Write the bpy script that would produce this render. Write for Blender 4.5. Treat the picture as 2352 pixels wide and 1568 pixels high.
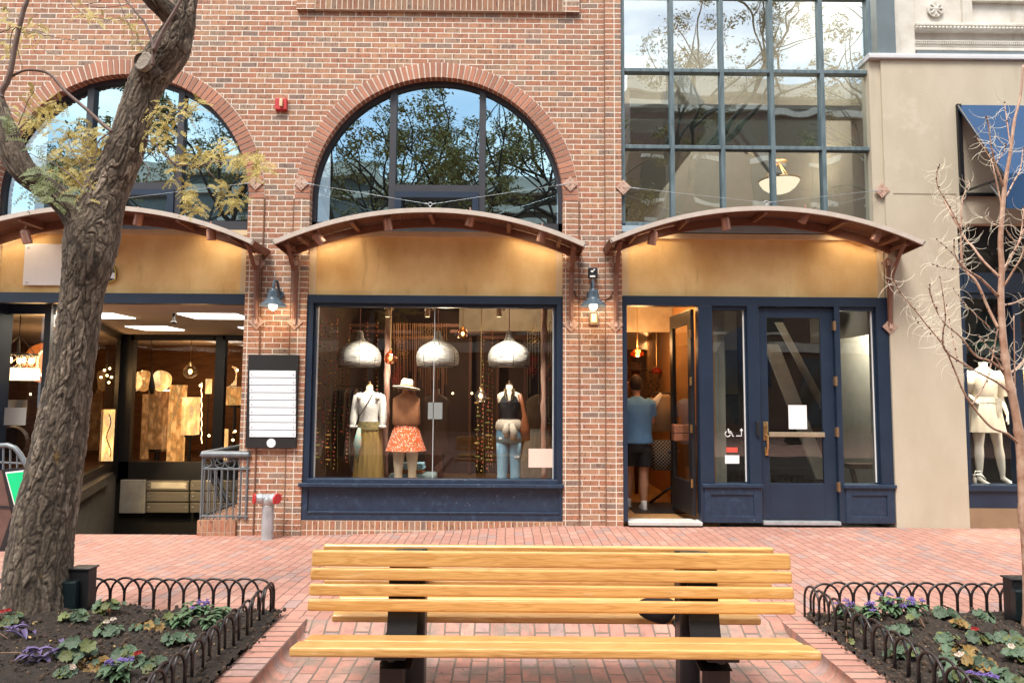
import bpy, bmesh, math, random
from mathutils import Vector, Matrix, noise
C = bpy.context.scene
for o in list(bpy.data.objects): bpy.data.objects.remove(o)
random.seed(7)
PI = math.pi
# ---------------------------------------------------------------- camera
CAM = Vector((0, -8.55, 1.54))
FPX = 1617.0                       # focal length in units of a 2352 px wide picture
cam_d = bpy.data.cameras.new("camera"); cam = bpy.data.objects.new("camera", cam_d); C.collection.objects.link(cam)
ROT = Matrix.Rotation(math.radians(-0.42), 3, 'Z') @ Matrix.Rotation(math.radians(90 + 4.44), 3, 'X') @ Matrix.Rotation(0.0065, 3, 'Z')
cam.matrix_world = Matrix.Translation(CAM) @ ROT.to_4x4()
cam_d.sensor_width = 36; cam_d.lens = 36 * FPX / 2352; cam_d.clip_end = 500; cam_d.clip_start = 0.05
C.camera = cam
# ---------------------------------------------------------------- world, sun, exposure
SUN_EL, SUN_AZ = 61, 205
w = bpy.data.worlds.new("World"); C.world = w; w.use_nodes = True
nt = w.node_tree; nt.nodes.clear()
out = nt.nodes.new('ShaderNodeOutputWorld'); bg = nt.nodes.new('ShaderNodeBackground')
sky = nt.nodes.new('ShaderNodeTexSky'); sky.sky_type = 'NISHITA'; sky.sun_disc = False
sky.sun_elevation = math.radians(SUN_EL); sky.sun_rotation = math.radians(SUN_AZ); sky.dust_density = 2.0
tc = nt.nodes.new('ShaderNodeTexCoord'); mp = nt.nodes.new('ShaderNodeMapping'); mp.inputs['Scale'].default_value = (1, 1, 2.6)
nz = nt.nodes.new('ShaderNodeTexNoise'); nz.inputs['Scale'].default_value = 2.3; nz.inputs['Detail'].default_value = 7; nz.inputs['Roughness'].default_value = .55
cr = nt.nodes.new('ShaderNodeValToRGB'); cr.color_ramp.elements[0].position = .28; cr.color_ramp.elements[1].position = .52
nz2 = nt.nodes.new('ShaderNodeTexNoise'); nz2.inputs['Scale'].default_value = 3.1; nz2.inputs['Detail'].default_value = 5
cc = nt.nodes.new('ShaderNodeValToRGB'); cc.color_ramp.elements[0].color = (4.6, 5.6, 6.6, 1); cc.color_ramp.elements[1].color = (10.5, 10.3, 10.0, 1)
cc.color_ramp.elements[0].position = .38; cc.color_ramp.elements[1].position = .62
mx = nt.nodes.new('ShaderNodeMix'); mx.data_type = 'RGBA'
L = nt.links.new
L(tc.outputs['Generated'], mp.inputs[0]); L(mp.outputs[0], nz.inputs[0]); L(mp.outputs[0], nz2.inputs[0]); L(nz.outputs[0], cr.inputs[0]); L(nz2.outputs[0], cc.inputs[0])
L(cr.outputs[0], mx.inputs[0]); L(sky.outputs[0], mx.inputs[6]); L(cc.outputs[0], mx.inputs[7]); L(mx.outputs[2], bg.inputs[0]); L(bg.outputs[0], out.inputs[0])
bg.inputs[1].default_value = 0.125
sd = bpy.data.lights.new("sun", 'SUN'); sd.energy = 2.6; sd.angle = math.radians(22); sd.color = (1, .95, .88)
sun = bpy.data.objects.new("sun", sd); C.collection.objects.link(sun)
_a, _e = math.radians(SUN_AZ), math.radians(SUN_EL)
_dir = Vector((math.sin(_a) * math.cos(_e), math.cos(_a) * math.cos(_e), math.sin(_e)))
sun.rotation_euler = _dir.to_track_quat('Z', 'Y').to_euler()
C.view_settings.view_transform = 'Standard'; C.view_settings.look = 'None'; C.view_settings.gamma = 1; C.view_settings.exposure = 1.1
C.render.engine = 'CYCLES'; cy = C.cycles
cy.max_bounces = 7; cy.diffuse_bounces = 3; cy.glossy_bounces = 3; cy.transparent_max_bounces = 12; cy.transmission_bounces = 2
cy.use_denoising = True; cy.sample_clamp_indirect = 4; cy.caustics_reflective = False; cy.caustics_refractive = False
# ---------------------------------------------------------------- picture point -> point on the plane y = Y
def W(px, py, Y=0.0):
    d = ROT @ Vector(((px - 1176) / FPX, -(py - 784) / FPX, -1))
    t = (Y - CAM.y) / d.y
    return CAM + d * t
def G(px, py, z=0.0):
    d = ROT @ Vector(((px - 1176) / FPX, -(py - 784) / FPX, -1))
    return CAM + d * ((z - CAM.z) / d.z)
def R(x0, y0, x1, y1, Y=0.0):
    a, b, c, d = W(x0, y0, Y), W(x1, y0, Y), W(x0, y1, Y), W(x1, y1, Y)
    return (a.x + c.x) / 2, (b.x + d.x) / 2, (c.z + d.z) / 2, (a.z + b.z) / 2
# ---------------------------------------------------------------- materials
def nn(nt, t, **k):
    n = nt.nodes.new(t)
    for a, v in k.items(): setattr(n, a, v)
    return n
def math_(nt, op, a, b=None, c=None):
    n = nt.nodes.new('ShaderNodeMath'); n.operation = op
    for i, v in enumerate((a, b, c)):
        if v is None: continue
        if isinstance(v, (int, float)): n.inputs[i].default_value = v
        else: nt.links.new(v, n.inputs[i])
    return n.outputs[0]
def newmat(name):
    m = bpy.data.materials.new(name); m.use_nodes = True; nt = m.node_tree
    return m, nt, nt.nodes['Principled BSDF']
def col4(c): return (c[0], c[1], c[2], 1)
def mix(nt, f, a, b, mode='MIX'):
    n = nt.nodes.new('ShaderNodeMix'); n.data_type = 'RGBA'; n.blend_type = mode
    for i, v in ((0, f), (6, a), (7, b)):
        if isinstance(v, (int, float)): n.inputs[i].default_value = v
        elif isinstance(v, tuple): n.inputs[i].default_value = col4(v)
        else: nt.links.new(v, n.inputs[i])
    return n.outputs[2]
def noise_n(nt, scale, detail=4, vec=None, rough=.55, sc=None):
    n = nt.nodes.new('ShaderNodeTexNoise'); n.inputs['Scale'].default_value = scale; n.inputs['Detail'].default_value = detail; n.inputs['Roughness'].default_value = rough
    if vec is None:
        vec = nt.nodes.new('ShaderNodeTexCoord').outputs['Object']
    if sc:
        m = nt.nodes.new('ShaderNodeMapping'); m.inputs['Scale'].default_value = sc; nt.links.new(vec, m.inputs[0]); vec = m.outputs[0]
    nt.links.new(vec, n.inputs[0]); return n.outputs[0]
def ramp(nt, f, stops):
    r = nt.nodes.new('ShaderNodeValToRGB'); e = r.color_ramp.elements
    while len(e) < len(stops): e.new(.5)
    for i, (p, c) in enumerate(stops):
        e[i].position = p; e[i].color = col4(c) if isinstance(c, tuple) else (c, c, c, 1)
    nt.links.new(f, r.inputs[0]); return r.outputs[0]
def bump(nt, bs, h, strength=.5, dist=.01):
    b = nt.nodes.new('ShaderNodeBump'); b.inputs['Strength'].default_value = strength; b.inputs['Distance'].default_value = dist
    nt.links.new(h, b.inputs['Height']); nt.links.new(b.outputs[0], bs.inputs['Normal'])
def mat(name, c, rough=.6, metal=0, var=.25, vs=6, sc=None, bmp=.15, bsc=60, c2=None, emit=None, es=0, spec=None, island=0):
    m, nt, bs = newmat(name)
    f = noise_n(nt, vs, 5, sc=sc)
    f = ramp(nt, f, [(.3, 0.0), (.7, 1.0)])
    c2 = c2 or tuple(x * (1 - var) for x in c)
    cc_ = mix(nt, f, c, c2)
    if island:
        g = nt.nodes.new('ShaderNodeNewGeometry').outputs['Random Per Island']
        cc_ = mix(nt, island, cc_, ramp(nt, g, [(0, tuple(x * .45 for x in c)), (1, tuple(min(1, x * 1.6) for x in c))]))
    nt.links.new(cc_, bs.inputs['Base Color'])
    bs.inputs['Roughness'].default_value = rough; bs.inputs['Metallic'].default_value = metal
    if spec is not None: bs.inputs['Specular IOR Level'].default_value = spec
    if bmp: bump(nt, bs, noise_n(nt, bsc, 4, sc=sc), bmp, .01)
    if emit:
        bs.inputs['Emission Color'].default_value = col4(emit); bs.inputs['Emission Strength'].default_value = es
    return m
def bricks(name, bw, bh, ax=('X', 'Z'), off=(0, 0), stagger=.5, t=.010, pal=None, mortar=(.62, .53, .43), fleck=.75, rough=.85, mvar=.3, wob=.0015, dirt=0, dirtcol=(.12, .09, .07), bstr=.6, streak=(22, 22, 7), rand_u=0):
    m, nt, bs = newmat(name)
    tc = nt.nodes.new('ShaderNodeTexCoord').outputs['Object']
    wn = nt.nodes.new('ShaderNodeTexNoise'); wn.inputs['Scale'].default_value = 9; nt.links.new(tc, wn.inputs[0])
    sp = nt.nodes.new('ShaderNodeSeparateXYZ'); nt.links.new(tc, sp.inputs[0])
    wv = math_(nt, 'MULTIPLY', math_(nt, 'SUBTRACT', wn.outputs[0], .5), wob * 6)
    u = math_(nt, 'ADD', sp.outputs[ax[0]], off[0]); v = math_(nt, 'ADD', math_(nt, 'ADD', sp.outputs[ax[1]], off[1]), wv)
    v = math_(nt, 'DIVIDE', v, bh); row = math_(nt, 'FLOOR', v)
    odd = math_(nt, 'MODULO', math_(nt, 'ADD', row, 1000), 2)
    u = math_(nt, 'ADD', math_(nt, 'DIVIDE', u, bw), math_(nt, 'MULTIPLY', odd, stagger))
    if rand_u:
        rr = nt.nodes.new('ShaderNodeTexWhiteNoise'); rr.noise_dimensions = '1D'; nt.links.new(row, rr.inputs['W'])
        u = math_(nt, 'ADD', u, math_(nt, 'MULTIPLY', rr.outputs[0], rand_u))
    colm = math_(nt, 'FLOOR', u)
    fu = math_(nt, 'MULTIPLY', math_(nt, 'FRACT', u), bw); fv = math_(nt, 'MULTIPLY', math_(nt, 'FRACT', v), bh)
    du = math_(nt, 'MINIMUM', fu, math_(nt, 'SUBTRACT', bw, fu)); dv = math_(nt, 'MINIMUM', fv, math_(nt, 'SUBTRACT', bh, fv))
    d = math_(nt, 'MINIMUM', du, dv)
    e = noise_n(nt, 90, 3, tc); d = math_(nt, 'ADD', d, math_(nt, 'MULTIPLY', math_(nt, 'SUBTRACT', e, .5), .004))
    mr = nt.nodes.new('ShaderNodeMapRange'); mr.interpolation_type = 'SMOOTHSTEP'
    mr.inputs[1].default_value = t / 2 - .001; mr.inputs[2].default_value = t / 2 + .002; nt.links.new(d, mr.inputs[0]); mask = mr.outputs[0]
    cx = nt.nodes.new('ShaderNodeCombineXYZ'); nt.links.new(row, cx.inputs[0]); nt.links.new(colm, cx.inputs[1])
    wh = nt.nodes.new('ShaderNodeTexWhiteNoise'); wh.noise_dimensions = '3D'; nt.links.new(cx.outputs[0], wh.inputs[0])
    base = ramp(nt, wh.outputs[0], pal)
    # inside each brick: mottling and dark flecks, shifted brick by brick
    sh = nt.nodes.new('ShaderNodeVectorMath'); sh.operation = 'MULTIPLY_ADD'; nt.links.new(wh.outputs[1], sh.inputs[0]); sh.inputs[1].default_value = (3, 3, 3); nt.links.new(tc, sh.inputs[2])
    mo = noise_n(nt, 1, 4, sh.outputs[0], .6, sc=streak)
    base = mix(nt, mvar, base, ramp(nt, mo, [(.3, (.30, .26, .24)), (.5, (.5, .5, .5)), (.72, (.85, .68, .55))]), 'OVERLAY')
    if fleck:
        fl = noise_n(nt, 1, 3, sh.outputs[0], .5, sc=(streak[0] * 2.6, streak[1] * 2.6, streak[2] * 2.6))
        base = mix(nt, math_(nt, 'MULTIPLY', ramp(nt, fl, [(.57, 0.0), (.65, 1.0)]), fleck), base, (.09, .055, .045))
    big = noise_n(nt, .8, 5, tc)
    base = mix(nt, .22, base, ramp(nt, big, [(.3, (.35, .35, .35)), (.7, (.65, .65, .65))]), 'OVERLAY')
    mo2 = mix(nt, noise_n(nt, 4, 5, tc), mortar, tuple(x * .68 for x in mortar))
    c = mix(nt, mask, mo2, base)
    if dirt:
        df = noise_n(nt, 4.2, 6, tc, .68)
        c = mix(nt, math_(nt, 'MULTIPLY', ramp(nt, df, [(.47, 0.0), (.60, 1.0)]), dirt), c, dirtcol)
    nt.links.new(c, bs.inputs['Base Color']); bs.inputs['Roughness'].default_value = rough
    h = math_(nt, 'ADD', math_(nt, 'MULTIPLY', mask, .7), math_(nt, 'MULTIPLY', noise_n(nt, 130, 4, tc), .3))
    bump(nt, bs, h, bstr, .006)
    return m
def glass(name, fac, tint=(1, 1, 1), rough=0.0, refl=(1, 1, 1), wavy=0):
    m = bpy.data.materials.new(name); m.use_nodes = True; nt = m.node_tree; nt.nodes.clear()
    o = nt.nodes.new('ShaderNodeOutputMaterial'); mxs = nt.nodes.new('ShaderNodeMixShader')
    tr = nt.nodes.new('ShaderNodeBsdfTransparent'); tr.inputs[0].default_value = col4(tint)
    gl = nt.nodes.new('ShaderNodeBsdfGlossy'); gl.inputs[0].default_value = col4(refl); gl.inputs['Roughness'].default_value = rough
    lw = nt.nodes.new('ShaderNodeLayerWeight'); lw.inputs[0].default_value = .35
    f = math_(nt, 'ADD', math_(nt, 'MULTIPLY', lw.outputs[0], (1 - fac) * .35), fac)
    nt.links.new(f, mxs.inputs[0]); nt.links.new(tr.outputs[0], mxs.inputs[1]); nt.links.new(gl.outputs[0], mxs.inputs[2]); nt.links.new(mxs.outputs[0], o.inputs[0])
    if wavy:
        b = nt.nodes.new('ShaderNodeBump'); b.inputs['Strength'].default_value = wavy; b.inputs['Distance'].default_value = .05
        nt.links.new(noise_n(nt, 1.6, 1), b.inputs['Height']); nt.links.new(b.outputs[0], gl.inputs['Normal'])
    return m
def emis(name, c, s):
    m = bpy.data.materials.new(name); m.use_nodes = True; nt = m.node_tree; nt.nodes.clear()
    o = nt.nodes.new('ShaderNodeOutputMaterial'); e = nt.nodes.new('ShaderNodeEmission'); e.inputs[0].default_value = col4(c); e.inputs[1].default_value = s
    nt.links.new(e.outputs[0], o.inputs[0]); return m
PAL = [(0, (.36, .155, .09)), (.2, (.30, .15, .088)), (.38, (.40, .20, .112)), (.55, (.34, .205, .128)), (.7, (.34, .14, .08)), (.84, (.29, .20, .142)), (.94, (.20, .135, .105)), (1, (.46, .27, .15))]
PALP = [(0, (.37, .185, .14)), (.3, (.42, .215, .165)), (.55, (.35, .165, .125)), (.8, (.42, .24, .19)), (.93, (.29, .195, .18)), (1, (.34, .20, .165))]
M = {}
M['brick'] = bricks('wall brick', .2033, .0677, pal=PAL, mortar=(.76, .67, .56))
M['quoin'] = bricks('corner brick', .2033, .0677, stagger=0, pal=PAL, mortar=(.76, .67, .56), off=(.1, 0), t=.010)
M['soldier'] = bricks('upright brick', .0677, .25, stagger=0, pal=PAL, mortar=(.76, .67, .56), streak=(22, 22, 10))
M['pave'] = bricks('clay paver', .203, .1015, ax=('Y', 'X'), t=.008, pal=PALP, mortar=(.14, .075, .055), dirt=.22, dirtcol=(.27, .15, .115), fleck=.12, mvar=.22, rough=.8, streak=(7, 7, 7), wob=.004, bstr=.35, rand_u=.3)
M['pave_old'] = bricks('worn clay paver', .203, .1015, ax=('Y', 'X'), t=.0105, pal=PALP, mortar=(.17, .13, .10), fleck=.25, mvar=.35, rough=.85, streak=(9, 9, 9), dirt=.8, dirtcol=(.21, .165, .13), wob=.0016, bstr=.7)
M['kerb'] = bricks('kerb brick', .24, .093, ax=('X', 'Y'), stagger=0, t=.013, pal=PALP, mortar=(.13, .08, .06), fleck=.15, mvar=.3, streak=(8, 8, 8), off=(.16, 0), bstr=.8)
M['kerb_r'] = bricks('kerb brick right', .24, .093, ax=('X', 'Y'), stagger=0, t=.013, pal=PALP, mortar=(.13, .08, .06), fleck=.15, mvar=.3, streak=(8, 8, 8), off=(-.44, 0), bstr=.8)
M['kerbface'] = bricks('kerb face brick', .2, .093, ax=('Z', 'Y'), stagger=0, t=.009, pal=PALP, mortar=(.30, .22, .17), fleck=.3, mvar=.35, streak=(9, 9, 9), off=(.12, 0), dirt=.3)
M['stucco'] = mat('ochre stucco', (.82, .585, .27), .9, vs=1.7, sc=(1.3, 1, .9), bmp=.45, bsc=90, c2=(.62, .36, .125))
M['cream'] = mat('cream stucco', (.70, .54, .33), .9, var=.2, vs=3, bmp=.2)
M['beige'] = mat('beige render', (.49, .43, .33), .92, vs=1.6, sc=(1.4, 1, .7), c2=(.42, .36, .265), bmp=.25, bsc=50)
M['stone'] = mat('pale stone', (.64, .61, .55), .9, vs=4, c2=(.50, .46, .39), bmp=.3)
M['navy'] = mat('navy paint', (.011, .021, .042), .38, vs=3, c2=(.016, .030, .056), bmp=.08, bsc=25)
M['navy_worn'] = mat('worn navy paint', (.012, .023, .048), .42, vs=14, c2=(.019, .040, .075), bmp=.15, bsc=40)
M['mullion'] = mat('grey green frame paint', (.055, .088, .10), .5, vs=20, c2=(.13, .18, .20), sc=(1, 1, .2), bmp=.1)
M['bronze'] = mat('dark bronze frame', (.035, .036, .045), .45, vs=5, bmp=.03)
M['slate'] = mat('slate grey panel', (.13, .165, .18), .6, vs=3)
M['canopy'] = mat('tan fascia metal', (.52, .45, .385), .5, vs=9, c2=(.44, .37, .31), bmp=.05)
M['rust'] = mat('brown painted steel', (.20, .085, .05), .55, vs=8, c2=(.15, .06, .035), bmp=.1)
M['rustdark'] = mat('brown corrugated sheet', (.17, .075, .045), .6, vs=5, c2=(.12, .05, .03), bmp=.1)
M['plate'] = mat('faded brown plate', (.52, .36, .28), .6, vs=20, c2=(.40, .24, .17))
M['black'] = mat('black metal', (.012, .012, .014), .45, vs=20, bmp=.1)
M['blackrust'] = mat('black iron with rust', (.012, .012, .014), .35, vs=26, c2=(.030, .016, .012), bmp=.2)
M['steel'] = mat('galvanised steel', (.50, .52, .54), .38, .45, vs=12, c2=(.36, .39, .41), bmp=.05)
M['greyrail'] = mat('grey painted rail', (.12, .135, .15), .4, .2, vs=12, c2=(.17, .19, .20))
M['white'] = mat('white paint', (.80, .80, .78), .6, vs=4, var=.05, bmp=.02)
M['offwhite'] = mat('sign face white', (.72, .76, .80), .5, vs=4, var=.04, bmp=.0)
M['brass'] = mat('brass', (.62, .40, .17), .3, .9, vs=20, c2=(.45, .28, .12), bmp=.05)
M['red'] = mat('red paint', (.50, .028, .028), .45, vs=9, var=.2)
M['lampgrey'] = mat('blue grey enamel', (.055, .085, .115), .35, vs=6, var=.2, bmp=.02)
M['bulb'] = emis('warm bulb', (1, .86, .62), 7)
M['soil'] = mat('dark soil', (.040, .025, .016), .95, vs=45, c2=(.007, .005, .0035), bmp=1.0, bsc=90)
M['g_shop'] = glass('shop glass', .06, (.93, .95, .94), wavy=.02)
M['g_arch'] = glass('coated arch glass', .52, (.30, .36, .40), refl=(.62, .90, 1.0), wavy=.05)
M['g_wall'] = glass('stair glass', .44, (.66, .72, .72), refl=(.80, .92, .97), wavy=.06)
M['g_door'] = glass('door glass', .07, (.9, .92, .9), wavy=.03)
M['skin'] = mat('skin', (.52, .27, .17), .55, vs=10, var=.12, bmp=.03)
M['manq'] = mat('cream mannequin', (.80, .68, .52), .45, vs=4, var=.08, bmp=0)
M['manq2'] = mat('white mannequin', (.82, .76, .66), .45, vs=4, var=.06, bmp=0)
def speck(key, scale, thr, colr, amt=.8, sc=None, soft=.04):
    nt = M[key].node_tree; bs = nt.nodes['Principled BSDF']; src = bs.inputs['Base Color'].links[0].from_socket
    f = math_(nt, 'MULTIPLY', ramp(nt, noise_n(nt, scale, 6, rough=.65, sc=sc), [(thr, 0.0), (thr + soft, 1.0)]), amt)
    nt.links.new(mix(nt, f, src, colr), bs.inputs['Base Color'])
speck('navy_worn', 26, .66, (.30, .32, .34), .8); speck('navy', 34, .71, (.22, .24, .28), .5); speck('navy_worn', 7, .60, (.035, .06, .10), .6)
speck('stucco', 1, .60, (.30, .16, .06), .45, (7, 1, 1.1), .14); speck('stucco', 60, .73, (.12, .07, .04), .7); speck('stucco', 2.2, .60, (.48, .25, .08), .5, None, .15)
speck('beige', 1, .58, (.34, .29, .21), .45, (6, 1, .8), .16); speck('beige', 22, .735, (.22, .17, .12), .6); speck('beige', 1.1, .60, (.56, .50, .41), .5, None, .08)
speck('canopy', 30, .68, (.80, .78, .74), .8)
speck('stone', 1, .56, (.33, .28, .21), .5, (5, 1, .9), .15)
def wood(name, c1, c2, axis=0, rough=.4, sc=1.0, spec=.4):
    m, nt, bs = newmat(name)
    s = [14 * sc, 14 * sc, 14 * sc]; s[axis] = .9 * sc
    tc = nt.nodes.new('ShaderNodeTexCoord').outputs['Object']
    geo = nt.nodes.new('ShaderNodeNewGeometry'); oi = nt.nodes.new('ShaderNodeObjectInfo')
    a = nt.nodes.new('ShaderNodeVectorMath'); a.operation = 'ADD'; nt.links.new(tc, a.inputs[0])
    k = nt.nodes.new('ShaderNodeCombineXYZ'); r1 = math_(nt, 'MULTIPLY', oi.outputs['Random'], 9)
    for i in range(3): nt.links.new(r1, k.inputs[i])
    nt.links.new(k.outputs[0], a.inputs[1])
    n1 = noise_n(nt, 1, 3, a.outputs[0], .5, sc=tuple(s))
    rings = math_(nt, 'FRACT', math_(nt, 'MULTIPLY', n1, 9))
    rings = math_(nt, 'ABSOLUTE', math_(nt, 'SUBTRACT', rings, .5))
    s2 = [x * 14 for x in s]; s2[axis] = 5 * sc
    n2 = noise_n(nt, 1, 3, a.outputs[0], .6, sc=tuple(s2))
    f = math_(nt, 'ADD', math_(nt, 'MULTIPLY', rings, .9), math_(nt, 'MULTIPLY', n2, .6))
    c = ramp(nt, f, [(.22, c2), (.62, c1)])
    c = mix(nt, .2, c, ramp(nt, noise_n(nt, 1, 3, a.outputs[0], .5, sc=(2, 2, 2)), [(.35, (.35, .35, .35)), (.65, (.65, .65, .65))]), 'OVERLAY')
    nt.links.new(c, bs.inputs['Base Color']); bs.inputs['Roughness'].default_value = rough
    bs.inputs['Specular IOR Level'].default_value = spec
    bump(nt, bs, n2, .15, .003)
    return m
M['oak'] = wood('varnished oak', (.68, .375, .125), (.50, .235, .06), sc=1.7, rough=.3, spec=.65)
speck('oak', 1, .60, (.90, .68, .40), .45, (3, 26, 26), .12); speck('oak', 1, .66, (.26, .12, .04), .5, (5, 40, 40), .08); speck('oak', 3, .64, (.35, .18, .06), .4, None, .12)
M['oakfloor'] = wood('pale wood floor', (.42, .24, .10), (.30, .15, .06), 1)
M['darkwood'] = wood('dark wood', (.10, .05, .025), (.05, .025, .012), 2)
# ---------------------------------------------------------------- mesh building
COL = C.collection
class MB:
    def __init__(s): s.v = []; s.f = []; s.m = []; s.mi = 0
    def add(s, vs, fs):
        n = len(s.v); s.v += [tuple(v) for v in vs]; s.f += [tuple(i + n for i in f) for f in fs]; s.m += [s.mi] * len(fs); return s
    def box(s, x0, x1, y0, y1, z0, z1, mtx=None):
        vs = [Vector((x, y, z)) for x in (x0, x1) for y in (y0, y1) for z in (z0, z1)]
        if mtx: vs = [mtx @ v for v in vs]
        return s.add(vs, [(0, 1, 3, 2), (4, 6, 7, 5), (0, 4, 5, 1), (2, 3, 7, 6), (0, 2, 6, 4), (1, 5, 7, 3)])
    def cbox(s, x0, x1, y0, y1, z0, z1, b=.004, mtx=None, seg=2):
        bm = bmesh.new(); bmesh.ops.create_cube(bm, size=1)
        for v in bm.verts: v.co = Vector(((x0 + x1) / 2 + v.co.x * (x1 - x0), (y0 + y1) / 2 + v.co.y * (y1 - y0), (z0 + z1) / 2 + v.co.z * (z1 - z0)))
        bmesh.ops.bevel(bm, geom=list(bm.edges), offset=b, segments=seg, affect='EDGES', profile=.5)
        return s.bm(bm, mtx)
    def bm(s, bm, mtx=None):
        bm.verts.index_update(); vs = [(mtx @ v.co) if mtx else v.co.copy() for v in bm.verts]
        fs = [[v.index for v in f.verts] for f in bm.faces]; bm.free(); return s.add(vs, fs)
    def quad(s, a, b, c, d): return s.add([a, b, c, d], [(0, 1, 2, 3)])
    def prism(s, poly, y0, y1):          # poly in x,z extruded along y
        n = len(poly); vs = [(x, y0, z) for x, z in poly] + [(x, y1, z) for x, z in poly]
        fs = [tuple(range(n)), tuple(range(2 * n - 1, n - 1, -1))] + [(i, i + n, (i + 1) % n + n, (i + 1) % n) for i in range(n)]
        return s.add(vs, fs)
    def tube(s, pts, r, n=8, cap=True, flat=1.0):
        pts = [Vector(p) for p in pts]; rs = r if isinstance(r, (list, tuple)) else [r] * len(pts)
        vs = []; t0 = (pts[1] - pts[0]).normalized(); up = Vector((0, 0, 1)) if abs(t0.z) < .9 else Vector((1, 0, 0))
        nrm = (up - t0 * up.dot(t0)).normalized()
        for i, p in enumerate(pts):
            t = (pts[min(i + 1, len(pts) - 1)] - pts[max(i - 1, 0)]).normalized()
            nrm = (nrm - t * nrm.dot(t)); nrm = nrm.normalized() if nrm.length > 1e-6 else Vector((1, 0, 0))
            bn = t.cross(nrm)
            for k in range(n):
                a = 2 * PI * k / n; vs.append(p + (nrm * math.cos(a) + bn * math.sin(a) * flat) * rs[i])
        fs = [(i * n + k, i * n + (k + 1) % n, (i + 1) * n + (k + 1) % n, (i + 1) * n + k) for i in range(len(pts) - 1) for k in range(n)]
        if cap: fs += [tuple(range(n - 1, -1, -1)), tuple(range((len(pts) - 1) * n, len(pts) * n))]
        return s.add(vs, fs)
    def lathe(s, prof, c=(0, 0, 0), n=24, mtx=None, wob=None):     # prof: (r, z)
        vs = []
        for j, (r, z) in enumerate(prof):
            for k in range(n):
                a = 2 * PI * k / n; rr = r * (wob(a, z) if wob else 1)
                v = Vector((rr * math.cos(a), rr * math.sin(a), z)); v = (mtx @ v) if mtx else v; vs.append(v + Vector(c))
        fs = [(i * n + k, i * n + (k + 1) % n, (i + 1) * n + (k + 1) % n, (i + 1) * n + k) for i in range(len(prof) - 1) for k in range(n)]
        if prof[0][0] > 1e-5: fs.append(tuple(range(n - 1, -1, -1)))
        if prof[-1][0] > 1e-5: fs.append(tuple(range((len(prof) - 1) * n, len(prof) * n)))
        return s.add(vs, fs)
    def loft(s, rings, n=16, cap=True, ruf=None):    # rings: (x, y, z, rx, ry)
        vs = []
        for j, (x, y, z, rx, ry) in enumerate(rings):
            for k in range(n):
                a = 2 * PI * k / n; q = ruf(a, j, z) if ruf else 1
                vs.append((x + rx * math.cos(a) * q, y + ry * math.sin(a) * q, z))
        fs = [(i * n + k, i * n + (k + 1) % n, (i + 1) * n + (k + 1) % n, (i + 1) * n + k) for i in range(len(rings) - 1) for k in range(n)]
        if cap: fs += [tuple(range(n - 1, -1, -1)), tuple(range((len(rings) - 1) * n, len(rings) * n))]
        return s.add(vs, fs)
    def ball(s, c, r, n=12, sz=1.0, sy=1.0):
        prof = [(max(1e-6, math.sin(PI * i / 8)) * r, -math.cos(PI * i / 8) * r * sz) for i in range(9)]
        return s.lathe(prof, c, n, mtx=Matrix.Diagonal((1, sy, 1)) if sy != 1 else None)
    def torus(s, c, R_, r, axis='Y', n=24, m=6):
        pts = []
        for k in range(n + 1):
            a = 2 * PI * k / n; ca, sa = R_ * math.cos(a), R_ * math.sin(a)
            pts.append(Vector(c) + (Vector((ca, 0, sa)) if axis == 'Y' else Vector((ca, sa, 0)) if axis == 'Z' else Vector((0, ca, sa))))
        return s.tube(pts, r, m, cap=False)
    def build(s, name, mt, parent=None, smooth=False, **props):
        me = bpy.data.meshes.new(name); me.from_pydata(s.v, [], s.f)
        ms = mt if isinstance(mt, (list, tuple)) else [mt]
        for q in ms: me.materials.append(M[q] if isinstance(q, str) else q)
        if len(ms) > 1: me.polygons.foreach_set('material_index', s.m)
        if smooth: me.polygons.foreach_set('use_smooth', [True] * len(me.polygons))
        me.validate(); me.update()
        if smooth == 'auto':
            try: me.set_sharp_from_angle(angle=math.radians(40))
            except Exception: pass
        o = bpy.data.objects.new(name, me); COL.objects.link(o)
        if parent:
            o.parent = parent
            o.matrix_parent_inverse = Matrix.Translation(-parent.location) if parent.type == 'EMPTY' else Matrix()
        for k, v in props.items(): o[k] = v
        return o
def thing(name, label, cat, loc=(0, 0, 0), group=None):
    o = bpy.data.objects.new(name, None); COL.objects.link(o); o.location = Vector(loc); o['label'] = label; o['category'] = cat
    o.empty_display_size = .1
    if group: o['group'] = group
    return o
def tag(o, label, cat, group=None):
    o['label'] = label; o['category'] = cat
    if group: o['group'] = group
    return o
KIDS = {}
def dup(root, loc, rotz=0, scale=1, label=None):
    def cp(o, par):
        c = o.copy(); COL.objects.link(c); c.parent = par
        for ch in o.children: cp(ch, c)
        return c
    r = cp(root, None); r.location = Vector(loc); r.rotation_euler = (0, 0, rotz)
    if scale != 1: r.scale = (scale,) * 3
    if label: r['label'] = label
    return r
def light(name, kind, loc, energy, color=(1, .75, .45), size=.1, rot=None, spot=None, parent=None):
    d = bpy.data.lights.new(name, kind); d.energy = energy; d.color = color
    if kind == 'POINT': d.shadow_soft_size = size
    if kind == 'AREA': d.size = size
    if kind == 'SPOT': d.spot_size = spot or 1.2; d.shadow_soft_size = size; d.spot_blend = .8
    o = bpy.data.objects.new(name, d); COL.objects.link(o); o.location = loc
    if rot: o.rotation_euler = rot
    return o
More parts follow.
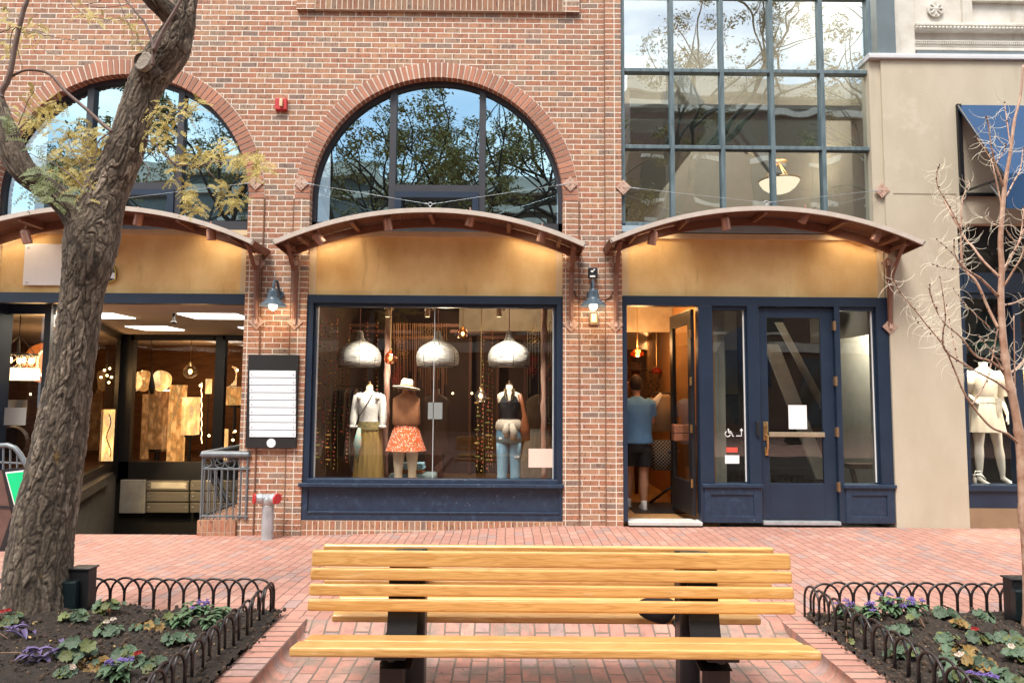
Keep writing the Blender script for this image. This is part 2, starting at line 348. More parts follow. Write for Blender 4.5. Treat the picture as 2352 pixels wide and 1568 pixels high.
# ================================================================ GROUND
def sst(t): t = max(0, min(1, t)); return t * t * (3 - 2 * t)
def gz(x, y): return -.125 * sst((.9 - x) / 3.4) * sst((y + 3.2) / 2.8) + .006 * noise.noise(Vector((x * .8, y * .8, 0)))
KL = G(718.5, 1408.5).x; KR = G(1774, 1409.5).x; KY = -3.56; FLO = -.09
def floor_z(x, y): return FLO * sst((KY + .25 - y) / .55) + .006 * noise.noise(Vector((x * .8, y * .8, 0)))
def sheet(name, x0, x1, y0, y1, zf, m, d=.25, kind='structure', skip=None):
    nx, ny = max(1, int((x1 - x0) / d)), max(1, int((y1 - y0) / d)); b = MB()
    vs = [(x0 + (x1 - x0) * i / nx, y0 + (y1 - y0) * j / ny) for j in range(ny + 1) for i in range(nx + 1)]
    b.add([(x, y, zf(x, y)) for x, y in vs], [(j * (nx + 1) + i, j * (nx + 1) + i + 1, (j + 1) * (nx + 1) + i + 1, (j + 1) * (nx + 1) + i) for j in range(ny) for i in range(nx)])
    return b.build(name, m, smooth=True, kind=kind)
sheet('pavement', -16, 16, KY, .0, gz, 'pave', .2)
sheet('seating_floor', KL - .02, KR + .02, -9.6, KY, lambda x, y: floor_z(x, y) if y < KY - .02 else gz(x, y), 'pave_old', .12)
sheet('street', -60, 60, -30, -9.6, lambda x, y: FLO, 'pave_old', 4)
sheet('ground', -200, 200, -200, 200, lambda x, y: -2.6, mat('bare earth', (.12, .09, .07), .95), 40)
def cove(b, xk, sgn):    # quarter round gutter bricks from the floor up to the kerb face
    n = 7; r = .085; ny = 60
    for j in range(ny):
        y0, y1 = KY - .05 - (9.6 + KY) * j / ny, KY - .05 - (9.6 + KY) * (j + 1) / ny
        for k in range(n):
            a0, a1 = PI / 2 * k / n, PI / 2 * (k + 1) / n
            def P(a, y):
                h = min(1, (KY - y) / .6)
                return (xk + sgn * (r - r * math.sin(a)), y, FLO * sst((KY + .25 - y) / .55) + (r - r * math.cos(a)) * h * .8)
            b.quad(P(a0, y0), P(a1, y0), P(a1, y1), P(a0, y1))
for s_, xk, km in ((1, KL, 'kerb'), (-1, KR, 'kerb_r')):
    b = MB(); x0, x1 = (xk - .2, xk) if s_ > 0 else (xk, xk + .2)
    ny = 24
    for j in range(ny):
        y0, y1 = KY - (9.6 + KY) * j / ny, KY - (9.6 + KY) * (j + 1) / ny
        b.mi = 0; b.quad((x0, y0, .004), (x1, y0, .004), (x1, y1, .004), (x0, y1, .004))
        b.mi = 1; b.quad((xk, y0, .004), (xk, y1, .004), (xk, y1, -.12), (xk, y0, -.12))
    b.build('kerb', [km, 'kerbface'], kind='structure')
    b = MB(); cove(b, xk, s_); b.build('gutter', bricks('gutter brick' + str(s_), .2, .093, ax=('X', 'Y'), stagger=0, t=.008, pal=PALP, mortar=(.34, .26, .2), fleck=.2, mvar=.3, off=(-xk + .1, 0), dirt=.4), smooth=True, kind='structure')
def soil_z(x, y):
    e = .0
    for px, py, h, r in ((-3.2, -3.8, .08, .7), (-2.6, -4.6, .05, .8), (3.6, -4.6, .06, 1.0)):
        e += h * math.exp(-((x - px) ** 2 + (y - py) ** 2) / r / r)
    p = Vector((x, y, 0))
    q = .022 * noise.noise(p * 2.3) + .014 * abs(noise.noise(p * 9)) + .012 * abs(noise.noise(p * 26)) + .007 * noise.noise(p * 60)
    d = min(min(abs(x - (KL - .2)), abs(x - (KR + .2))), abs(y - KY))
    return .012 + e + q * 2.1 + .02 * min(1, d * 4)
def soilbed(x0, x1): 
    return sheet('soil_bed', x0, x1, -6.2, KY + .08, soil_z, 'soil', .022)
soilbed(-5.2, KL - .19); soilbed(KR + .19, 5.6)
sheet('soil_beyond', -16, KL - .19, -9.6, -6.2, lambda x, y: .02, 'soil', 1); sheet('soil_beyond', KR + .19, 16, -9.6, -6.2, lambda x, y: .02, 'soil', 1)
sheet('soil_beyond', -16, -5.2, -6.2, KY + .08, lambda x, y: .02, 'soil', 1); sheet('soil_beyond', 5.6, 16, -6.2, KY + .08, lambda x, y: .02, 'soil', 1)
cl = MB()
for i in range(9000):
    x = random.choice([random.uniform(-4.6, KL - .15), random.uniform(KR + .15, 4.6)]); y = random.uniform(-5.8, KY + .1); r = random.choice([.004, .006, .008, .010, .015])
    cl.lathe([(1e-4, -r), (r * random.uniform(.7, 1), -r * .3), (r * .7, r * .6), (1e-4, r)], (x, y, soil_z(x, y) + r * .3), 5)
cl.build('soil_clods', mat('soil clods', (.06, .038, .025), .95, var=.6, island=.9), kind='stuff')
lt = MB()
for i in range(420):
    x = random.choice([random.uniform(-4.6, KL - .2), random.uniform(KR + .2, 4.6)]); y = random.uniform(-5.8, KY + .08); r = random.uniform(.006, .018); z = soil_z(x, y) + .008; a = random.uniform(0, 6.28); u = Vector((math.cos(a), math.sin(a), random.uniform(-.3, .3))) * r; v = Vector((-math.sin(a), math.cos(a), random.uniform(-.3, .3))) * r * .4; c = Vector((x, y, z))
    lt.add([c - u, c - v, c + u, c + v], [(0, 1, 2, 3)])
lt.build('fallen_leaflets', mat('dry leaflet', (.34, .22, .08), .8, var=.5, island=.7), kind='stuff')
# ================================================================ BRICK BUILDING
BB = thing('brick_building', 'long red brick shop building with arched windows above navy shopfronts', 'building', (0, .2, 0))
_r = (W(1293, 511).x - W(711, 511).x) / 2
RI = _r; RO = RI + .195
CXM = (W(1293, 511).x + W(711, 511).x) / 2; CXL = W(573, 422).x - RI
ZSM = W(1002, 179).z - RI; ZSL = ZSM
TOP = W(1176, -140).z; XR = W(1428, 600).x; XS = W(1390, 600).x
wl = MB()
def tri_strip(cx, zs):
    n = 56
    for k in range(n):
        a0, a1 = PI * k / n, PI * (k + 1) / n
        x0, z0, x1, z1 = cx + RO * math.cos(a0), zs + RO * math.sin(a0), cx + RO * math.cos(a1), zs + RO * math.sin(a1)
        wl.quad((x1, 0, z1), (x0, 0, z0), (x0, 0, TOP), (x1, 0, TOP))
tri_strip(CXL, ZSL); tri_strip(CXM, ZSM)
def wallrect(x0, x1, z0, z1): wl.quad((x0, 0, z0), (x1, 0, z0), (x1, 0, z1), (x0, 0, z1))
wallrect(-13, CXL - RO, -.4, TOP); wallrect(CXL + RO, CXM - RO, -.4, TOP); wallrect(CXM + RO, XS, -.4, TOP)
wl.box(-13, XR, .20, .30, 5.5, TOP + .02)
wl.build('wall', 'brick', BB)
def strip(x0, x1, z0, z1): MB().box(x0, x1, -.016, .19, z0, z1).build('corner_pier', 'quoin', BB)
for cx, zs in ((CXL, ZSL), (CXM, ZSM)):
    strip(cx - RO, cx - RI, -.4, zs); strip(cx + RI, cx + RO, -.4, zs)
strip(XS + .006, XR, -.4, TOP)
joint = MB()
for x in (CXL + RO, CXM - RO, CXM + RO): joint.box(x - .007, x + .007, -.0175, -.004, -.4, ZSM)
joint.box(XS - .007, XS + .005, -.0175, -.004, -.4, TOP)
joint.build('control_joints', mat('joint filler', (.20, .10, .06), .9), BB)
vm = mat('arch brick', (.40, .16, .095), .85, var=.3, vs=30, bmp=.5, bsc=110, c2=(.30, .17, .12), island=.3)
for cx, zs in ((CXL, ZSL), (CXM, ZSM)):
    b = MB(); n = 73
    for k in range(n):
        a0, a1 = PI * (k + .13) / n, PI * (k + .87) / n
        vs = []
        for r in (RI + .002, RO - .006):
            for a in (a0, a1):
                for y in (-.016, .19): vs.append((cx + r * math.cos(a), y, zs + r * math.sin(a)))
        b.add(vs, [(0, 2, 3, 1), (4, 5, 7, 6), (0, 4, 6, 2), (1, 3, 7, 5), (0, 1, 5, 4), (2, 6, 7, 3)])
    arch = b.build('arch_surround', vm, BB)
    b = MB(); n = 48
    for k in range(n):
        a0, a1 = PI * k / n, PI * (k + 1) / n
        def P(r, a, y): return (cx + r * math.cos(a), y, zs + r * math.sin(a))
        b.quad(P(RI + .006, a0, -.006), P(RO, a0, -.006), P(RO, a1, -.006), P(RI + .006, a1, -.006)); b.quad(P(RI + .006, a0, -.006), P(RI + .006, a1, -.006), P(RI + .006, a1, .19), P(RI + .006, a0, .19))
    b.build('mortar', mat('arch mortar', (.82, .73, .62), .9, bmp=.3), arch)
# ledge under the upper storey window
x0, x1, z0, z1 = R(685, -60, 1330, 29); x0b, x1b, _, _ = R(725, 0, 1293, 29)
b = MB(); b.box(x0b, x1b, -.05, .02, z0, z0 + .25); lg = b.build('ledge', bricks('ledge brick', .0677, .25, stagger=0, pal=[(p_, tuple(v * .72 for v in c_)) for p_, c_ in PAL], mortar=(.66, .54, .42), off=(0, -z0)), BB)
MB().box(x0, x0b - .002, -.055, .02, z0 - .004, TOP).build('ledge_end', 'quoin', lg); MB().box(x1b + .002, x1, -.055, .02, z0 - .004, TOP).build('ledge_end', 'quoin', lg)
_, _, zz, _ = R(725, 0, 1293, 3)
b = MB(); b.cbox(x0b, x1b, -.09, .02, z0 + .252, z0 + .30, .005); b.build('ledge_flashing', 'navy', lg)
# ---- arched windows
ZB = W(1002, 520).z
def arch_win(cx, zs, m1, m2, zt):
    wn = MB(); n = 48; yf, yb = .10, .17
    for k in range(n):
        a0, a1 = PI * k / n, PI * (k + 1) / n
        def P(r, a, y): return (cx + r * math.cos(a), y, zs + r * math.sin(a))
        ri, ro = RI - .05, RI + .01
        wn.quad(P(ri, a0, yf), P(ro, a0, yf), P(ro, a1, yf), P(ri, a1, yf)); wn.quad(P(ri, a0, yf), P(ri, a1, yf), P(ri, a1, yb), P(ri, a0, yb))
    for s in (-1, 1): wn.box(cx + s * RI - .05, cx + s * RI + .05, yf, yb, ZB - .1, zs)
    wn.box(cx - RI, cx + RI, yf, yb, ZB - .05, ZB + .07)
    for m in (m1, m2):
        h = math.sqrt(RI ** 2 - (m - cx) ** 2); wn.box(m - .04, m + .04, yf - .01, yb, ZB, zs + h)
    wn.box(m1 + .04, m2 - .04, yf - .008, yb, zt - .045, zt + .045)
    f = wn.build('window', 'bronze', BB)
    sa = MB(); a, bb = m1 + .04, m2 - .04
    for q_ in ((a, a + .08, ZB + .07, zt - .045), (bb - .08, bb, ZB + .07, zt - .045), (a + .08, bb - .08, zt - .12, zt - .045), (a + .08, bb - .08, ZB + .07, ZB + .13)): sa.box(q_[0], q_[1], yf - .03, yb, q_[2], q_[3])
    sa.build('sash', 'navy', f)
    # panes: three fields, each its own mesh with a slightly different set
    def pane(xa, xb, z0, arc, tilt):
        b = MB(); n = 20; top = []
        for i in range(n + 1):
            x = xa + (xb - xa) * i / n
            top.append((x, zs + math.sqrt(max(0, (RI - .03) ** 2 - (x - cx) ** 2)) if arc else zt - .03))
        for i in range(n):
            (xa_, za), (xb_, zb) = top[i], top[i + 1]
            def Y(x, z): return .145 + (x - xa) * tilt[0] + (z - z0) * tilt[1]
            b.quad((xa_, Y(xa_, z0), z0), (xb_, Y(xb_, z0), z0), (xb_, Y(xb_, zb), zb), (xa_, Y(xa_, za), za))
        b.build('pane', 'g_arch', f)
    pane(cx - RI + .04, m1 - .03, ZB + .05, True, (.004, .001)); pane(m1 + .03, m2 - .03, zt + .03, True, (-.003, .002)); pane(m2 + .03, cx + RI - .04, ZB + .05, True, (.002, -.002)); pane(m1 + .08, m2 - .08, ZB + .1, False, (0, .002))
ZT = W(1002, 428).z
arch_win(CXM, ZSM, W(899, 350).x, W(1107, 350).x, ZT); arch_win(CXL, ZSL, W(192, 330).x, W(405, 330).x, ZT)
b = MB()
for cx in (CXM, CXL): b.box(cx - RI + .01, cx + RI - .01, .9, .92, 2.9, 6); b.box(cx - RI + .01, cx + RI - .01, .2, .9, ZB - .12, ZB - .1)
b.build('back_wall', mat('dim room wall', (.07, .06, .05), .9), BB)
# ---- sign panels (stucco) and sills
ZP = W(1002, 678).z; ZQ = W(1002, 543).z
XLs = (CXL - RI, CXL + RI); XMs = (CXM - RI, CXM + RI); XRs = (XR + .004, W(2035, 620).x)
for (xa, xb), lab in ((XLs, 'ochre stucco panel behind the young leaves, with a blank white plate'), (XMs, 'ochre stucco panel above the display window'), (XRs, 'darker ochre stucco panel above the doors')):
    b = MB(); b.box(xa + .002, xb - .002, .06, .2, ZP, ZQ); b.mi = 1
    b.box(xa + .002, xa + .085, .045, .059, ZP + .001, ZQ); b.box(xb - .085, xb - .002, .045, .059, ZP + .001, ZQ)
    b.box(xa + .003, xb - .003, .02, .2, ZQ + .002, ZB - .06)
    b.build('sign_panel', ['stucco', 'cream'], BB)
# ---- the display window (middle shop)
def frame(name, rects, m='navy', parent=BB, **k):
    b = MB()
    for r in rects: b.cbox(*r, b=.004)
    return b.build(name, m, parent, **k)
xa, xb = XMs
ZH = W(1002, 697).z; ZG0 = W(1002, 1100).z; ZG1 = W(1002, 704).z; ZK = W(1002, 1112).z; ZBB = W(1002, 1195).z
sw = frame('shop_window', [(xa - .0, xb + .0, .0, .16, ZH, ZP - .002), (xa, xa + .075, .004, .16, ZK, ZH), (xb - .075, xb, .004, .16, ZK, ZH),
   (xa + .077, xb - .077, .05, .15, ZH - .04, ZH - .001), (xa + .077, xa + .105, .05, .15, ZK, ZH - .04), (xb - .105, xb - .077, .05, .15, ZK, ZH - .04)])
frame('sill', [(xa - .03, xb + .01, -.06, .16, ZK - .03, ZK + .012), (xa + .06, xb - .06, -.02, .14, ZK + .012, ZG0)], 'navy_worn', sw)
gx0, gx1 = xa + .118, xb - .118
b = MB()
for r in ((gx0 - .012, gx0, ZG0, ZG1), (gx1, gx1 + .012, ZG0, ZG1), (gx0, gx1, ZG1, ZG1 + .012), (gx0, gx1, ZG0 - .012, ZG0)): b.box(r[0], r[1], .095, .13, r[2], r[3])
xj = W(996, 900, .12).x; b.box(xj - .004, xj + .004, .113, .127, ZG0, ZG1)
b.build('glazing_bead', mat('pale glazing bead', (.55, .58, .58), .4), sw)
b = MB(); b.quad((gx0, .12, ZG0), (xj - .004, .12, ZG0), (xj - .004, .12, ZG1), (gx0, .12, ZG1)); b.build('pane', 'g_shop', sw)
b = MB(); b.quad((xj + .004, .12, ZG0), (gx1, .12, ZG0), (gx1, .122, ZG1), (xj + .004, .122, ZG1)); b.build('pane', 'g_shop', sw)
x0, x1, z0, z1 = R(706, 1125, 1285, 1177)
frame('base_panel', [(xa - .02, xb, .02, .16, ZBB, ZK - .032), (xa - .02, x0, -.002, .018, ZBB, ZK - .032), (x1, xb, -.002, .018, ZBB, ZK - .032), (x0, x1, -.002, .018, z1, ZK - .034), (x0, x1, -.002, .018, ZBB, z0), (x0 + .003, x1 - .003, -.012, .016, z0 - .012, z0 + .012)], 'navy_worn', sw)
b = MB(); zs0 = W(1002, 1216).z; b.box(xa - .01, xb, .004, .2, zs0 - .16, ZBB - .002); b.build('brick_sill', bricks('sill brick', .0677, .115, stagger=0, pal=PAL, mortar=(.70, .58, .45), off=(.0, -zs0 + .115 * 4 + .012)), BB)
# stickers and rectangles on the glass
def sign_rect(name, label, cat, rect, Y, m, th=.004, parent=None):
    x0, x1, z0, z1 = R(*rect, Y); b = MB(); b.box(x0, x1, Y - th, Y, z0, z1); o = b.build(name, m, parent)
    if not parent: tag(o, label, cat)
    return o
sign_rect('notice', 'square peach notice in the lower right corner of the display window', 'notice', (1214, 1030, 1269, 1073), .117, mat('peach paper', (.80, .56, .46), .8, var=.03, bmp=0))
sign_rect('notice', 'blank grey notice behind the middle pane joint of the display window', 'notice', (983, 1006 - 82, 1016, 962), .117, mat('grey paper', (.22, .24, .23), .8, var=.05, bmp=0))
# ---- right unit: open doorway, sidelights, door
xa, xb = XRs; ZH2 = W(1730, 703).z; ZT0 = W(1730, 1200).z; ZPa = W(1730, 681).z
ZG = (W(1680, 1107).z, W(1680, 711).z); ZL = W(1680, 1116).z
J = [W(v, 910).x for v in (1428, 1441, 1607, 1638, 1720, 1746, 1921, 1934, 2019, 2047)]
J[0] = xa
rf = frame('shopfront', [(xa, J[9], .0, .16, ZH2, ZPa), (J[0], J[1], .0, .16, ZT0, ZH2), (J[2], J[3], .0, .16, ZT0, ZH2), (J[4], J[5], .0, .16, ZT0, ZH2), (J[6] + .005, J[7], .0, .16, ZT0, ZH2), (J[8], J[9], .0, .16, ZT0, ZH2),
   (J[3], J[4], .03, .15, ZG[1], ZH2), (J[7], J[8], .03, .15, ZG[1], ZH2)])
for a, c in ((J[2] + .03, J[5] - .004), (J[7] - .004, J[9])):
    frame('base_panel', [(a, c, -.004, .16, ZT0, ZL - .01)], 'navy_worn', rf)
    ia, ic, iz0, iz1 = a + .085, c - .10, ZT0 + .085, ZL - .10
    frame('panel_moulding', [(a + .01, ia, -.02, -.003, ZT0 + .002, ZL - .012), (ic, c - .01, -.02, -.003, ZT0 + .002, ZL - .012), (ia, ic, -.02, -.003, iz1, ZL - .012), (ia, ic, -.02, -.003, ZT0 + .002, iz0)], 'navy_worn', rf)
    frame('sill', [(a - .02, c + .01, -.045, .16, ZL - .012, ZL + .028)], 'navy_worn', rf)
side_l = []
for a, c in ((J[3], J[4]), (J[7], J[8])):
    f = frame('sidelight', [(a, a + .022, .05, .13, ZG[0] - .02, ZG[1]), (c - .022, c, .05, .13, ZG[0] - .02, ZG[1])], 'navy', rf)
    b = MB(); b.box(a + .022, c - .022, .088, .092, ZG[0] - .02, ZG[1]); b.build('pane', 'g_door', f); side_l.append((a, c))
    b = MB(); b.box(c - .032, c - .022, .07, .087, ZG[0], ZG[1]); b.build('glazing_bead', 'white', f)
# closed door
dx0, dx1 = J[5] + .004, J[6] + .002; zd0 = W(1830, 1194).z; gx = [W(v, 910).x for v in (1768, 1893)]; gzv = (W(1830, 1111).z, W(1830, 729).z)
dr = frame('door', [(dx0, gx[0], .05, .095, zd0, ZH2 - .01), (gx[1], dx1, .05, .095, zd0, ZH2 - .01), (gx[0], gx[1], .05, .095, gzv[1], ZH2 - .01), (gx[0], gx[1], .05, .095, zd0, gzv[0])], 'navy', BB, label='closed navy glazed door with a brass pull')
b = MB(); b.box(gx[0] - .002, gx[1] + .002, .074, .079, gzv[0] - .01, gzv[1] + .01); b.build('pane', 'g_door', dr)
z_ = W(1830, 998).z; b = MB(); b.cbox(gx[0] - .005, gx[1] + .01, .028, .049, z_ - .028, z_ + .028, .004); b.build('push_bar', mat('aged brass bar', (.55, .44, .30), .4, .6), dr)
hx = W(1762, 1000).x; z0, z1 = W(1762, 1046).z, W(1762, 968).z
b = MB(); b.cbox(hx - .028, hx + .028, .04, .05, z0 + .18, z1, .004); b.tube([(hx, .04, z1 - .16), (hx, -.01, z1 - .17), (hx, -.015, z0 + .1), (hx, .03, z0 + .02)], .014, 8); b.lathe([(1e-4, 0), (.018, 0), (.018, .01), (1e-4, .012)], (hx, .04, z1 - .06), 12, mtx=Matrix.Rotation(PI / 2, 3, 'X')); b.cbox(hx - .02, hx + .02, .02, .05, z0, z0 + .1, .004)
b.build('handle', 'brass', dr, smooth='auto')
for py in (748, 875, 992, 1118):
    b = MB(); z = W(1922, py).z; x = J[6] + .004; b.tube([(x, .0, z - .06), (x, .0, z + .06)], .009, 8); b.box(x - .016, x + .016, -.0035, .045, z - .055, z + .055); b.build('hinge', mat('worn brass hinge', (.28, .17, .09), .5, .6) if 'hg' not in M else M['hg'], dr, smooth='auto')
b = MB(); b.cbox(dx0, dx1, -.03, .12, ZT0 - .02, zd0 - .012, .004); b.build('threshold', 'steel', dr)
x, z = W(1739, 985).x, 0; z0, z1 = W(1739, 1000).z, W(1739, 966).z
b = MB(); b.cbox(x - .018, x + .018, -.035, -.001, z0, z1, .008); tag(b.build('card_reader', 'black'), 'small black card reader on the post left of the closed door', 'card reader')
sign_rect('notice', 'white paper sheet taped inside the closed door glass', 'notice', (1811, 930, 1853, 985), .073, 'white')
sign_rect('sticker', 'red sticker on the left sidelight, above a white one', 'sticker', (1668, 1027, 1694, 1038), .087, mat('red vinyl', (.75, .09, .06), .5, var=.05, bmp=0))
sign_rect('sticker', 'white sticker below the red one on the left sidelight', 'sticker', (1665, 1045, 1698, 1064), .087, 'white')
# wheelchair symbol with arrow, white vinyl
b = MB(); sx, sz = W(1675, 994, .085).x, W(1675, 994, .085).z; k = .042; Y_ = .0855
b.lathe([(1e-4, -.001), (.011, -.001), (.011, .001), (1e-4, .001)], (sx - .01, Y_, sz + k), 10, mtx=Matrix.Rotation(PI / 2, 3, 'X'))
b.tube([(sx - .01, Y_, sz + k * .7), (sx - .006, Y_, sz), (sx + .03, Y_, sz), (sx + .042, Y_, sz - .04), (sx + .055, Y_, sz - .036)], .006, 4)
b.tube([(sx - .008, Y_, sz + .018), (sx + .024, Y_, sz + .018)], .005, 4)
b.tube([(sx - .018 + .032 * math.cos(a), Y_, sz - .012 + .032 * math.sin(a)) for a in [math.radians(110 + 24 * i) for i in range(11)]], .005, 4)
ax = sx + .115; b.tube([(ax - .03, Y_, sz - .035), (ax + .035, Y_, sz - .035), (ax + .035, Y_, sz + .035)], .006, 4); b.add([(ax + .012, Y_, sz + .028), (ax + .058, Y_, sz + .028), (ax + .035, Y_, sz + .06)], [(0, 1, 2)])
tag(b.build('symbol_sticker', emis('white vinyl', (.85, .85, .85), .0) if 0 else 'white'), 'white wheelchair symbol and corner arrow on the left sidelight', 'sticker')
# open door leaf, folded inward on the right jamb
hxw = J[2] - .03; w_, ang = .86, math.radians(94)
mt = Matrix.Translation((hxw, .10, 0)) @ Matrix.Rotation(ang, 4, 'Z')
od = MB()
for r in ((0, .13, 0, .045, zd0 + .02, ZH2 - .03), (w_ - .12, w_, 0, .045, zd0 + .02, ZH2 - .03), (.13, w_ - .12, 0, .045, zd0 + .02, zd0 + .42), (.13, w_ - .12, 0, .045, ZH2 - .2, ZH2 - .03)): od.cbox(*r, b=.004, mtx=mt)
odo = od.build('open_door', 'black', BB, label='dark door leaf standing open into the shop')
b = MB(); b.box(.13, w_ - .12, .02, .025, zd0 + .42, ZH2 - .2, mtx=mt); b.build('pane', 'g_door', odo)
for py in (765, 875, 985, 1112): b = MB(); z = W(1600, py).z; b.cbox(-.03, .035, .046, .056, z - .05, z + .05, .003, mtx=mt); b.tube([mt @ Vector((-.01, .06, z - .05)), mt @ Vector((-.01, .06, z + .05))], .01, 8); b.build('hinge', 'brass', odo)
b = MB(); b.ball(mt @ Vector((w_ - .06, .08, W(1550, 1050).z)), .028, 12); b.build('knob', 'black', odo, smooth=True)
b = MB(); b.cbox(J[1], J[2], -.06, .2, ZT0 - .03, ZT0 + .012, .005); b.build('threshold', mat('worn white threshold', (.55, .55, .52), .6), BB)
# ---- stair hall glazing above (grid of 5 columns)
gxs = [W(v, 340).x for v in (1433, 1547, 1664, 1780, 1897, 2010)]; gxs[0] = XR + .03
gzs = [W(1700, v).z for v in (514, 336, 159, -16, -180)]
YG = .10
gr = MB()
for x in gxs: gr.cbox(x - .026, x + .026, YG - .06, YG + .05, gzs[0], gzs[-1], .006)
for i, z in enumerate(gzs[:-1]):
    for j in range(5): gr.cbox(gxs[j] + .026, gxs[j + 1] - .026, YG - .055, YG + .05, z - .025, z + .025, .006)
gw = gr.build('window_grid', 'mullion', BB)
b = MB(); b.box(XR + .003, gxs[-1] + .02, .0, .2, gzs[0] - .11, gzs[0] - .032); b.build('sill', mat('pale blue sill', (.35, .45, .52), .6), gw)
for i in range(4):
    for j in range(5):
        a, c, z0, z1 = gxs[j] + .024, gxs[j + 1] - .024, gzs[i] + .023, gzs[i + 1] - .023
        t1, t2 = random.uniform(-.004, .004), random.uniform(-.003, .003); b = MB(); w2, h2 = (c - a) / 2, (z1 - z0) / 2
        b.quad((a, YG - t1 * w2 - t2 * h2, z0), (c, YG + t1 * w2 - t2 * h2, z0), (c, YG + t1 * w2 + t2 * h2, z1), (a, YG - t1 * w2 + t2 * h2, z1)); b.build('pane', 'g_wall', gw)
# stair hall behind the glass
hx0, hx1 = XR + .05, gxs[-1] + .25
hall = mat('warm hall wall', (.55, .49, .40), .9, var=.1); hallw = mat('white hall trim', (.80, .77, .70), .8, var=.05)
b = MB(); b.box(hx0 - .2, hx1, 4.2, 4.3, 2.4, 10); b.box(hx0 - .25, hx0 - .2, .2, 4.3, 2.4, 10); b.box(hx1, hx1 + .05, .2, 4.3, 2.4, 10)
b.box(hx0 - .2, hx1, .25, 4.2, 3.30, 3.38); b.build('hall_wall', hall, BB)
b = MB(); zc = W(1700, 262, .5).z
b.mi = 0; b.box(hx0 - .19, hx0 + 1.35, 1.2, 4.2, zc, zc + .18); b.box(gxs[2] - .5, gxs[2] - .12, 1.1, 1.3, zc + .1, gzs[2] + .2)
b.prism([(hx0 - .1, gzs[2] + .95), (gxs[1] + .1, gzs[2] + .95), (gxs[2] + .1, gzs[2] - .1), (gxs[2] - .12, gzs[2] - .1), (gxs[1], gzs[2] + .75), (hx0 - .1, gzs[2] + .75)], 1.0, 1.2)
b.prism([(gxs[3] + .0, gzs[2] - .2), (gxs[3] + .12, gzs[2] - .2), (gxs[4], gzs[1] + .12), (gxs[4] - .14, gzs[1] + .12)], 1.4, 1.5)
b.mi = 1; b.prism([(gxs[3] - .3, gzs[2] + .5), (gxs[3] - .1, gzs[2] + .5), (gxs[4], gzs[2] - .3), (gxs[4] - .2, gzs[2] - .3)], 2.2, 2.3)
b.mi = 0; b.box(hx0 - .19, hx1, .25, .55, zc - .06, zc + .02)
b.build('staircase', [hallw, hall], BB)
b = MB(); zb_ = gzs[1] + .02; b.box(XR + .06, gxs[4] - .02, .16, .19, zb_, zc - .07); b.build('balcony_glass', glass('green tinted glass', .12, (.35, .45, .45)), BB)
light('hall_light', 'AREA', ((hx0 + hx1) / 2, 1.8, 8.6), 110, (1, .95, .86), 2.2)
q_ = W(1790, 425, 2.0); bl = thing('bowl_pendant', 'white glass bowl pendant on three brass rods behind the stair glazing', 'pendant lamp', q_)
b = MB(); b.lathe([(.30, .06), (.285, .03), (.24, -.04), (.16, -.10), (.06, -.135), (1e-4, -.14)], q_, 32); b.build('bowl', emis('lit alabaster', (1, .80, .55), 1.3), bl, smooth=True)
b = MB()
for k in range(3): a = .4 + k * 2.094; b.tube([q_ + Vector((.30 * math.cos(a), .30 * math.sin(a), .06)), q_ + Vector((.02 * math.cos(a), .02 * math.sin(a), .34))], .008, 6)
b.tube([q_ + Vector((0, 0, -.1)), q_ + Vector((0, 0, .36))], .01, 6); b.lathe([(.13, .36), (.11, .38), (1e-4, .39)], q_, 20); b.torus(q_ + Vector((0, 0, .06)), .30, .012, 'Z', 28, 6); b.build('rods', 'brass', bl, smooth='auto')
light('bowl_light', 'POINT', q_ + Vector((0, 0, .2)), 22, (1, .8, .55), .2)
b = MB(); b.box(hx0 - .2, hx1, .2, 4.3, 9.4, 9.5); b.build('ceiling', hallw, BB)
# door-level hall (behind the closed door and the sidelights)
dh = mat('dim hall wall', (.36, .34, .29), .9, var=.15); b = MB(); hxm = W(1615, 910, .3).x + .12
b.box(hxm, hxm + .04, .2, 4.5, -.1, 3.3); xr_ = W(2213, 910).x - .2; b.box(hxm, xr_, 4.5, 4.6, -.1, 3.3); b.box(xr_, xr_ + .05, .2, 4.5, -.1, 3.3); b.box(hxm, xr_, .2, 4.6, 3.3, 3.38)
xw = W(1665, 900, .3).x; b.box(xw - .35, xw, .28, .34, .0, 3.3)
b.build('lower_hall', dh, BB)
b = MB(); b.box(W(1700, 910, 2.6).x, W(1912, 910, 2.6).x, 2.6, 2.7, -.1, 3.3); xa_, xb_ = W(1916, 910, .3).x, W(1912, 910, 2.65).x; b.quad((xa_, .3, -.1), (xb_, 2.65, -.1), (xb_, 2.65, 3.3), (xa_, .3, 3.3)); b.build('light_screen', mat('dark screen', (.055, .045, .036), .9), BB)  # added dark screens that keep the hall light out of the door glass
b = MB(); b.mi = 0; b.box(hxm, xr_, .16, 4.6, -.1, -.02)
stx = W(1765, 900, 1.4).x
for i in range(9): b.box(stx, W(1897, 900, 1.6).x, 1.2 + i * .28, 4.4, -.02 + i * .18, .16 + i * .18)
b.mi = 1
for (p0, p1, y_, w_s) in ((W(1772, 790, 1.1), W(1893, 1100, 1.1), 1.1, .10), (W(1790, 740, 1.3), W(1897, 940, 1.3), 1.3, .05)):
    b.prism([(p0.x - w_s, p0.z), (p0.x + w_s, p0.z), (p1.x + w_s, p1.z), (p1.x - w_s, p1.z)], y_, y_ + .05)
b.build('lower_stairs', [mat('dark stair', (.03, .028, .026), .8), mat('stringer', (.66, .58, .47), .7)], BB)
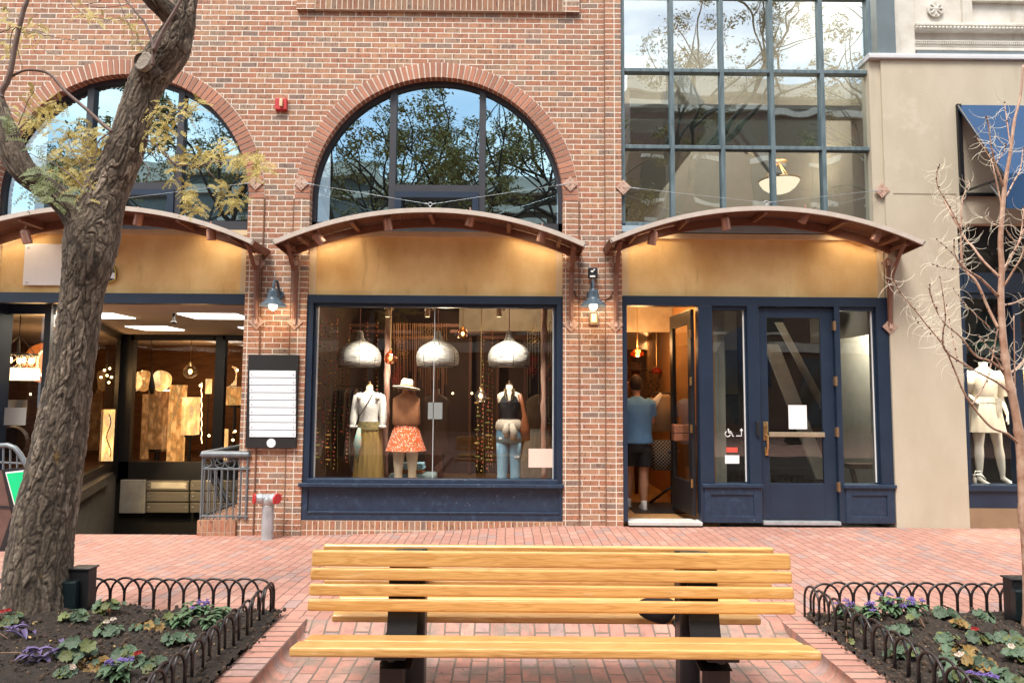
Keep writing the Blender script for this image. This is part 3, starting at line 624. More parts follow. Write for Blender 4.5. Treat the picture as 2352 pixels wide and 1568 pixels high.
light('lower_hall_fill', 'POINT', (xr_ - .35, 1.5, 2.7), 130, (1, .95, .85), .3); light('lower_hall_fill', 'POINT', (J[3] + .3, .75, 2.95), 14, (1, .95, .85), .1)  # fill points without fixtures, added to brighten what shows in the sidelights
# bench-like ledge seen in the right sidelight
b = MB(); xk_ = W(1985, 1070, .6).x; zk_ = W(1985, 1070, .6).z; b.box(xk_ - .2, xk_ + .25, .55, .75, zk_ - .03, zk_ + .03); b.prism([(xk_ - .17, zk_ - .03), (xk_ - .13, zk_ - .03), (xk_ - .05, zk_ - .35), (xk_ - .1, zk_ - .35)], .6, .66)
tag(b.build('console_table', 'darkwood'), 'small dark wooden table seen through the right sidelight', 'table')
# right grey column of the brick building
x0, x1, z0, z1 = R(2013, -80, 2046, 128, .12); b = MB(); b.box(x0, x1 + .05, .12, .5, z0 - .2, z1); b.build('end_column', 'slate', BB)
# ================================================================ BEIGE BUILDING
BG = thing('beige_building', 'beige rendered building with pale carved stone above and a navy shopfront', 'building', (5, .2, 0))
bx0 = J[9] + .004; bx1 = W(2213, 910).x; zt = W(2150, 140).z; zw = W(2280, 515).z
b = MB(); b.box(bx0, bx1, -.02, .5, -.03, zt); b.box(bx1, 12, -.02, .5, zw, zt); b.box(9.2, 12, -.02, .5, -.03, zw)
b.box(bx0 - .14, bx0, .01, .5, W(2020, 560).z, zt)
b.build('wall', 'beige', BG)
z = W(2150, 446).z; b = MB(); b.box(bx0 + .1, bx1, -.024, -.019, z - .008, z + .004); b.box(bx1 - .006, bx1 + .006, -.024, -.019, zw, z); b.build('render_joint', mat('joint shade', (.36, .30, .22), .9), BG)
b = MB(); b.cbox(bx0 - .16, 12, -.06, .5, zt + .001, zt + .05, .008); b.cbox(bx0 - .16, 12, -.045, .49, zt + .05, zt + .075, .006); b.build('coping', mat('pale metal coping', (.55, .55, .56), .5, var=.1), BG)
xs0 = W(2047, 60, .5).x; xs1 = W(2094, 60, .5).x
b = MB(); b.box(xs0, 12, .5, .7, zt, 9); b.box(xs0, xs1, .44, .5, zt, 9)
def band(py0, py1, d, x=None): z0, z1 = W(2200, py1, .5).z, W(2200, py0, .5).z; b.cbox((x or xs1) - .0, 12, .5 - d, .52, z0, z1, min(.012, (z1 - z0) / 3))
band(62, 70, .11); band(70, 77, .08); band(98, 102, .06); band(102, 114, .035); band(114, 122, .055)
b.box(W(2228, 10, .5).x, 12, .44, .5, W(2200, 7, .5).z, 9); b.box(W(2206, 10, .5).x, W(2228, 10, .5).x, .46, .5, W(2200, 62, .5).z, 9)
st = b.build('stonework', 'stone', BG)
b = MB(); z = W(2200, 66, .4).z; x = xs1
while x < 8: b.ball((x, .385, z), .02, 8); x += .05
z = W(2200, 100, .44).z; x = xs1
while x < 8: b.box(x, x + .014, .428, .442, z - .012, z + .012); x += .028
b.build('egg_moulding', 'stone', st)
b = MB(); b.box(xs1, 12, .4, .5, zt + .076, W(2200, 123, .45).z); b.build('dark_flashing', 'slate', BG)
b = MB(); c_ = W(2152, 18, .44)
b.lathe([(.02, 0), (.09, 0), (.105, .02), (.10, .035), (.06, .03), (.02, .045), (1e-4, .05)], (c_.x, .5, c_.z), 32, mtx=Matrix.Rotation(PI / 2, 3, 'X'), wob=lambda a, z: 1 + .08 * abs(math.sin(4 * a)) * (1 if z > .01 else .3))
for k in range(8):
    a = 2 * PI * k / 8; b.tube([(c_.x + .02 * math.cos(a), .462, c_.z + .02 * math.sin(a)), (c_.x + .085 * math.cos(a), .462, c_.z + .085 * math.sin(a))], [.006, .014], 6)
b.build('rosette', 'stone', BG, smooth='auto')
# shopfront of the beige building
zz = {k: W(2280, v).z for k, v in dict(a=515, b=566, c=625, d=672, e=682, f=1114, g=1122, h=1167, i=1198).items()}
f = frame('shop_window', [(bx1, bx1 + .085, .04, .2, zz['h'], zz['b']), (bx1 + .085, 9.2, .03, .2, zz['d'], zz['c']), (bx1 + .085, 9.2, .06, .2, zz['e'], zz['d'] - .001), (bx1, 9.2, .02, .2, zz['h'], zz['g'] - .03), (bx1, 9.2, -.01, .2, zz['g'] - .03, zz['f'])], 'navy', BG)
xp = W(2341, 900).x; frame('post', [(xp, xp + .1, .05, .2, zz['f'], zz['d'])], 'navy', f)
b = MB(); b.quad((bx1 + .085, .12, zz['f']), (xp, .12, zz['f']), (xp, .12, zz['e']), (bx1 + .085, .12, zz['e'])); b.build('pane', 'g_shop', f)
b = MB(); b.quad((xp + .1, .12, zz['f']), (9.2, .12, zz['f']), (9.2, .12, zz['e']), (xp + .1, .12, zz['e'])); b.build('pane', 'g_shop', f)
b = MB(); b.quad((bx1 + .085, .12, zz['c']), (9.2, .12, zz['c']), (9.2, .12, zz['b']), (bx1 + .085, .12, zz['b'])); b.build('transom_pane', 'g_door', f)
b = MB(); b.box(bx1, 9.2, .1, .5, zz['b'], zz['a']); b.build('dark_lintel', 'black', BG)
b = MB(); b.box(bx1, 9.2, .0, .2, -.05, zz['h'] - .002); b.build('plinth', mat('brown stone plinth', (.30, .20, .11), .6, vs=2, c2=(.22, .14, .08)), BG)
b = MB(); b.box(bx1, 9.2, 2.6, 2.7, -.1, 4); b.box(bx1 - .1, bx1, .5, 2.7, -.1, 4); b.box(9.15, 9.2, .3, 2.6, -.1, 4); b.box(bx1, 9.2, .2, 2.6, 3.65, 3.7); b.box(bx1, 9.2, .2, 2.6, -.1, zz['f'] - .25); b.build('shop_interior', mat('dark shop', (.035, .028, .025), .9), BG)
# awning
aw = thing('shop_awning', 'blue fabric awning on a black frame above the right shop', 'awning', (6, -.4, 4))
ax0 = W(2192, 243).x; az1 = W(2192, 243).z; ac = W(2300, 398, -.82); az2 = W(2304, 479, -.82).z
mb_ = mat('blue canvas', (.005, .045, .125), .8, vs=2, var=.15, bmp=.2, bsc=200)
b = MB(); b.prism([(0, 0)], 0, 0) if 0 else None
def aq(x0, x1, p, q_, t=.008):
    b.add([(x, y, z) for x in (x0, x1) for y, z in (p, q_, (q_[0], q_[1] - t), (p[0], p[1] - t))], [(0, 1, 5, 4), (3, 7, 6, 2), (0, 3, 2, 1), (4, 5, 6, 7), (0, 4, 7, 3), (1, 2, 6, 5)])
aq(ax0, 9.6, (-.025, az1), (-.82, ac.z)); b.build('canvas', mb_, aw)
b = MB(); n = 60
for i in range(n):
    xa_, xb_ = ax0 + (9.6 - ax0) * i / n, ax0 + (9.6 - ax0) * (i + 1) / n; ya, yb = -.825 + .006 * math.sin(i * 1.3), -.825 + .006 * math.sin((i + 1) * 1.3)
    b.quad((xa_, ya, az2), (xb_, yb, az2), (xb_, -.825, ac.z), (xa_, -.825, ac.z))
b.build('valance', mb_, aw)
b = MB(); zl = W(2200, 449).z; P_ = lambda y, z, x=ax0: (x + .012, y, z)
b.box(ax0, ax0 + .05, -.06, -.022, zl, az1); b.box(ax0, 9.6, -.06, -.03, zl - .02, zl + .02); b.tube([P_(-.05, az1 - .02), P_(-.8, ac.z - .02)], .012, 6); b.tube([P_(-.8, ac.z - .02), P_(-.8, az2 + .02)], .012, 6)
b.tube([(ax0 + .03, -.06, zl + .03), (ax0 + .03, -.80, ac.z - .03)], .016, 6); b.tube([(ax0 + .03, -.5, zl + .03 + (ac.z - .06 - zl) * .6), (ax0 + .03, -.79, az2 + .03)], .014, 6)
b.build('frame', 'black', aw)
# ================================================================ CANOPIES
M['strip'] = emis('warm light strip', (1, .82, .58), 14)
def canopy(cx, zc, hw, label, lamps, left=True, brk=1.678, right_only=False):
    t = thing('canopy', label, 'canopy', (cx, -.3, zc), 'arched canopies over the shopfronts')
    sag = .40; Rr = (hw * hw + sag * sag) / (2 * sag); am = math.asin(hw / Rr); c0 = zc - Rr
    def A(u, r, y): a = (-am + 2 * am * u); return (cx + (Rr + r) * math.sin(a), y, c0 + (Rr + r) * math.cos(a))
    def arcbar(y0, y1, r0, r1, n=44, e=0, xs=1):
        b_ = MB()
        pr = [[A(u * (1 - 2 * e) + e, r, y) for (r, y) in ((r0, y0), (r1, y0), (r1, y1), (r0, y1))] for u in [i / n for i in range(n + 1)]]
        for i in range(n):
            p, q_ = pr[i], pr[i + 1]
            for k in range(4): b_.quad(p[k], q_[k], q_[(k + 1) % 4], p[(k + 1) % 4])
        b_.quad(*pr[0]); b_.quad(*pr[-1]); return b_
    arcbar(-.57, -.545, -.052, .0).build('fascia', 'canopy', t)
    # corrugated sheet
    b_ = MB(); n = 220
    for i in range(n):
        u0, u1 = i / n, (i + 1) / n; r0 = -.012 + .005 * (i % 2); r1 = -.012 + .005 * ((i + 1) % 2)
        b_.quad(A(u0, r0, -.545), A(u1, r1, -.545), A(u1, r1, -.0), A(u0, r0, -.0)); b_.quad(A(u0, r0 + .012, -.545), A(u0, r0 + .012, -.0), A(u1, r1 + .012, -.0), A(u1, r1 + .012, -.545))
    b_.build('roof_sheet', 'rustdark', t)
    arcbar(-.11, -.075, -.115, -.02, e=.035).build('rear_beam', 'rust', t)
    for e0, e1 in ((.045, .24), (.76, .955)):
        sb = MB(); nn_ = 16
        for i in range(nn_):
            u0, u1 = e0 + (e1 - e0) * i / nn_, e0 + (e1 - e0) * (i + 1) / nn_; sb.quad(A(u0, -.085, -.055), A(u1, -.085, -.055), A(u1, -.085, -.035), A(u0, -.085, -.035))
        sb.build('light_strip', 'strip', t)
    arcbar(-.544, -.53, -.058, -.015).build('front_beam', 'rustdark', t)
    for u in (.0, 1.0):
        p = A(u, 0, 0); s = 1 if u == 0 else -1; b_ = MB(); q0, q1 = A(u, 0, 0), A(u, -.09, 0)
        b_.add([(q0[0], -.57, q0[2]), (q1[0], -.57, q1[2] + .03), (q1[0], -.0, q1[2] + .0), (q0[0], -.0, q0[2]), (q0[0] + s * .012, -.57, q0[2]), (q1[0] + s * .012, -.57, q1[2] + .03), (q1[0] + s * .012, -.0, q1[2]), (q0[0] + s * .012, -.0, q0[2])], [(0, 1, 2, 3), (4, 7, 6, 5), (0, 4, 5, 1), (3, 2, 6, 7), (0, 3, 7, 4), (1, 5, 6, 2)])
        b_.build('end_plate', 'rust', t)
    for u in (.0 + .08, .25, .5, .75, .92):
        b_ = MB(); p0, p1, q0, q1 = A(u - .006, -.02, -.54), A(u + .006, -.02, -.54), A(u - .006, -.085, -.54), A(u + .006, -.085, -.54)
        vs = [(x, y, z) for y in (-.54, -.03) for (x, _, z) in (p0, p1, q1, q0)]
        b_.add(vs, [(0, 1, 2, 3), (7, 6, 5, 4), (0, 4, 5, 1), (1, 5, 6, 2), (2, 6, 7, 3), (3, 7, 4, 0)]); b_.build('rafter', 'rust', t)
    # spot lamps
    for (px, py, dx, dz) in lamps:
        p = W(px, py, -.40); b_ = MB(); dv = Vector((dx, .25, -1 + .0 * dz)).normalized(); c_ = Vector((p.x, -.40, p.z)); m3 = dv.to_track_quat('-Z', 'Y').to_matrix()
        b_.lathe([(1e-4, .10), (.028, .095), (.046, .075), (.052, .05), (.052, -.07), (.046, -.076), (.042, -.06), (1e-4, -.055)], c_, 16, mtx=m3)
        b_.tube([c_ + Vector((0, 0, .03)), c_ + Vector((0, -.03, .09)), (p.x, -.42, p.z + .14)], .009, 6)
        b_.build('spot_lamp', mat('copper brown lamp', (.36, .17, .12), .35, .5) if 'clamp' not in M else M['clamp'], t, smooth='auto')
    for s in (-1, 1):
        x = cx + s * brk
        zt_ = c0 + math.sqrt(Rr ** 2 - (x - cx) ** 2) - .05; zb_ = W(1300, 745).z; b_ = MB()
        b_.box(x - .022, x + .022, -.045, -.02, zb_, zt_ - .12)
        pts = [Vector((x, -.05, zb_ + .02)), Vector((x, -.075, zb_ + .35)), Vector((x, -.12, zb_ + .62)), Vector((x, -.22, zt_ - .2)), Vector((x, -.34, zt_ - .07)), Vector((x, -.46, zt_ + .01))]
        b_.tube(pts, .026, 4, flat=.5); b_.box(x - .02, x + .02, -.48, -.03, zt_ - .04, zt_ - .005)
        br = b_.build('bracket', 'rust', t)
        for zq, rr in ((zb_, .092), (zt_ - .17, .085)):
            b2 = MB(); b2.prism([(x - rr, zq), (x, zq - rr), (x + rr, zq), (x, zq + rr)], -.03, -.018)
            for ddx, ddz in ((.05, 0), (-.05, 0), (.025, .0), (-.025, .0)): b2.lathe([(.007, 0), (.007, .004), (1e-4, .005)], (x + ddx, -.03, zq + ddz), 6, mtx=Matrix.Rotation(PI / 2, 3, 'X'))
            b2.cbox(x - .018, x + .018, -.06, -.03, zq - .03, zq + .04, .004); b2.build('anchor_plate', 'plate', br)
    for s in (-1, 1): light('canopy_spot', 'SPOT', (cx + s * 1.15, -.44, c0 + Rr - .26), 2.6, (1, .84, .62), .08, rot=(math.radians(34), 0, 0), spot=2.3)
    # eye bolt, cables, wall anchors
    ex = (cx, -.545, zc + .0); b_ = MB(); b_.torus((cx, -.545, zc + .045), .022, .005); b_.tube([(cx, -.545, zc), (cx, -.545, zc + .025)], .006, 6); b_.build('eye_bolt', 'steel', t, smooth=True)
    return t
M['clamp'] = mat('copper brown lamp', (.46, .25, .18), .35, .3, vs=30, var=.2)
zc = W(990, 478, -.55).z
cxm = W(996, 700).x; cxl = W(275, 700).x; cxr = W(1727, 700).x
k1 = canopy(cxm, zc, 1.81, 'middle arched canopy, over the clothes display window', [(732, 548, .9, 0), (891, 514, .15, 0), (1080, 505, -.3, 0), (1245, 541, -.25, 0)])
k2 = canopy(cxl, zc, 1.81, 'left arched canopy, partly behind the big tree trunk', [(318, 503, -.3, 0), (485, 537, 0, 0), (60, 545, .2, 0)])
k3 = canopy(cxr, W(1760, 474, -.55).z, 1.83, 'right arched canopy, over the open doorway and the closed door', [(1499, 548, -.15, 0), (1667, 513, .2, 0), (1848, 498, -.5, 0), (2015, 540, -.5, 0)])
def cable(t, cx, zc, ends):
    for (px, py) in ends:
        p = W(px, py, -.03); b_ = MB(); a = Vector((cx, -.545, zc + .045)); e = Vector((p.x, -.04, p.z)); s = 1 if e.x > a.x else -1
        d = (e - a).normalized(); b_.tube([a + d * .02, e], .0028, 5); b_.tube([e - d * .16, e - d * .06], .007, 6); b_.tube([a + d * .03, a + d * .07], .006, 6); b_.torus(e - d * .18, .01, .003)
        b_.build('cable', 'steel', t)
        rr = .095; b_ = MB(); b_.prism([(p.x - rr, p.z), (p.x, p.z - rr), (p.x + rr, p.z), (p.x, p.z + rr)], -.032, -.018)
        for ddx, ddz in ((.055, 0), (-.055, 0), (0, .055), (0, -.055), (0, 0)): b_.lathe([(.008, 0), (.008, .006), (1e-4, .008)], (p.x + ddx, -.032, p.z + ddz), 6, mtx=Matrix.Rotation(PI / 2, 3, 'X'))
        b_.build('anchor_plate', 'plate', t)
cable(k1, cxm, zc, [(692, 420), (1310, 422)]); cable(k2, cxl, zc, [(587, 419)]); cable(k3, cxr, W(1760, 474, -.55).z, [(1432, 430), (2026, 437)])
if 0: pass
# warm light strips tucked behind each rear beam
for cx in ():
    for s in (-1, 1):
        light('canopy_light', 'AREA', (cx + s * 1.15, -.07, zc - .24), 3.2, (1, .80, .52), .5, rot=(math.radians(-20), 0, 0))
# ================================================================ WALL FIXTURES
def boxr(b, rect, Y, th, bev=0):
    x0, x1, z0, z1 = R(*rect, Y)
    return b.cbox(x0, x1, Y - th, Y, z0, z1, bev) if bev else b.box(x0, x1, Y - th, Y, z0, z1)
def gooseneck(px, py, label):
    p = W(px, py, -.26); z = p.z
    t = thing('wall_lamp', label, 'wall lamp', (p.x, 0, z), 'gooseneck lamps on the brick piers')
    b = MB(); b.lathe([(.003, .19), (.045, .185), (.055, .165), (.055, .15), (.062, .145), (.062, .125), (.068, .12), (.068, .09), (.075, .07), (.10, .045), (.135, .015), (.158, -.012), (.155, -.016), (.13, .008), (.095, .036), (.06, .06), (1e-4, .065)], (p.x, -.26, z), 32)
    b.build('shade', 'lampgrey', t, smooth='auto')
    b = MB(); pts = [(p.x, -.26, z + .18)] + [(p.x, -.26 + .085 * (1 - math.cos(a)), z + .22 + .085 * math.sin(a)) for a in [math.radians(20 * i) for i in range(1, 8)]] + [(p.x, -.02, z + .15)]
    b.tube(pts, .016, 8); b.lathe([(1e-4, -.015), (.05, -.015), (.055, 0), (1e-4, 0)], (p.x, -.02, z + .15), 20, mtx=Matrix.Rotation(-PI / 2, 3, 'X')); b.build('arm', 'lampgrey', t, smooth='auto')
    b = MB(); b.ball((p.x, -.26, z - .012), .05, 16, 1.1); b.build('bulb', 'bulb', t, smooth=True)
    light('wall_lamp_light', 'POINT', (p.x, -.30, z - .12), 2.6, (1, .72, .42), .05)
    return t
gooseneck(627, 700, 'blue grey gooseneck wall lamp above the directory board, bulb lit')
gooseneck(1363, 700, 'blue grey gooseneck wall lamp under the small black box, bulb lit')
b = MB()
p = W(1335, 687, -.02)
for s in (-1, 1):
    pts = [W(1363 + s * v[0], v[1], -.025) for v in ((8, 688), (24, 688), (34, 685), (40, 679), (43, 668))]; b.tube([(q.x, -.025, q.z) for q in pts], .009, 6)
tag(b.build('conduit', 'rust', smooth=True), 'thin brown conduit curving from the right wall lamp to both canopy brackets', 'conduit')
t = thing('alarm_box', 'small black box on the brick pier above the right gooseneck lamp', 'alarm', W(1361, 629, -.03))
b = MB(); boxr(b, (1350, 616, 1371, 640), -.017, .07, .012); b.build('housing', 'black', t)
b = MB(); boxr(b, (1355, 632.5, 1367, 636.5), -.087, .003); p = W(1365, 620, -.088); b.ball((p.x, -.088, p.z), .012, 8); boxr(b, (1357, 621, 1363, 625), -.087, .002); b.build('white_marking', 'white', t)
t = thing('emergency_light', 'small beige plastic light fixture under the right gooseneck lamp', 'light fixture', W(1363, 735, -.02))
b = MB(); boxr(b, (1353, 722, 1374, 747), -.017, .05, .015); b.build('housing', mat('amber grey plastic', (.33, .22, .13), .4), t)
b = MB(); boxr(b, (1357, 720, 1370, 741), -.068, .035, .014); b.build('lens', mat('warm lens', (.75, .48, .22), .3, emit=(1, .6, .25), es=.5), t)
t = thing('fire_strobe', 'square red fire alarm strobe on the brick wall between the arches', 'alarm', W(647, 242, -.02))
b = MB(); boxr(b, (634, 229, 661, 255), -.002, .05, .006); boxr(b, (638, 252, 657, 257), -.002, .04, .003); b.build('housing', 'red', t)
b = MB(); boxr(b, (643, 229, 650, 246), -.052, .03, .006); b.build('flash_lens', mat('amber lens', (.75, .55, .32), .3), t)
# directory board
t = thing('directory_board', 'black directory board with nine blank white strips on the brick pier', 'sign', W(626, 922, -.05))
b = MB(); boxr(b, (570, 815, 685, 1028), -.017, .05, .003); b.build('board', mat('matt black board', (.015, .014, .014), .5, bmp=0), t)
for i in range(9):
    y0 = 851 + i * 17.1; b = MB(); boxr(b, (573.5, y0, 679.5, y0 + 15.6), -.068, .008, .002); s_ = b.build('name_strip', 'offwhite', t)
    b = MB()
    for px in (578, 674): q = W(px, y0 + 9, -.077); b.lathe([(.008, 0), (.008, .004), (1e-4, .007)], (q.x, -.077, q.z), 8, mtx=Matrix.Rotation(PI / 2, 3, 'X'))
    b.build('screws', 'steel', s_)
q = W(623, 1017, -.068); b = MB(); b.lathe([(.053, 0), (.053, .004), (1e-4, .004)], (q.x, -.068, q.z), 32, mtx=Matrix.Rotation(PI / 2, 3, 'X')); b.build('white_disc', 'offwhite', t)
# standpipe
px_ = W(615, 1225, -.22); x, y = px_.x, -.24; z0 = gz(x, y); z1 = W(615, 1150, y).z
t = thing('fire_standpipe', 'silver standpipe with two red capped inlets before the brick pier', 'standpipe', (x, y, z0))
b = MB(); b.lathe([(.07, z0 - .05), (.07, z0 + .01), (.067, z0 + .012), (.067, z1 - .05), (.062, z1 - .045), (.078, z1 - .02), (.082, z1 + .02), (.07, z1 + .045), (1e-4, z1 + .05)], (x, y, 0), 28); b.build('pipe', 'steel', t, smooth='auto')
for s in (-1, 1):
    d = Vector((s * .82, -.55, .05)).normalized(); b = MB(); a = Vector((x, y, z1 + .03)); b.tube([a, a + d * .08, a + d * .085, a + d * .105, a + d * .12, a + d * .15], [.055, .052, .062, .062, .054, .052], 16); br = b.build('inlet', 'steel', t, smooth='auto')
    b = MB(); b.tube([a + d * .15, a + d * .155, a + d * .168], [.06, .062, .055], 20); 
    for k in (0, 2): an = k * PI / 2 + .6; u = d.cross(Vector((0, 0, 1))).normalized(); v_ = d.cross(u); e = a + d * .16 + (u * math.cos(an) + v_ * math.sin(an)) * .066; b.ball(e, .011, 6)
    b.build('cap', 'red', br, smooth='auto')
# ---------------------------------------------------------------- railings
def railing(x0, x1, Y0, Y1, z0, z1, label, n):
    t = thing('railing', label, 'railing', ((x0 + x1) / 2, Y0, z0)); L_ = Vector((x1 - x0, Y1 - Y0, 0)); A_ = Vector((x0, Y0, 0))
    def P(u, z): return A_ + L_ * u + Vector((0, 0, z))
    b = MB(); b.tube([P(-.02, z1 - .02), P(-.02, z1), P(1.03, z1), P(1.03, z1 - .02)], [.03, .04, .04, .03], 10); b.build('handrail', 'greyrail', t, smooth='auto')
    b = MB(); b.tube([P(0, z1 - .17), P(1.05, z1 - .17)], .012, 6); b.tube([P(0, z0 + .04), P(1.05, z0 + .04)], .012, 6); b.build('rails', 'greyrail', t)
    for i in range(n): u = i / (n - 1); b = MB(); b.tube([P(u, z0), P(u, z1 - (.02 if i in (0, n - 1) else .17))], .013 if i in (0, n - 1) else .009, 6); b.build('baluster', 'greyrail', t)
    for u in (.1, .38, .62, .9): 
        b = MB(); c_ = P(u, z1 - .10); b.torus(c_, .055, .006, n=20, m=5); b.build('ring', 'greyrail', t, smooth=True)
    for u in (.28, .68):
        b = MB(); c_ = P(u, z0 - .03); b.torus(c_, .06, .006, n=20, m=5); b.build('ring', 'greyrail', t, smooth=True)
    return t
xa_, xb_ = W(474, 1040, .12).x, W(570, 1040, -.02).x
railing(xa_ + .02, xb_ - .0, -.02, -.03, W(515, 1192).z, W(520, 1043).z, 'grey metal railing with rings beside the brick pier, at the stairwell', 8)
railing(xa_ + .02, xa_ + .03, .05, 1.3, W(515, 1192).z, W(520, 1043).z, 'grey railing return running back along the stairwell', 8)
b = MB(); b.box(xa_ - .0, CXL + RI - .002, -.06, 1.2, -.3, W(515, 1193).z); tag(b.build('brick_kerb', bricks('upright kerb brick', .0677, .22, stagger=0, pal=PAL[:5], mortar=(.4, .28, .2), off=(0, .3))), 'low brick upstand under the grey railing', 'brick kerb')
# left railing with curved hand rail (behind the leaning sign)
t = thing('curved_railing', 'grey railing with curved hand rail at the left edge, behind the sign board', 'railing', W(20, 1100, -.1))
b = MB(); P3 = [W(px, py, -.3) for px, py in ((-40, 1024), (0, 1023), (18, 1022), (34, 1028), (46, 1042), (60, 1066), (75, 1095))]; b.tube([(q.x, -.3, q.z) for q in P3], .03, 8); b.build('handrail', 'greyrail', t, smooth=True)
for px, y0 in ((-10, 1030), (8, 1026), (24, 1028), (40, 1040)): b = MB(); a, c = W(px, y0, -.3), W(px - 2, 1200, -.3); b.tube([a, c], .012, 6); b.build('baluster', 'greyrail', t)
b = MB(); a, c = W(-30, 1060, -.3), W(60, 1064, -.3); b.tube([a, c], .012, 6); b.build('rail', 'greyrail', t)
# A-frame sign at the left edge
t = thing('sandwich_board', 'leaning sandwich board with a green panel at the left edge', 'sign', G(20, 1270, -.05))
Yb = -1.0
def q4(b, pts, Y, th):
    v = [W(px, py, Y) for px, py in pts]; n = len(v)
    b.add([tuple(p) for p in v] + [(p.x, p.y + th, p.z) for p in v], [tuple(range(n)), tuple(range(2 * n - 1, n - 1, -1))] + [(i, i + n, (i + 1) % n + n, (i + 1) % n) for i in range(n)])
b = MB(); q4(b, [(4, 1078), (66, 1072), (66, 1240), (40, 1240), (30, 1190)], Yb, .03); b.build('frame', 'black', t)
b = MB(); q4(b, [(12, 1084), (62, 1078), (62, 1215), (43, 1200)], Yb - .004, .003); b.build('white_border', 'white', t)
b = MB(); q4(b, [(15, 1087), (60, 1082), (60, 1208), (44, 1194)], Yb - .008, .003); b.build('green_panel', mat('green panel', (.0, .60, .22), .5, var=.05, bmp=0), t)
b = MB(); q4(b, [(-60, 1075), (4, 1080), (28, 1190), (0, 1260), (-60, 1290)], Yb + .02, .02); b.build('rear_board', mat('brown board', (.14, .075, .06), .4), t)
b = MB(); q4(b, [(24, 1188), (34, 1200), (6, 1280), (-6, 1276)], Yb, .02); q4(b, [(-40, 1160), (26, 1162), (26, 1167), (-40, 1165)], Yb + .01, .008); b.build('leg', 'black', t)
# ================================================================ LEFT SHOP (lighting shop at the stairwell)
fl = thing('recessed_entrance', 'recessed stairwell entrance of the lamp shop with white ceiling and dark frames', 'entrance', (-5, 2, 0))
X0, X1 = -11.5, CXL + RI
ZC = 2.72; YB = 5.6
sl = MB(); sl.box(X0, X1, .0, .14, W(400, 697).z, ZP - .002); sl.build('header_beam', 'navy', fl)
b = MB(); b.quad((X0, .14, ZC), (X1 + .1, .14, ZC), (X1 + .1, YB + 3, ZC), (X0, YB + 3, ZC)); b.quad((X0, .141, ZC + .01), (X1 + .1, .141, ZC + .01), (X1 + .1, YB + 3, ZC + .01), (X0, YB + 3, ZC + .01)); b.build('ceiling', mat('white ceiling', (.62, .52, .47), .8, var=.06), fl)
b = MB(); b.box(X1 + .0, X1 + .1, .2, YB + 3, -1.6, ZC); b.build('side_wall', mat('dim side wall', (.10, .08, .07), .8), fl)
# ceiling panels
def cl_quad(px0, px1, py0, py1):    # a ceiling rectangle from its near and far edge
    a = ROT @ Vector(((px0 - 1176) / FPX, -(py0 - 784) / FPX, -1)); y0 = CAM.y + a.y * (ZC - .012 - CAM.z) / a.z; x0 = a.x * (ZC - .012 - CAM.z) / a.z
    c = ROT @ Vector(((px0 - 1176) / FPX, -(py1 - 784) / FPX, -1)); y1 = CAM.y + c.y * (ZC - .012 - CAM.z) / c.z
    d = ROT @ Vector(((px1 - 1176) / FPX, -(py0 - 784) / FPX, -1)); x1 = d.x * (ZC - .012 - CAM.z) / d.z
    return x0, x1, min(y0, y1), max(y0, y1)
pe = emis('ceiling light panel', (1, .93, .80), 3.2)
for i, (a, c, d, e) in enumerate(((225, 308, 731, 720), (452, 576, 732, 721), (333, 420, 758, 750), (579, 640, 760, 752))):
    x0, x1, y0, y1 = cl_quad(a, c, d, e); 
    t = thing('ceiling_panel', ['square ceiling light panel just right of the big trunk', 'square ceiling light panel nearest the dark header, right', 'square ceiling light panel farthest back, in the middle', 'ceiling light panel cut off by the brick pier'][i], 'ceiling light', ((x0 + x1) / 2, (y0 + y1) / 2, ZC), 'ceiling light panels')
    b = MB(); b.box(x0, x1, y0, y1, ZC - .016, ZC - .004); b.build('diffuser', pe, t)
    b = MB(); b.box(x0 - .02, x1 + .02, y0 - .02, y1 + .02, ZC - .0035, ZC - .001); b.build('frame', 'white', t)
light('ceiling_light', 'AREA', (-5.2, 2.6, ZC - .05), 45, (1, .88, .72), 2.0)
q = W(352, 735, 1.2); b = MB(); b.tube([(q.x, 1.8, ZC), (q.x, 1.8, ZC - .10)], .02, 8); b.lathe([(.02, -.15), (.05, -.13), (.02, -.10)], (q.x, 1.8, ZC), 10); tag(b.build('sprinkler', 'black'), 'dark sprinkler head under the white ceiling', 'sprinkler')
# back wall frame
fr = MB(); Yw = YB
def fx(px, Y=Yw): return W(px, 910, Y).x
def fz(py, Y=Yw, px=400): return W(px, py, Y).z
dk = 'black'
for (a, c, d, e) in ((276, 306, 766, 1100), (494, 516, 766, 1100), (306, 494, 766, 782), (516, 640, 766, 782), (276, 640, 1060, 1102)):
    x0, x1, z0, z1 = R(a, d, c, e, Yw); fr.box(x0, x1, Yw - .08, Yw + .05, z0, z1)
fr.build('window_frame', dk, fl)
for (a, c) in ((306, 494), (516, 640)):
    x0, x1, z0, z1 = R(a, 782, c, 1060, Yw); b = MB(); b.quad((x0, Yw, z0), (x1, Yw, z0), (x1, Yw, z1), (x0, Yw, z1)); b.build('pane', 'g_shop', fl)
b = MB(); x0, x1, z0, z1 = R(150, 1102, 640, 1230, Yw); b.box(x0 - 1, x1, Yw, Yw + .1, -1.7, z1); b.build('base_wall', mat('black base wall', (.02, .018, .016), .6), fl)
b = MB(); x0, x1, z0, z1 = R(276, 1101, 334, 1178, Yw - .1); b.cbox(x0, x1, Yw - .12, Yw - .01, z0, z1, .01); b.build('white_box', mat('grey white cabinet', (.42, .40, .36), .6), fl)
ms = mat('brushed mailbox steel', (.40, .36, .30), .28, .6, vs=3, sc=(1, 1, 30), bmp=.05)
mbx = thing('mailbox_panel', 'bank of brushed steel mailbox doors below the lamp shop window', 'mailboxes', W(440, 1140, Yw - .2))
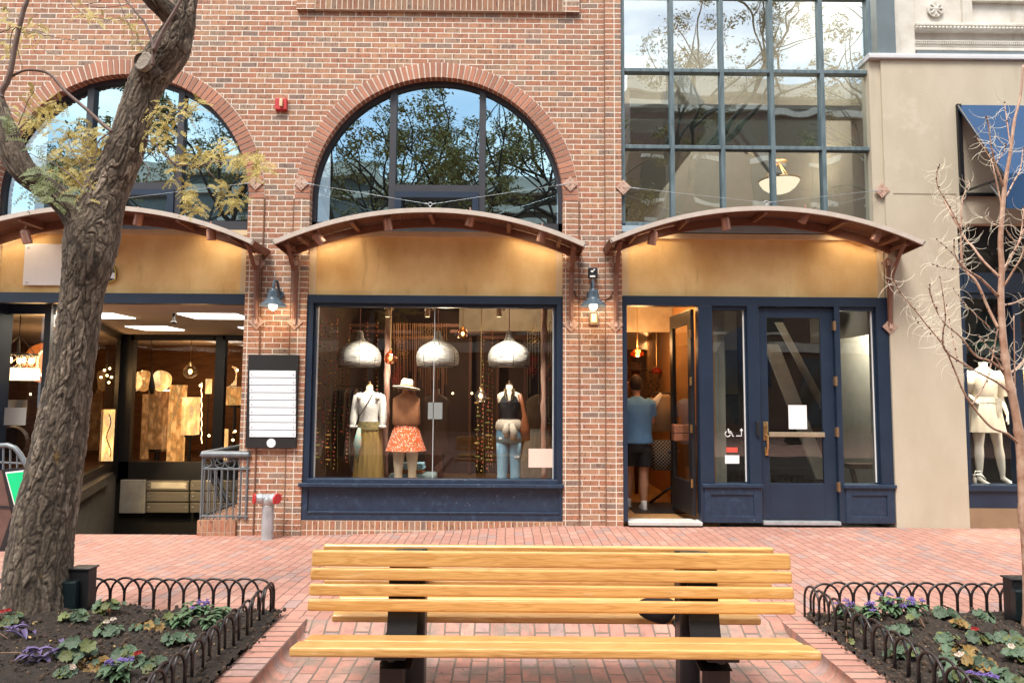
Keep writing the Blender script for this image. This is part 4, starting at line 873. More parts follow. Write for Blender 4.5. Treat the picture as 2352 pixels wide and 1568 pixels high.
for i in range(3):
    for j in range(3):
        a = 338 + j * 100; a1 = a + 96; d = 1103 + i * 25.4; b = MB(); x0, x1, z0, z1 = R(a, d, a1, d + 22.5, Yw - .12); b.cbox(x0, x1, Yw - .14, Yw - .06, z0, z1, .006); dd = b.build('mailbox_door', ms, mbx)
        b = MB()
        for xx in (x0 + .05, x1 - .05): b.ball((xx, Yw - .142, (z0 + z1) / 2), .016, 8)
        b.build('screws', 'steel', dd, smooth=True)
x0, x1, z0, z1 = R(347, 1107, 428, 1121, Yw - .142); b = MB(); b.box(x0, x1, Yw - .146, Yw - .1415, z0, z1); b.build('paper_strip', mat('cream strip', (.6, .55, .45), .7), mbx)
light('mailbox_fill', 'SPOT', (W(375, 1000, 4.4).x, 4.3, 1.0), 90, (1, .7, .35), .05, rot=(math.radians(42), 0, 0), spot=1.0)  # added spot, no fixture: puts a highlight on the mailbox doors
# splayed left side: pier, sloping window wall
A0 = Vector((W(112, 910, .5).x, .5, 0)); A1 = Vector((W(276, 910, Yw).x, Yw, 0))
def SP(u, z, off=0): v = A0.lerp(A1, u); return Vector((v.x, v.y - off, z))
zt_, zb_ = 2.62, .25
b = MB()
def slab(u0, u1, z0, z1, th=.08): a = [SP(u0, z0), SP(u1, z0), SP(u1, z1), SP(u0, z1)]; b.add(a + [v + Vector((-th, 0, 0)) for v in a], [(0, 1, 2, 3), (7, 6, 5, 4), (0, 4, 5, 1), (1, 5, 6, 2), (2, 6, 7, 3), (3, 7, 4, 0)])
slab(-.02, 1, zt_, ZC); slab(-.02, 1, -.05, zb_); slab(.955, 1, zb_, zt_); slab(-.02, .01, zb_, zt_); slab(.36, .375, zb_, zt_); b.build('splayed_frame', dk, fl)
b = MB(); b.quad(SP(.01, zb_), SP(.955, zb_), SP(.955, zt_), SP(.01, zt_)); b.build('splayed_pane', 'g_shop', fl)
b = MB(); b.quad(SP(-.02, -1.7), SP(1, -1.7), SP(1, -.055), SP(-.02, -.055)); b.build('stair_wall', mat('grey stair wall', (.20, .18, .155), .8), fl)
b = MB(); a = SP(.3, 0); slabb = [SP(.15, -.05, .0) + Vector((.14, 0, 0)), SP(.8, -.05) + Vector((.14, 0, 0)), SP(.8, .1) + Vector((.14, 0, 0)), SP(.15, .1) + Vector((.14, 0, 0))]; b.add(slabb + [v - Vector((.14, 0, 0)) for v in slabb], [(0, 1, 2, 3), (3, 2, 6, 7), (0, 4, 5, 1), (0, 3, 7, 4), (1, 5, 6, 2)]); b.build('counter_ledge', mat('dark grey ledge', (.05, .045, .04), .4), fl)
b = MB(); x0, x1 = W(13, 910, .5).x, A0.x; zt2, zb2 = W(60, 722, .5).z, W(60, 1075, .5).z
b.box(x0, x1, .45, .55, zt2, ZC); b.box(x0, x1, .45, .55, -.3, zb2); b.box(W(-10, 910, .3).x - 3, x0, .25, .55, -.3, ZC); b.build('front_frame', 'navy', fl)
b = MB(); b.quad((x0, .5, zb2), (x1, .5, zb2), (x1, .5, zt2), (x0, .5, zt2)); b.build('front_pane', 'g_shop', fl)
b = MB(); b.box(X0, X1 + .1, YB + 3, YB + 3.1, -1.7, ZC); b.box(X0 - .1, X0, .2, YB + 3, -1.7, ZC); b.build('inner_wall', mat('warm timber wall', (.20, .085, .025), .7, vs=3, c2=(.09, .035, .012), sc=(1, 1, 4)), fl)
b = MB(); b.quad((X0, .02, -1.7), (X1, .02, -1.7), (X1, YB, -1.7), (X0, YB, -1.7)); b.quad((X0, .015, -1.7), (X1, .015, -1.7), (X1, .015, -.15), (X0, .015, -.15)); b.build('pit_floor', mat('dark pit floor', (.05, .045, .04), .9), fl)
b = MB(); b.quad((X0, YB + .1, .15), (X1 + .1, YB + .1, .15), (X1 + .1, YB + 3, .15), (X0, YB + 3, .15)); b.add([(X0, .55, .2), (A0.x, .55, .2), (A1.x, YB, .2), (X0, YB, .2)], [(0, 1, 2, 3)]); b.build('shop_floor', 'darkwood', fl)
# stair handrail (dark diagonal) in the pit
b = MB(); b.tube([W(487, 1075, 1.5), W(545, 1200, 1.2)], .03, 6); b.tube([W(480, 1085, 1.5), W(536, 1215, 1.2)], .02, 6); tag(b.build('stair_handrail', 'black'), 'black sloping handrail going down behind the grey railing', 'handrail')
# lamps and goods. marble: glowing stone
def glow(name, c, c2, es, vs=4):
    m, nt, bs = newmat(name); f = noise_n(nt, vs, 6, sc=(1, 1, .45)); k = ramp(nt, f, [(.35, c), (.5, c2), (.58, tuple(x * .35 for x in c)), (.7, c)])
    nt.links.new(k, bs.inputs['Base Color']); nt.links.new(k, bs.inputs['Emission Color']); bs.inputs['Emission Strength'].default_value = es; bs.inputs['Roughness'].default_value = .3; return m
on1 = glow('lit onyx', (.55, .28, .09), (.34, .13, .03), .9, 9); on2 = glow('bright onyx', (.80, .50, .22), (.62, .28, .08), 1.25, 5); on3 = glow('dim onyx', (.30, .14, .05), (.14, .055, .015), .5, 9); hot = emis('lamp filament', (1, .62, .25), 8); warmw = emis('warm lamp white', (1, .72, .38), 1.6)
GR1 = 'onyx and glass lamps in the lighting shop'
def cyl_lamp(px, py0, py1, wpx, Y, m, label, sq=False, base=True):
    a, c = W(px, py0, Y), W(px, py1, Y); r = wpx / 2 * (8.55 + Y) / FPX
    t = thing('floor_lamp', label, 'lamp', (a.x, Y, c.z), GR1); b = MB()
    if sq: b.cbox(a.x - r, a.x + r, Y - r, Y + r, c.z, a.z, .01)
    else: b.lathe([(r * .97, c.z), (r, c.z + .02), (r * 1.0, a.z), (r * .9, a.z + .0)], (a.x, Y, 0), 28)
    b.build('shade', m, t, smooth='auto')
    if base: b = MB(); b.lathe([(r * .8, c.z - .05), (r * .8, c.z), (1e-4, c.z)], (a.x, Y, 0), 16); b.lathe([(r * .25, .16), (r * .25, c.z)], (a.x, Y, 0), 8); b.build('stand', 'black', t)
YL = 6.3
cyl_lamp(368, 895, 1030, 46, YL + .2, on3, 'broad veined stone column lamp, dim, left of the tall cylinder')
cyl_lamp(410, 884, 1062, 37, YL, on1, 'tall glowing stone cylinder lamp in the middle of the back window', base=False)
cyl_lamp(440, 912, 998, 30, YL, on2, 'bright square stone lamp right of the tall cylinder', True)
cyl_lamp(541, 888, 930, 30, YL + .2, on1, 'amber drum shade lamp in the narrow right window', True)
cyl_lamp(480, 870, 904, 11, YL + .3, on2, 'small amber lamp near the right jamb of the back window', True)
cyl_lamp(338, 905, 1055, 14, YL + .5, on3, 'thin dark amber lamp at the left jamb of the back window', True)
cyl_lamp(517, 985, 1060, 12, YL, on2, 'low pale lamp at the left of the narrow right window', True)
b = MB()
for i in range(22): q = W(372 + i * 1.8, 896 + (i % 3) * .4, YL - .1); b.ball(q, .012, 6)
for i in range(40): q = W(463 + .8 * math.sin(i), 880 + i * 3.5, YL - .1); b.ball(q, .009, 6)
tag(b.build('light_string', hot), 'row of tiny fairy lights between the stone lamps', 'light string')
for s, lab in ((-1, 'left'), (1, 'right')):
    b = MB(); c_ = W(349 + s * 21, 871, YL - .2); pts = []
    for k in range(26): a = 2 * PI * k / 26; r = .19 * (1 + .07 * math.sin(3 * a + s)); pts.append((c_.x + r * math.cos(a) + s * .01, c_.z + r * math.sin(a) - (.05 if math.sin(a) < 0 else 0)))
    b.prism(pts, c_.y, c_.y + .03)
    b2 = b.build('glass_disc_lamp', on2 if s > 0 else on1); tag(b2, lab + ' of two round amber glass discs hanging in the back window', 'lamp', 'amber glass discs')
b = MB(); b.tube([W(349, 782, YL - .2), W(349, 850, YL - .2), W(349, 890, YL - .2), W(349, 905, YL - .2)], [.008, .01, .07, .03], 8); tag(b.build('hanging_stem', 'black', smooth=True), 'dark stem between the two amber glass discs', 'lamp stem')
def glass_pendant(px, py, r, Y, label, tint, fil=True, cord=710, grp=None, long=1.0):
    c_ = W(px, py, Y); t = thing('glass_pendant', label, 'pendant lamp', c_, grp); b = MB(); zt = W(px, cord, Y).z
    prof = [(1e-4, -1.0), (.5, -.93), (.85, -.62), (1.0, -.2), (.93, .25), (.62, .72), (.3, 1.05), (.2, 1.25)]
    b.lathe([(a * r, z * r * long) for a, z in prof], c_, 24); b.build('globe', tint, t, smooth=True)
    b = MB(); b.tube([c_ + Vector((0, 0, r * 1.15 * long)), c_ + Vector((0, 0, r * 1.45 * long))], r * .22, 8); b.tube([c_ + Vector((0, 0, r * 1.4)), Vector((c_.x, c_.y, zt))], .006, 5); b.build('cord', 'brass', t)
    if fil: b = MB(); b.ball(c_, r * .27, 10, 1.3); b.build('filament_bulb', hot, t, smooth=True)
    return t
amb = glass('amber globe glass', .16, (.85, .55, .35), refl=(1, .7, .5)); clr = glass('clear globe glass', .14, (.95, .88, .78))
glass_pendant(437, 853, .135, YL - .4, 'clear glass globe pendant with a glowing filament in the back window', clr, cord=782)
# chandelier and goods in the left front window
t = thing('chandelier', 'crystal chandelier with candle bulbs in the left front window', 'chandelier', W(40, 840, 1.5)); c_ = W(40, 850, 1.5)
b = MB(); b.torus((c_.x, c_.y, c_.z + .22), .24, .015, 'Z'); b.tube([(c_.x, c_.y, c_.z + .22), (c_.x, c_.y, ZC)], .006, 5); 
for k in range(6): a = k * PI / 3; b.tube([(c_.x + .24 * math.cos(a), c_.y + .24 * math.sin(a), c_.z + .22), (c_.x, c_.y, c_.z + .5)], .004, 4)
b.build('frame', 'black', t)
b = MB(); b.lathe([(.26, -.14), (.27, -.13), (.27, .02), (.26, .03)], c_, 28); b.build('shade', warmw, t, smooth='auto')
for k in range(7):
    a = k * .9 + .3; b = MB(); b.ball((c_.x + .18 * math.cos(a), c_.y + .18 * math.sin(a), c_.z + .14), .028, 8, 1.5); b.build('candle_bulb', hot, t, smooth=True)
b = MB(); random.seed(3)
for k in range(90): a = random.uniform(0, 2 * PI); rr = random.uniform(.12, .27); zz_ = c_.z + random.uniform(.02, .24); b.tube([(c_.x + rr * math.cos(a), c_.y + rr * math.sin(a), zz_), (c_.x + rr * 1.1 * math.cos(a + .2), c_.y + rr * 1.1 * math.sin(a + .2), zz_ - .05)], .004, 4)
b.build('crystals', mat('crystal', (.7, .55, .4), .1, emit=(1, .6, .3), es=.4), t)
b = MB(); c_ = W(100, 833, 2.2); b.lathe([(.30, 0), (.30, .02), (1e-4, .02)], c_, 36, mtx=Matrix.Rotation(PI / 2, 3, 'X')); t = thing('round_sign', 'round copper coloured sign with a pale blue letter, mostly behind the trunk', 'sign', c_); b.build('disc', mat('copper board', (.36, .13, .04), .4, vs=4), t)
b = MB(); b.tube([(c_.x + .02 + .10 * math.cos(a), c_.y - .03, c_.z + .19 * math.sin(a)) for a in [math.radians(50 + i * 26) for i in range(11)]], .022, 6); b.build('letter', mat('pale blue letter', (.45, .60, .62), .5, bmp=0), t, smooth=True)
sign_rect('notice', 'blank pale grey notice on the left front window', 'notice', (10, 936, 60, 976), .49, mat('pale grey notice', (.50, .50, .46), .7, var=.05, bmp=0))
sign_rect('marble_slab', 'veined marble slab standing behind the grey notice', 'slab', (8, 918, 62, 960), .9, glow('veined marble', (.55, .45, .36), (.45, .3, .18), .1), .03)
c_ = W(30, 1015, .9); t = thing('agate_lamp', 'framed round agate lamp glowing behind the curved railing', 'lamp', c_); b = MB(); b.lathe([(.22, 0), (.20, .05), (.13, .03)], c_, 32, mtx=Matrix.Rotation(PI / 2, 3, 'X')); b.build('rim', 'darkwood', t, smooth='auto'); b = MB(); b.lathe([(.14, 0), (.14, .02), (1e-4, .02)], c_, 28, mtx=Matrix.Rotation(PI / 2, 3, 'X')); b.build('disc', glow('agate', (.85, .68, .45), (.9, .75, .55), .55), t)
sign_rect('stone_panel', 'backlit amber stone panel in the splayed window', 'lamp', (238, 940, 262, 1058), YL - 1.8, on2, .04)
b = MB()
for i, (px, py) in enumerate(((240, 850), (252, 846), (246, 862), (256, 866), (250, 878), (70, 905), (108, 862), (96, 862), (460, 885), (545, 850), (232, 866), (540, 990), (535, 1010), (480, 1000))): q = W(px, py, 5.0 if px > 200 else 1.6); b.ball(q, .022 if px > 200 else .014, 8)
tag(b.build('small_bulbs', hot, smooth=True), 'scattered small lit bulbs of distant lamps in the lighting shop', 'bulbs')
b = MB(); b.tube([W(250 + 5 * math.sin(i * .8), 950 + i * 9, 3.2) for i in range(12)], .008, 5); tag(b.build('lamp_cord', 'black', smooth=True), 'twisted black cord in front of the backlit amber panel', 'cord')
for (x, y, z, e) in ((W(60, 800, 1.6).x, 2.0, 2.0, 14), (W(400, 900, YL).x, YL + .9, 1.9, 13), (W(240, 900, 4.8).x - .5, 4.6, 1.8, 16)): light('shop_glow', 'POINT', (x, y, z), e, (1, .55, .22), .25)
# white plate and black gold sign on the stucco
t = thing('blank_plate', 'blank white plate on the left stucco panel, partly hidden by the trunk', 'sign', W(110, 608, .0)); b = MB(); boxr(b, (57, 561, 170, 656), .045, .02, .004); b.build('plate', mat('plate white', (.75, .70, .66), .35, var=.06, bmp=0), t)
b = MB()
for px, py in ((65, 568), (61, 648)): q = W(px, py, .024); b.ball((q.x, .024, q.z), .012, 8)
b.build('screws', 'steel', t)
t = thing('projecting_sign', 'black and yellow edged shield signs just right of the trunk on the stucco', 'sign', W(250, 600, -.0))
b = MB()
for poly in ([(225, 588), (266, 560), (266, 575), (258, 580), (225, 584)], [(215, 650), (230, 618), (240, 605), (262, 612), (265, 622), (265, 640), (256, 645), (230, 650)]):
    q4(b, poly, .02, .03)
b.build('board', 'black', t); b = MB(); q4(b, [(222, 622), (244, 622), (264, 627), (264, 640), (244, 638), (222, 640)], .014, .004); b.build('white_band', 'white', t)
b = MB(); b.tube([W(px, py, .015) for px, py in ((262, 612), (265, 622), (265, 641), (256, 646), (240, 648))], .006, 5); b.build('yellow_edge', mat('yellow edge', (.7, .5, .05), .5), t)
# ================================================================ MIDDLE SHOP
ms_ = thing('clothes_shop_interior', 'dark warm interior of the clothes shop behind the display window', 'shop interior', (-1, 2, .1))
xa, xb = XMs[0] - .25, XMs[1] + .5
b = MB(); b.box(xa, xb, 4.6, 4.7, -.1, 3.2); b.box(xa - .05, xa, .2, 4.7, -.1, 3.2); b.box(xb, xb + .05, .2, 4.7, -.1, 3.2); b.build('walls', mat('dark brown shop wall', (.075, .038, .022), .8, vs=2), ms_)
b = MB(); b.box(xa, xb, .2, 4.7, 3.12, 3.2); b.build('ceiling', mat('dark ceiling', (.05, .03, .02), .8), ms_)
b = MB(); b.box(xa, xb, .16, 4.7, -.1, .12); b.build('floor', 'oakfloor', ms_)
b = MB()
for i in range(7): q = W(800 + i * 75, 750 + (i % 3) * 14, 3.5); b.box(q.x - .5, q.x + .5, 3.5, 3.6, q.z, q.z + .05)
b.box(W(980, 1000, 3.6).x, W(1020, 1000, 3.6).x, 3.4, 3.6, .1, 1.2)
for i in range(9): x = xa + .5 + i * .5; b.box(x, x + .05, 4.3, 4.5, .1, 2.6)
b.build('shelving', mat('red brown beams', (.14, .055, .03), .7), ms_)
# ---- mannequins
def mannequin(px, py, Y, label, kind, m='manq', zfl=.12, legs=True, arms=False, sway=0, sc=1.0):
    c = W(px, py, Y); x, zt = c.x, c.z; t = thing('mannequin', label, 'mannequin', (x, Y, zfl), None); b = MB(); k = (zt - zfl) / 1.50 * sc
    rg = [(0, .043, .043), (-.05, .043, .045), (-.078, .06, .05), (-.095, .115, .06), (-.12, .150, .072), (-.17, .155, .082), (-.24, .140, .10), (-.30, .13, .10), (-.38, .108, .08), (-.44, .114, .084), (-.53, .145, .10), (-.60, .155, .105), (-.68, .148, .10), (-.72, .11, .085)]
    b.loft([(x, Y, zt + dz * k, rx * k, ry * k) for dz, rx, ry in rg], 20)
    if legs:
        for s, dx in ((-1, -.02 * sway), (1, .03 * sway)):
            lx = x + s * .083 * k
            b.loft([(lx + dx * u, Y + dy, zt + dz * k, r * k, r * k) for u, dz, r, dy in ((0, -.66, .088, 0), (.3, -.85, .078, 0), (.6, -1.0, .062, -.01), (.7, -1.07, .052, -.01), (.8, -1.16, .056, .01), (.9, -1.28, .045, .01), (1, -1.42, .031, .01), (1, -1.455, .036, 0))], 14)
            b.loft([(lx + dx, Y - .02, zt - 1.43 * k, .028, .035), (lx + dx, Y - .05, zt - 1.465 * k, .036, .08), (lx + dx, Y - .06, zt - 1.497 * k, .036, .09)], 12)
    b.build('body', m, t, smooth=True)
    b = MB(); b.lathe([(.043 * k, 0), (.046 * k, .01), (.03 * k, .02), (.012, .025), (.012, .035), (.018, .045), (1e-4, .062)], (x, Y, zt), 16); b.build('neck_cap', 'brass' if kind != 3 else 'darkwood', t, smooth=True)
    return t, x, zt, k
def arm(t, pts, rs, m, name='arm'): b = MB(); b.tube(pts, rs, 12); b.build(name, m, t, smooth=True)
def sleeve(b, pts, rs): b.tube(pts, rs, 14)
YM = .75
t, x, zt, k = mannequin(849, 886, YM, 'headless mannequin in white puff sleeve blouse and long ochre skirt', 1, legs=False)
lace = mat('white lace blouse', (.74, .72, .68), .9, vs=30, c2=(.55, .52, .48), bmp=.5, bsc=150); och = mat('ochre skirt cloth', (.29, .18, .045), .9, vs=9, sc=(5, 5, .3), c2=(.17, .10, .022), bmp=.3)
b = MB(); b.loft([(x, YM, zt + dz * k, rx * k, ry * k) for dz, rx, ry in ((-.155, .13, .082), (-.17, .152, .093), (-.24, .145, .11), (-.31, .135, .108), (-.40, .118, .092), (-.47, .128, .10))], 24, cap=False)
for s in (-1, 1): sleeve(b, [(x + s * .12 * k, YM, zt - .115 * k), (x + s * .155 * k, YM, zt - .14 * k), (x + s * .175 * k, YM, zt - .26 * k), (x + s * .19 * k, YM - .03, zt - .42 * k), (x + s * .185 * k, YM - .05, zt - .50 * k), (x + s * .18 * k, YM - .05, zt - .53 * k)], [.035, .052, .052, .05, .042, .034])
for s in (-1, 1): b.tube([(x + s * .10 * k, YM - .02, zt - .10 * k), (x + s * .12 * k, YM - .085, zt - .17 * k)], .028, 8)
b.build('blouse', lace, t, smooth=True)
b = MB()
for s in (-1, 1): b.torus((x + s * .183 * k, YM - .05, zt - .515 * k), .036, .02, 'Z', 16, 8)
b.build('cuff', lace, t, smooth=True)
b = MB(); b.loft([(x + .01, YM, zt + dz * k, rx * k, ry * k) for dz, rx, ry in ((-.45, .13, .10), (-.56, .16, .12), (-.8, .175, .14), (-1.1, .19, .16), (-1.42, .20, .17))], 60, cap=False, ruf=lambda a, j, z: 1 + .05 * math.sin(a * 17) * min(1, j / 2)); b.build('skirt', och, t, smooth=True)
b = MB(); b.loft([(x + .01, YM, zt + dz * k, rx * k, ry * k) for dz, rx, ry in ((-.45, .14, .112), (-.52, .158, .125), (-.555, .164, .128))], 30, cap=False, ruf=lambda a, j, z: 1 + .03 * math.sin(a * 30)); b.build('waistband', mat('dark woven band', (.07, .06, .03), .9, vs=40, c2=(.25, .18, .06)), t, smooth=True)
b = MB(); b.tube([(x + .06, YM - .09, zt - .11), (x - .02, YM - .12, zt - .26), (x - .12, YM - .11, zt - .42), (x - .15, YM - .1, zt - .52)], .006, 5); b.build('bag_strap', 'black', t)
b = MB(); q0, q1 = W(825, 982, YM - .15), W(820, 1055, YM - .15); b.tube([(q0.x, q0.y, q0.z), (q0.x - .02, q0.y, (q0.z + q1.z) / 2), (q1.x, q1.y, q1.z)], [.02, .055, .008], 8, flat=.35); b.build('scarf', mat('turquoise patterned scarf', (.45, .30, .22), .9, vs=28, c2=(.10, .42, .40)), t, smooth=True)
t, x, zt, k = mannequin(934, 893, YM, 'mannequin in white brimmed hat, rust top and red floral skirt', 2, sway=.4)
rc = mat('rust linen', (.40, .17, .075), .9, vs=12, c2=(.33, .13, .055), bmp=.3, bsc=140)
b = MB(); b.loft([(x, YM, zt + dz * k, rx * k, ry * k) for dz, rx, ry in ((-.02, .055, .055), (-.06, .065, .06), (-.09, .13, .08), (-.125, .175, .09), (-.2, .178, .112), (-.32, .178, .12), (-.44, .182, .12), (-.47, .165, .11))], 36, cap=False, ruf=lambda a, j, z: 1 + .025 * math.sin(a * 9) * (j > 4)); b.build('top', rc, t, smooth=True)
m_, nt_, bs_ = newmat('red floral print'); v1 = nt_.nodes.new('ShaderNodeTexVoronoi'); v1.inputs['Scale'].default_value = 42; tcx = nt_.nodes.new('ShaderNodeTexCoord'); nt_.links.new(tcx.outputs['Object'], v1.inputs[0])
fc = ramp(nt_, v1.outputs['Distance'], [(.20, (.75, .55, .45)), (.34, (.72, .42, .30)), (.42, (.62, .08, .02)), (.7, (.58, .10, .02))]); nt_.links.new(mix(nt_, math_(nt_, 'MULTIPLY', ramp(nt_, noise_n(nt_, 40, 3), [(.55, 0.), (.6, 1.)]), .7), fc, (.16, .12, .04)), bs_.inputs['Base Color']); bs_.inputs['Roughness'].default_value = .9
b = MB(); b.loft([(x, YM, zt + dz * k, rx * k, ry * k) for dz, rx, ry in ((-.45, .13, .1), (-.54, .175, .125), (-.66, .21, .16), (-.80, .255, .21))], 60, cap=False, ruf=lambda a, j, z: 1 + .06 * math.sin(a * 11) * j / 3); b.build('skirt', m_, t, smooth=True)
hb = Matrix.Rotation(.12, 3, 'Y') @ Matrix.Rotation(-.1, 3, 'X'); b = MB(); b.lathe([(.185, .0), (.178, .012), (.12, .02), (.085, .02), (.082, .05), (.078, .10), (.06, .125), (.03, .118), (1e-4, .112)], (x, YM - .03, zt + .005), 32, mtx=hb); ho = b.build('hat', mat('cream felt', (.72, .64, .52), .9), t, smooth=True)
b = MB(); b.lathe([(.087, .022), (.0865, .045)], (x, YM - .03, zt + .005), 32, mtx=hb); b.build('hat_band', mat('tan band', (.40, .20, .07), .8), ho, smooth=True)
t, x, zt, k = mannequin(1170, 884, YM, 'mannequin in black halter top and torn blue jeans with a brown bag', 3, legs=False)
b = MB(); b.loft([(x, YM, zt + dz * k, rx * k, ry * k) for dz, rx, ry in ((-.20, .138, .100), (-.25, .146, .108), (-.31, .137, .106), (-.38, .114, .088), (-.42, .118, .09))], 24, cap=False)
b.add([(x - .13, YM - .075, zt - .22 * k), (x - .01, YM - .13, zt - .22 * k), (x - .035, YM - .055, zt - .05), (x - .045, YM - .05, zt - .05)], [(0, 1, 2, 3)]); b.add([(x + .13, YM - .075, zt - .22 * k), (x + .01, YM - .13, zt - .22 * k), (x + .035, YM - .055, zt - .05), (x + .045, YM - .05, zt - .05)], [(0, 1, 2, 3)]); b.build('halter_top', 'black', t, smooth=True)
dn = mat('faded denim', (.14, .32, .46), .9, vs=3.2, c2=(.30, .50, .62), bmp=.3, bsc=150)
b = MB(); b.loft([(x, YM, zt + dz * k, rx * k, ry * k) for dz, rx, ry in ((-.49, .14, .10), (-.56, .158, .112), (-.64, .164, .115), (-.72, .160, .11))], 24)
for s in (-1, 1): b.loft([(x + s * (.080 + .002 * i), YM, zt + dz * k, r, r) for i, (dz, r) in enumerate(((-.66, .088), (-.85, .08), (-1.0, .071), (-1.1, .067), (-1.3, .066), (-1.44, .07)))], 18)
b.build('jeans', dn, t, smooth=True)
b = MB(); q = W(1152, 1007, YM - .09); b.cbox(q.x - .035, q.x + .03, YM - .098, YM - .08, q.z - .012, q.z + .014, .006); q = W(1186, 1050, YM - .08); b.cbox(q.x - .03, q.x + .04, YM - .085, YM - .06, q.z - .01, q.z + .014, .006); b.build('torn_patches', 'white', t)
kn = mat('beige knit', (.55, .46, .36), .95, vs=60, bmp=.5, bsc=200); b = MB(); b.loft([(x, YM, zt + dz * k, rx * k, ry * k) for dz, rx, ry in ((-.43, .132, .105), (-.47, .165, .13), (-.53, .172, .135), (-.56, .162, .125))], 30, cap=False, ruf=lambda a, j, z: 1 + .03 * math.sin(a * 8)); b.ball((x, YM - .15, zt - .49 * k), .045, 12); b.tube([(x - .02, YM - .16, zt - .48 * k), (x - .05, YM - .16, zt - .58 * k), (x - .03, YM - .15, zt - .64 * k)], [.035, .045, .03], 10); b.tube([(x + .02, YM - .16, zt - .48 * k), (x + .06, YM - .17, zt - .58 * k), (x + .05, YM - .16, zt - .68 * k)], [.035, .05, .04], 10); b.build('tied_jumper', kn, t, smooth=True)
b = MB(); 
for dz, w_ in ((-.10, .05), (-.16, .06), (-.25, .07)): b.tube([(x - w_, YM - .05, zt - .05), (x - w_ * .6, YM - .11, zt + dz * .7), (x, YM - .125, zt + dz), (x + w_ * .6, YM - .11, zt + dz * .7), (x + w_, YM - .05, zt - .05)], .004, 4)
b.build('necklaces', 'brass', t)
b = MB(); q = [W(px, py, YM - .05) for px, py in ((1193, 905), (1200, 930), (1205, 955), (1204, 985), (1210, 1012))]; b.tube(q, [.03, .025, .03, .075, .045], 12, flat=.6); b.build('shoulder_bag', mat('brown leather', (.26, .075, .02), .5, vs=9), t, smooth=True)
# pale dress and jacket on a stand, behind on the right
x = W(1240, 900, 1.9).x; zt = W(1240, 905, 1.9).z; t = thing('dress_form', 'dress form with olive jacket and long pale skirt behind the notice', 'dress form', (x, 1.9, .12))
b = MB(); b.loft([(x, 1.9, zt + dz, rx, ry) for dz, rx, ry in ((0, .05, .05), (-.05, .15, .08), (-.1, .2, .1), (-.3, .19, .13), (-.5, .19, .13))], 20); b.build('jacket', mat('olive jacket', (.14, .09, .05), .9, vs=9), t, smooth=True)
b = MB(); b.loft([(x, 1.9, zt + dz, rx, ry) for dz, rx, ry in ((-.49, .15, .11), (-.8, .24, .18), (-1.45, .33, .26))], 60, cap=False, ruf=lambda a, j, z: 1 + .05 * math.sin(a * 19)); b.build('skirt', mat('pale pleated skirt', (.42, .42, .38), .9, vs=3), t, smooth=True)
x = W(1000, 960, 2.5).x; t = thing('dress_form', 'dim dress form in a grey coat deep in the shop, behind the grey notice', 'dress form', (x, 2.5, .12)); zt = W(1000, 905, 2.5).z
b = MB(); b.loft([(x, 2.5, zt + dz, rx, ry) for dz, rx, ry in ((.08, .06, .06), (0, .06, .06), (-.05, .17, .08), (-.12, .22, .1), (-.5, .2, .13), (-.9, .24, .15))], 20); b.build('coat', mat('dim grey coat', (.16, .11, .09), .9), t, smooth=True)
# stool with folded denim
c_ = W(948, 1085, 1.1); t = thing('stool', 'pale blue upholstered stool behind the floral skirt mannequin', 'stool', (c_.x, 1.1, .12)); b = MB(); b.cbox(c_.x - .30, c_.x + .32, .9, 1.3, c_.z - .12, c_.z + .0, .04); b.build('cushion', mat('pale blue velvet', (.16, .23, .25), .8), t)
for s in (-1, 1): b = MB(); b.tube([(c_.x + s * .24, 1.1, .12), (c_.x + s * .24, 1.1, c_.z - .12)], .02, 8); b.build('leg', 'darkwood', t)
b = MB(); random.seed(4)
for i in range(5):
    z = c_.z + .002 + i * .027; o_ = random.uniform(-.02, .02); b.mi = 0 if i > 1 else 1; b.cbox(c_.x - .13 + o_, c_.x + .17 + o_, .95, 1.22, z, z + .025, .011)
tag(b.build('folded_jeans', [dn, rc]), 'small stack of folded jeans and rust cloth on the stool', 'folded clothes')
# ---- wicker pendant shades
wm, nt_, bs_ = newmat('white woven cane'); tcx = nt_.nodes.new('ShaderNodeTexCoord'); f_ = noise_n(nt_, 1, 4, tcx.outputs['Object'], .6, sc=(9, 9, 150))
nt_.links.new(ramp(nt_, f_, [(.38, (.08, .07, .05)), (.46, (.46, .455, .43)), (.7, (.68, .67, .64))]), bs_.inputs['Base Color']); bs_.inputs['Roughness'].default_value = .8; bump(nt_, bs_, f_, .6, .01)
def wicker(px, label):
    Y = 1.0; s = (8.55 + Y) / FPX; c_ = W(px, 842, Y); t = thing('woven_pendant', label, 'pendant lamp', (c_.x, Y, c_.z), 'white woven pendant shades'); b = MB()
    prof = [(46, 0), (48.5, 12), (49, 22), (47, 32), (42, 41), (33, 49), (22, 55), (13, 60), (9, 68), (7, 80), (5, 82)]
    b.lathe([(r * s, z * s) for r, z in prof], c_, 36, wob=lambda a, z: 1 + .012 * math.sin(a * 8)); b.build('shade', wm, t, smooth=True)
    b = MB()
    for k in range(8):
        a = 2 * PI * k / 8 + .2; b.tube([c_ + Vector((r * s * 1.01 * math.cos(a), r * s * 1.01 * math.sin(a), z * s)) for r, z in prof], .0035, 4)
    b.torus(c_, 46 * s, .006, 'Z', 30, 6); b.build('ribs', 'black', t)
    b = MB(); b.tube([c_ + Vector((0, 0, 80 * s)), (c_.x, Y, 3.12)], .006, 5); b.build('cord', mat('pink cord', (.35, .14, .12), .7), t)
    b = MB(); b.ball(c_ + Vector((0, 0, .07)), .05, 12); b.build('bulb', warmw, t, smooth=True)
wicker(825, 'leftmost white woven dome pendant in the display window'); wicker(1005, 'middle white woven dome pendant in the display window'); wicker(1169, 'right white woven dome pendant above the jeans mannequin')
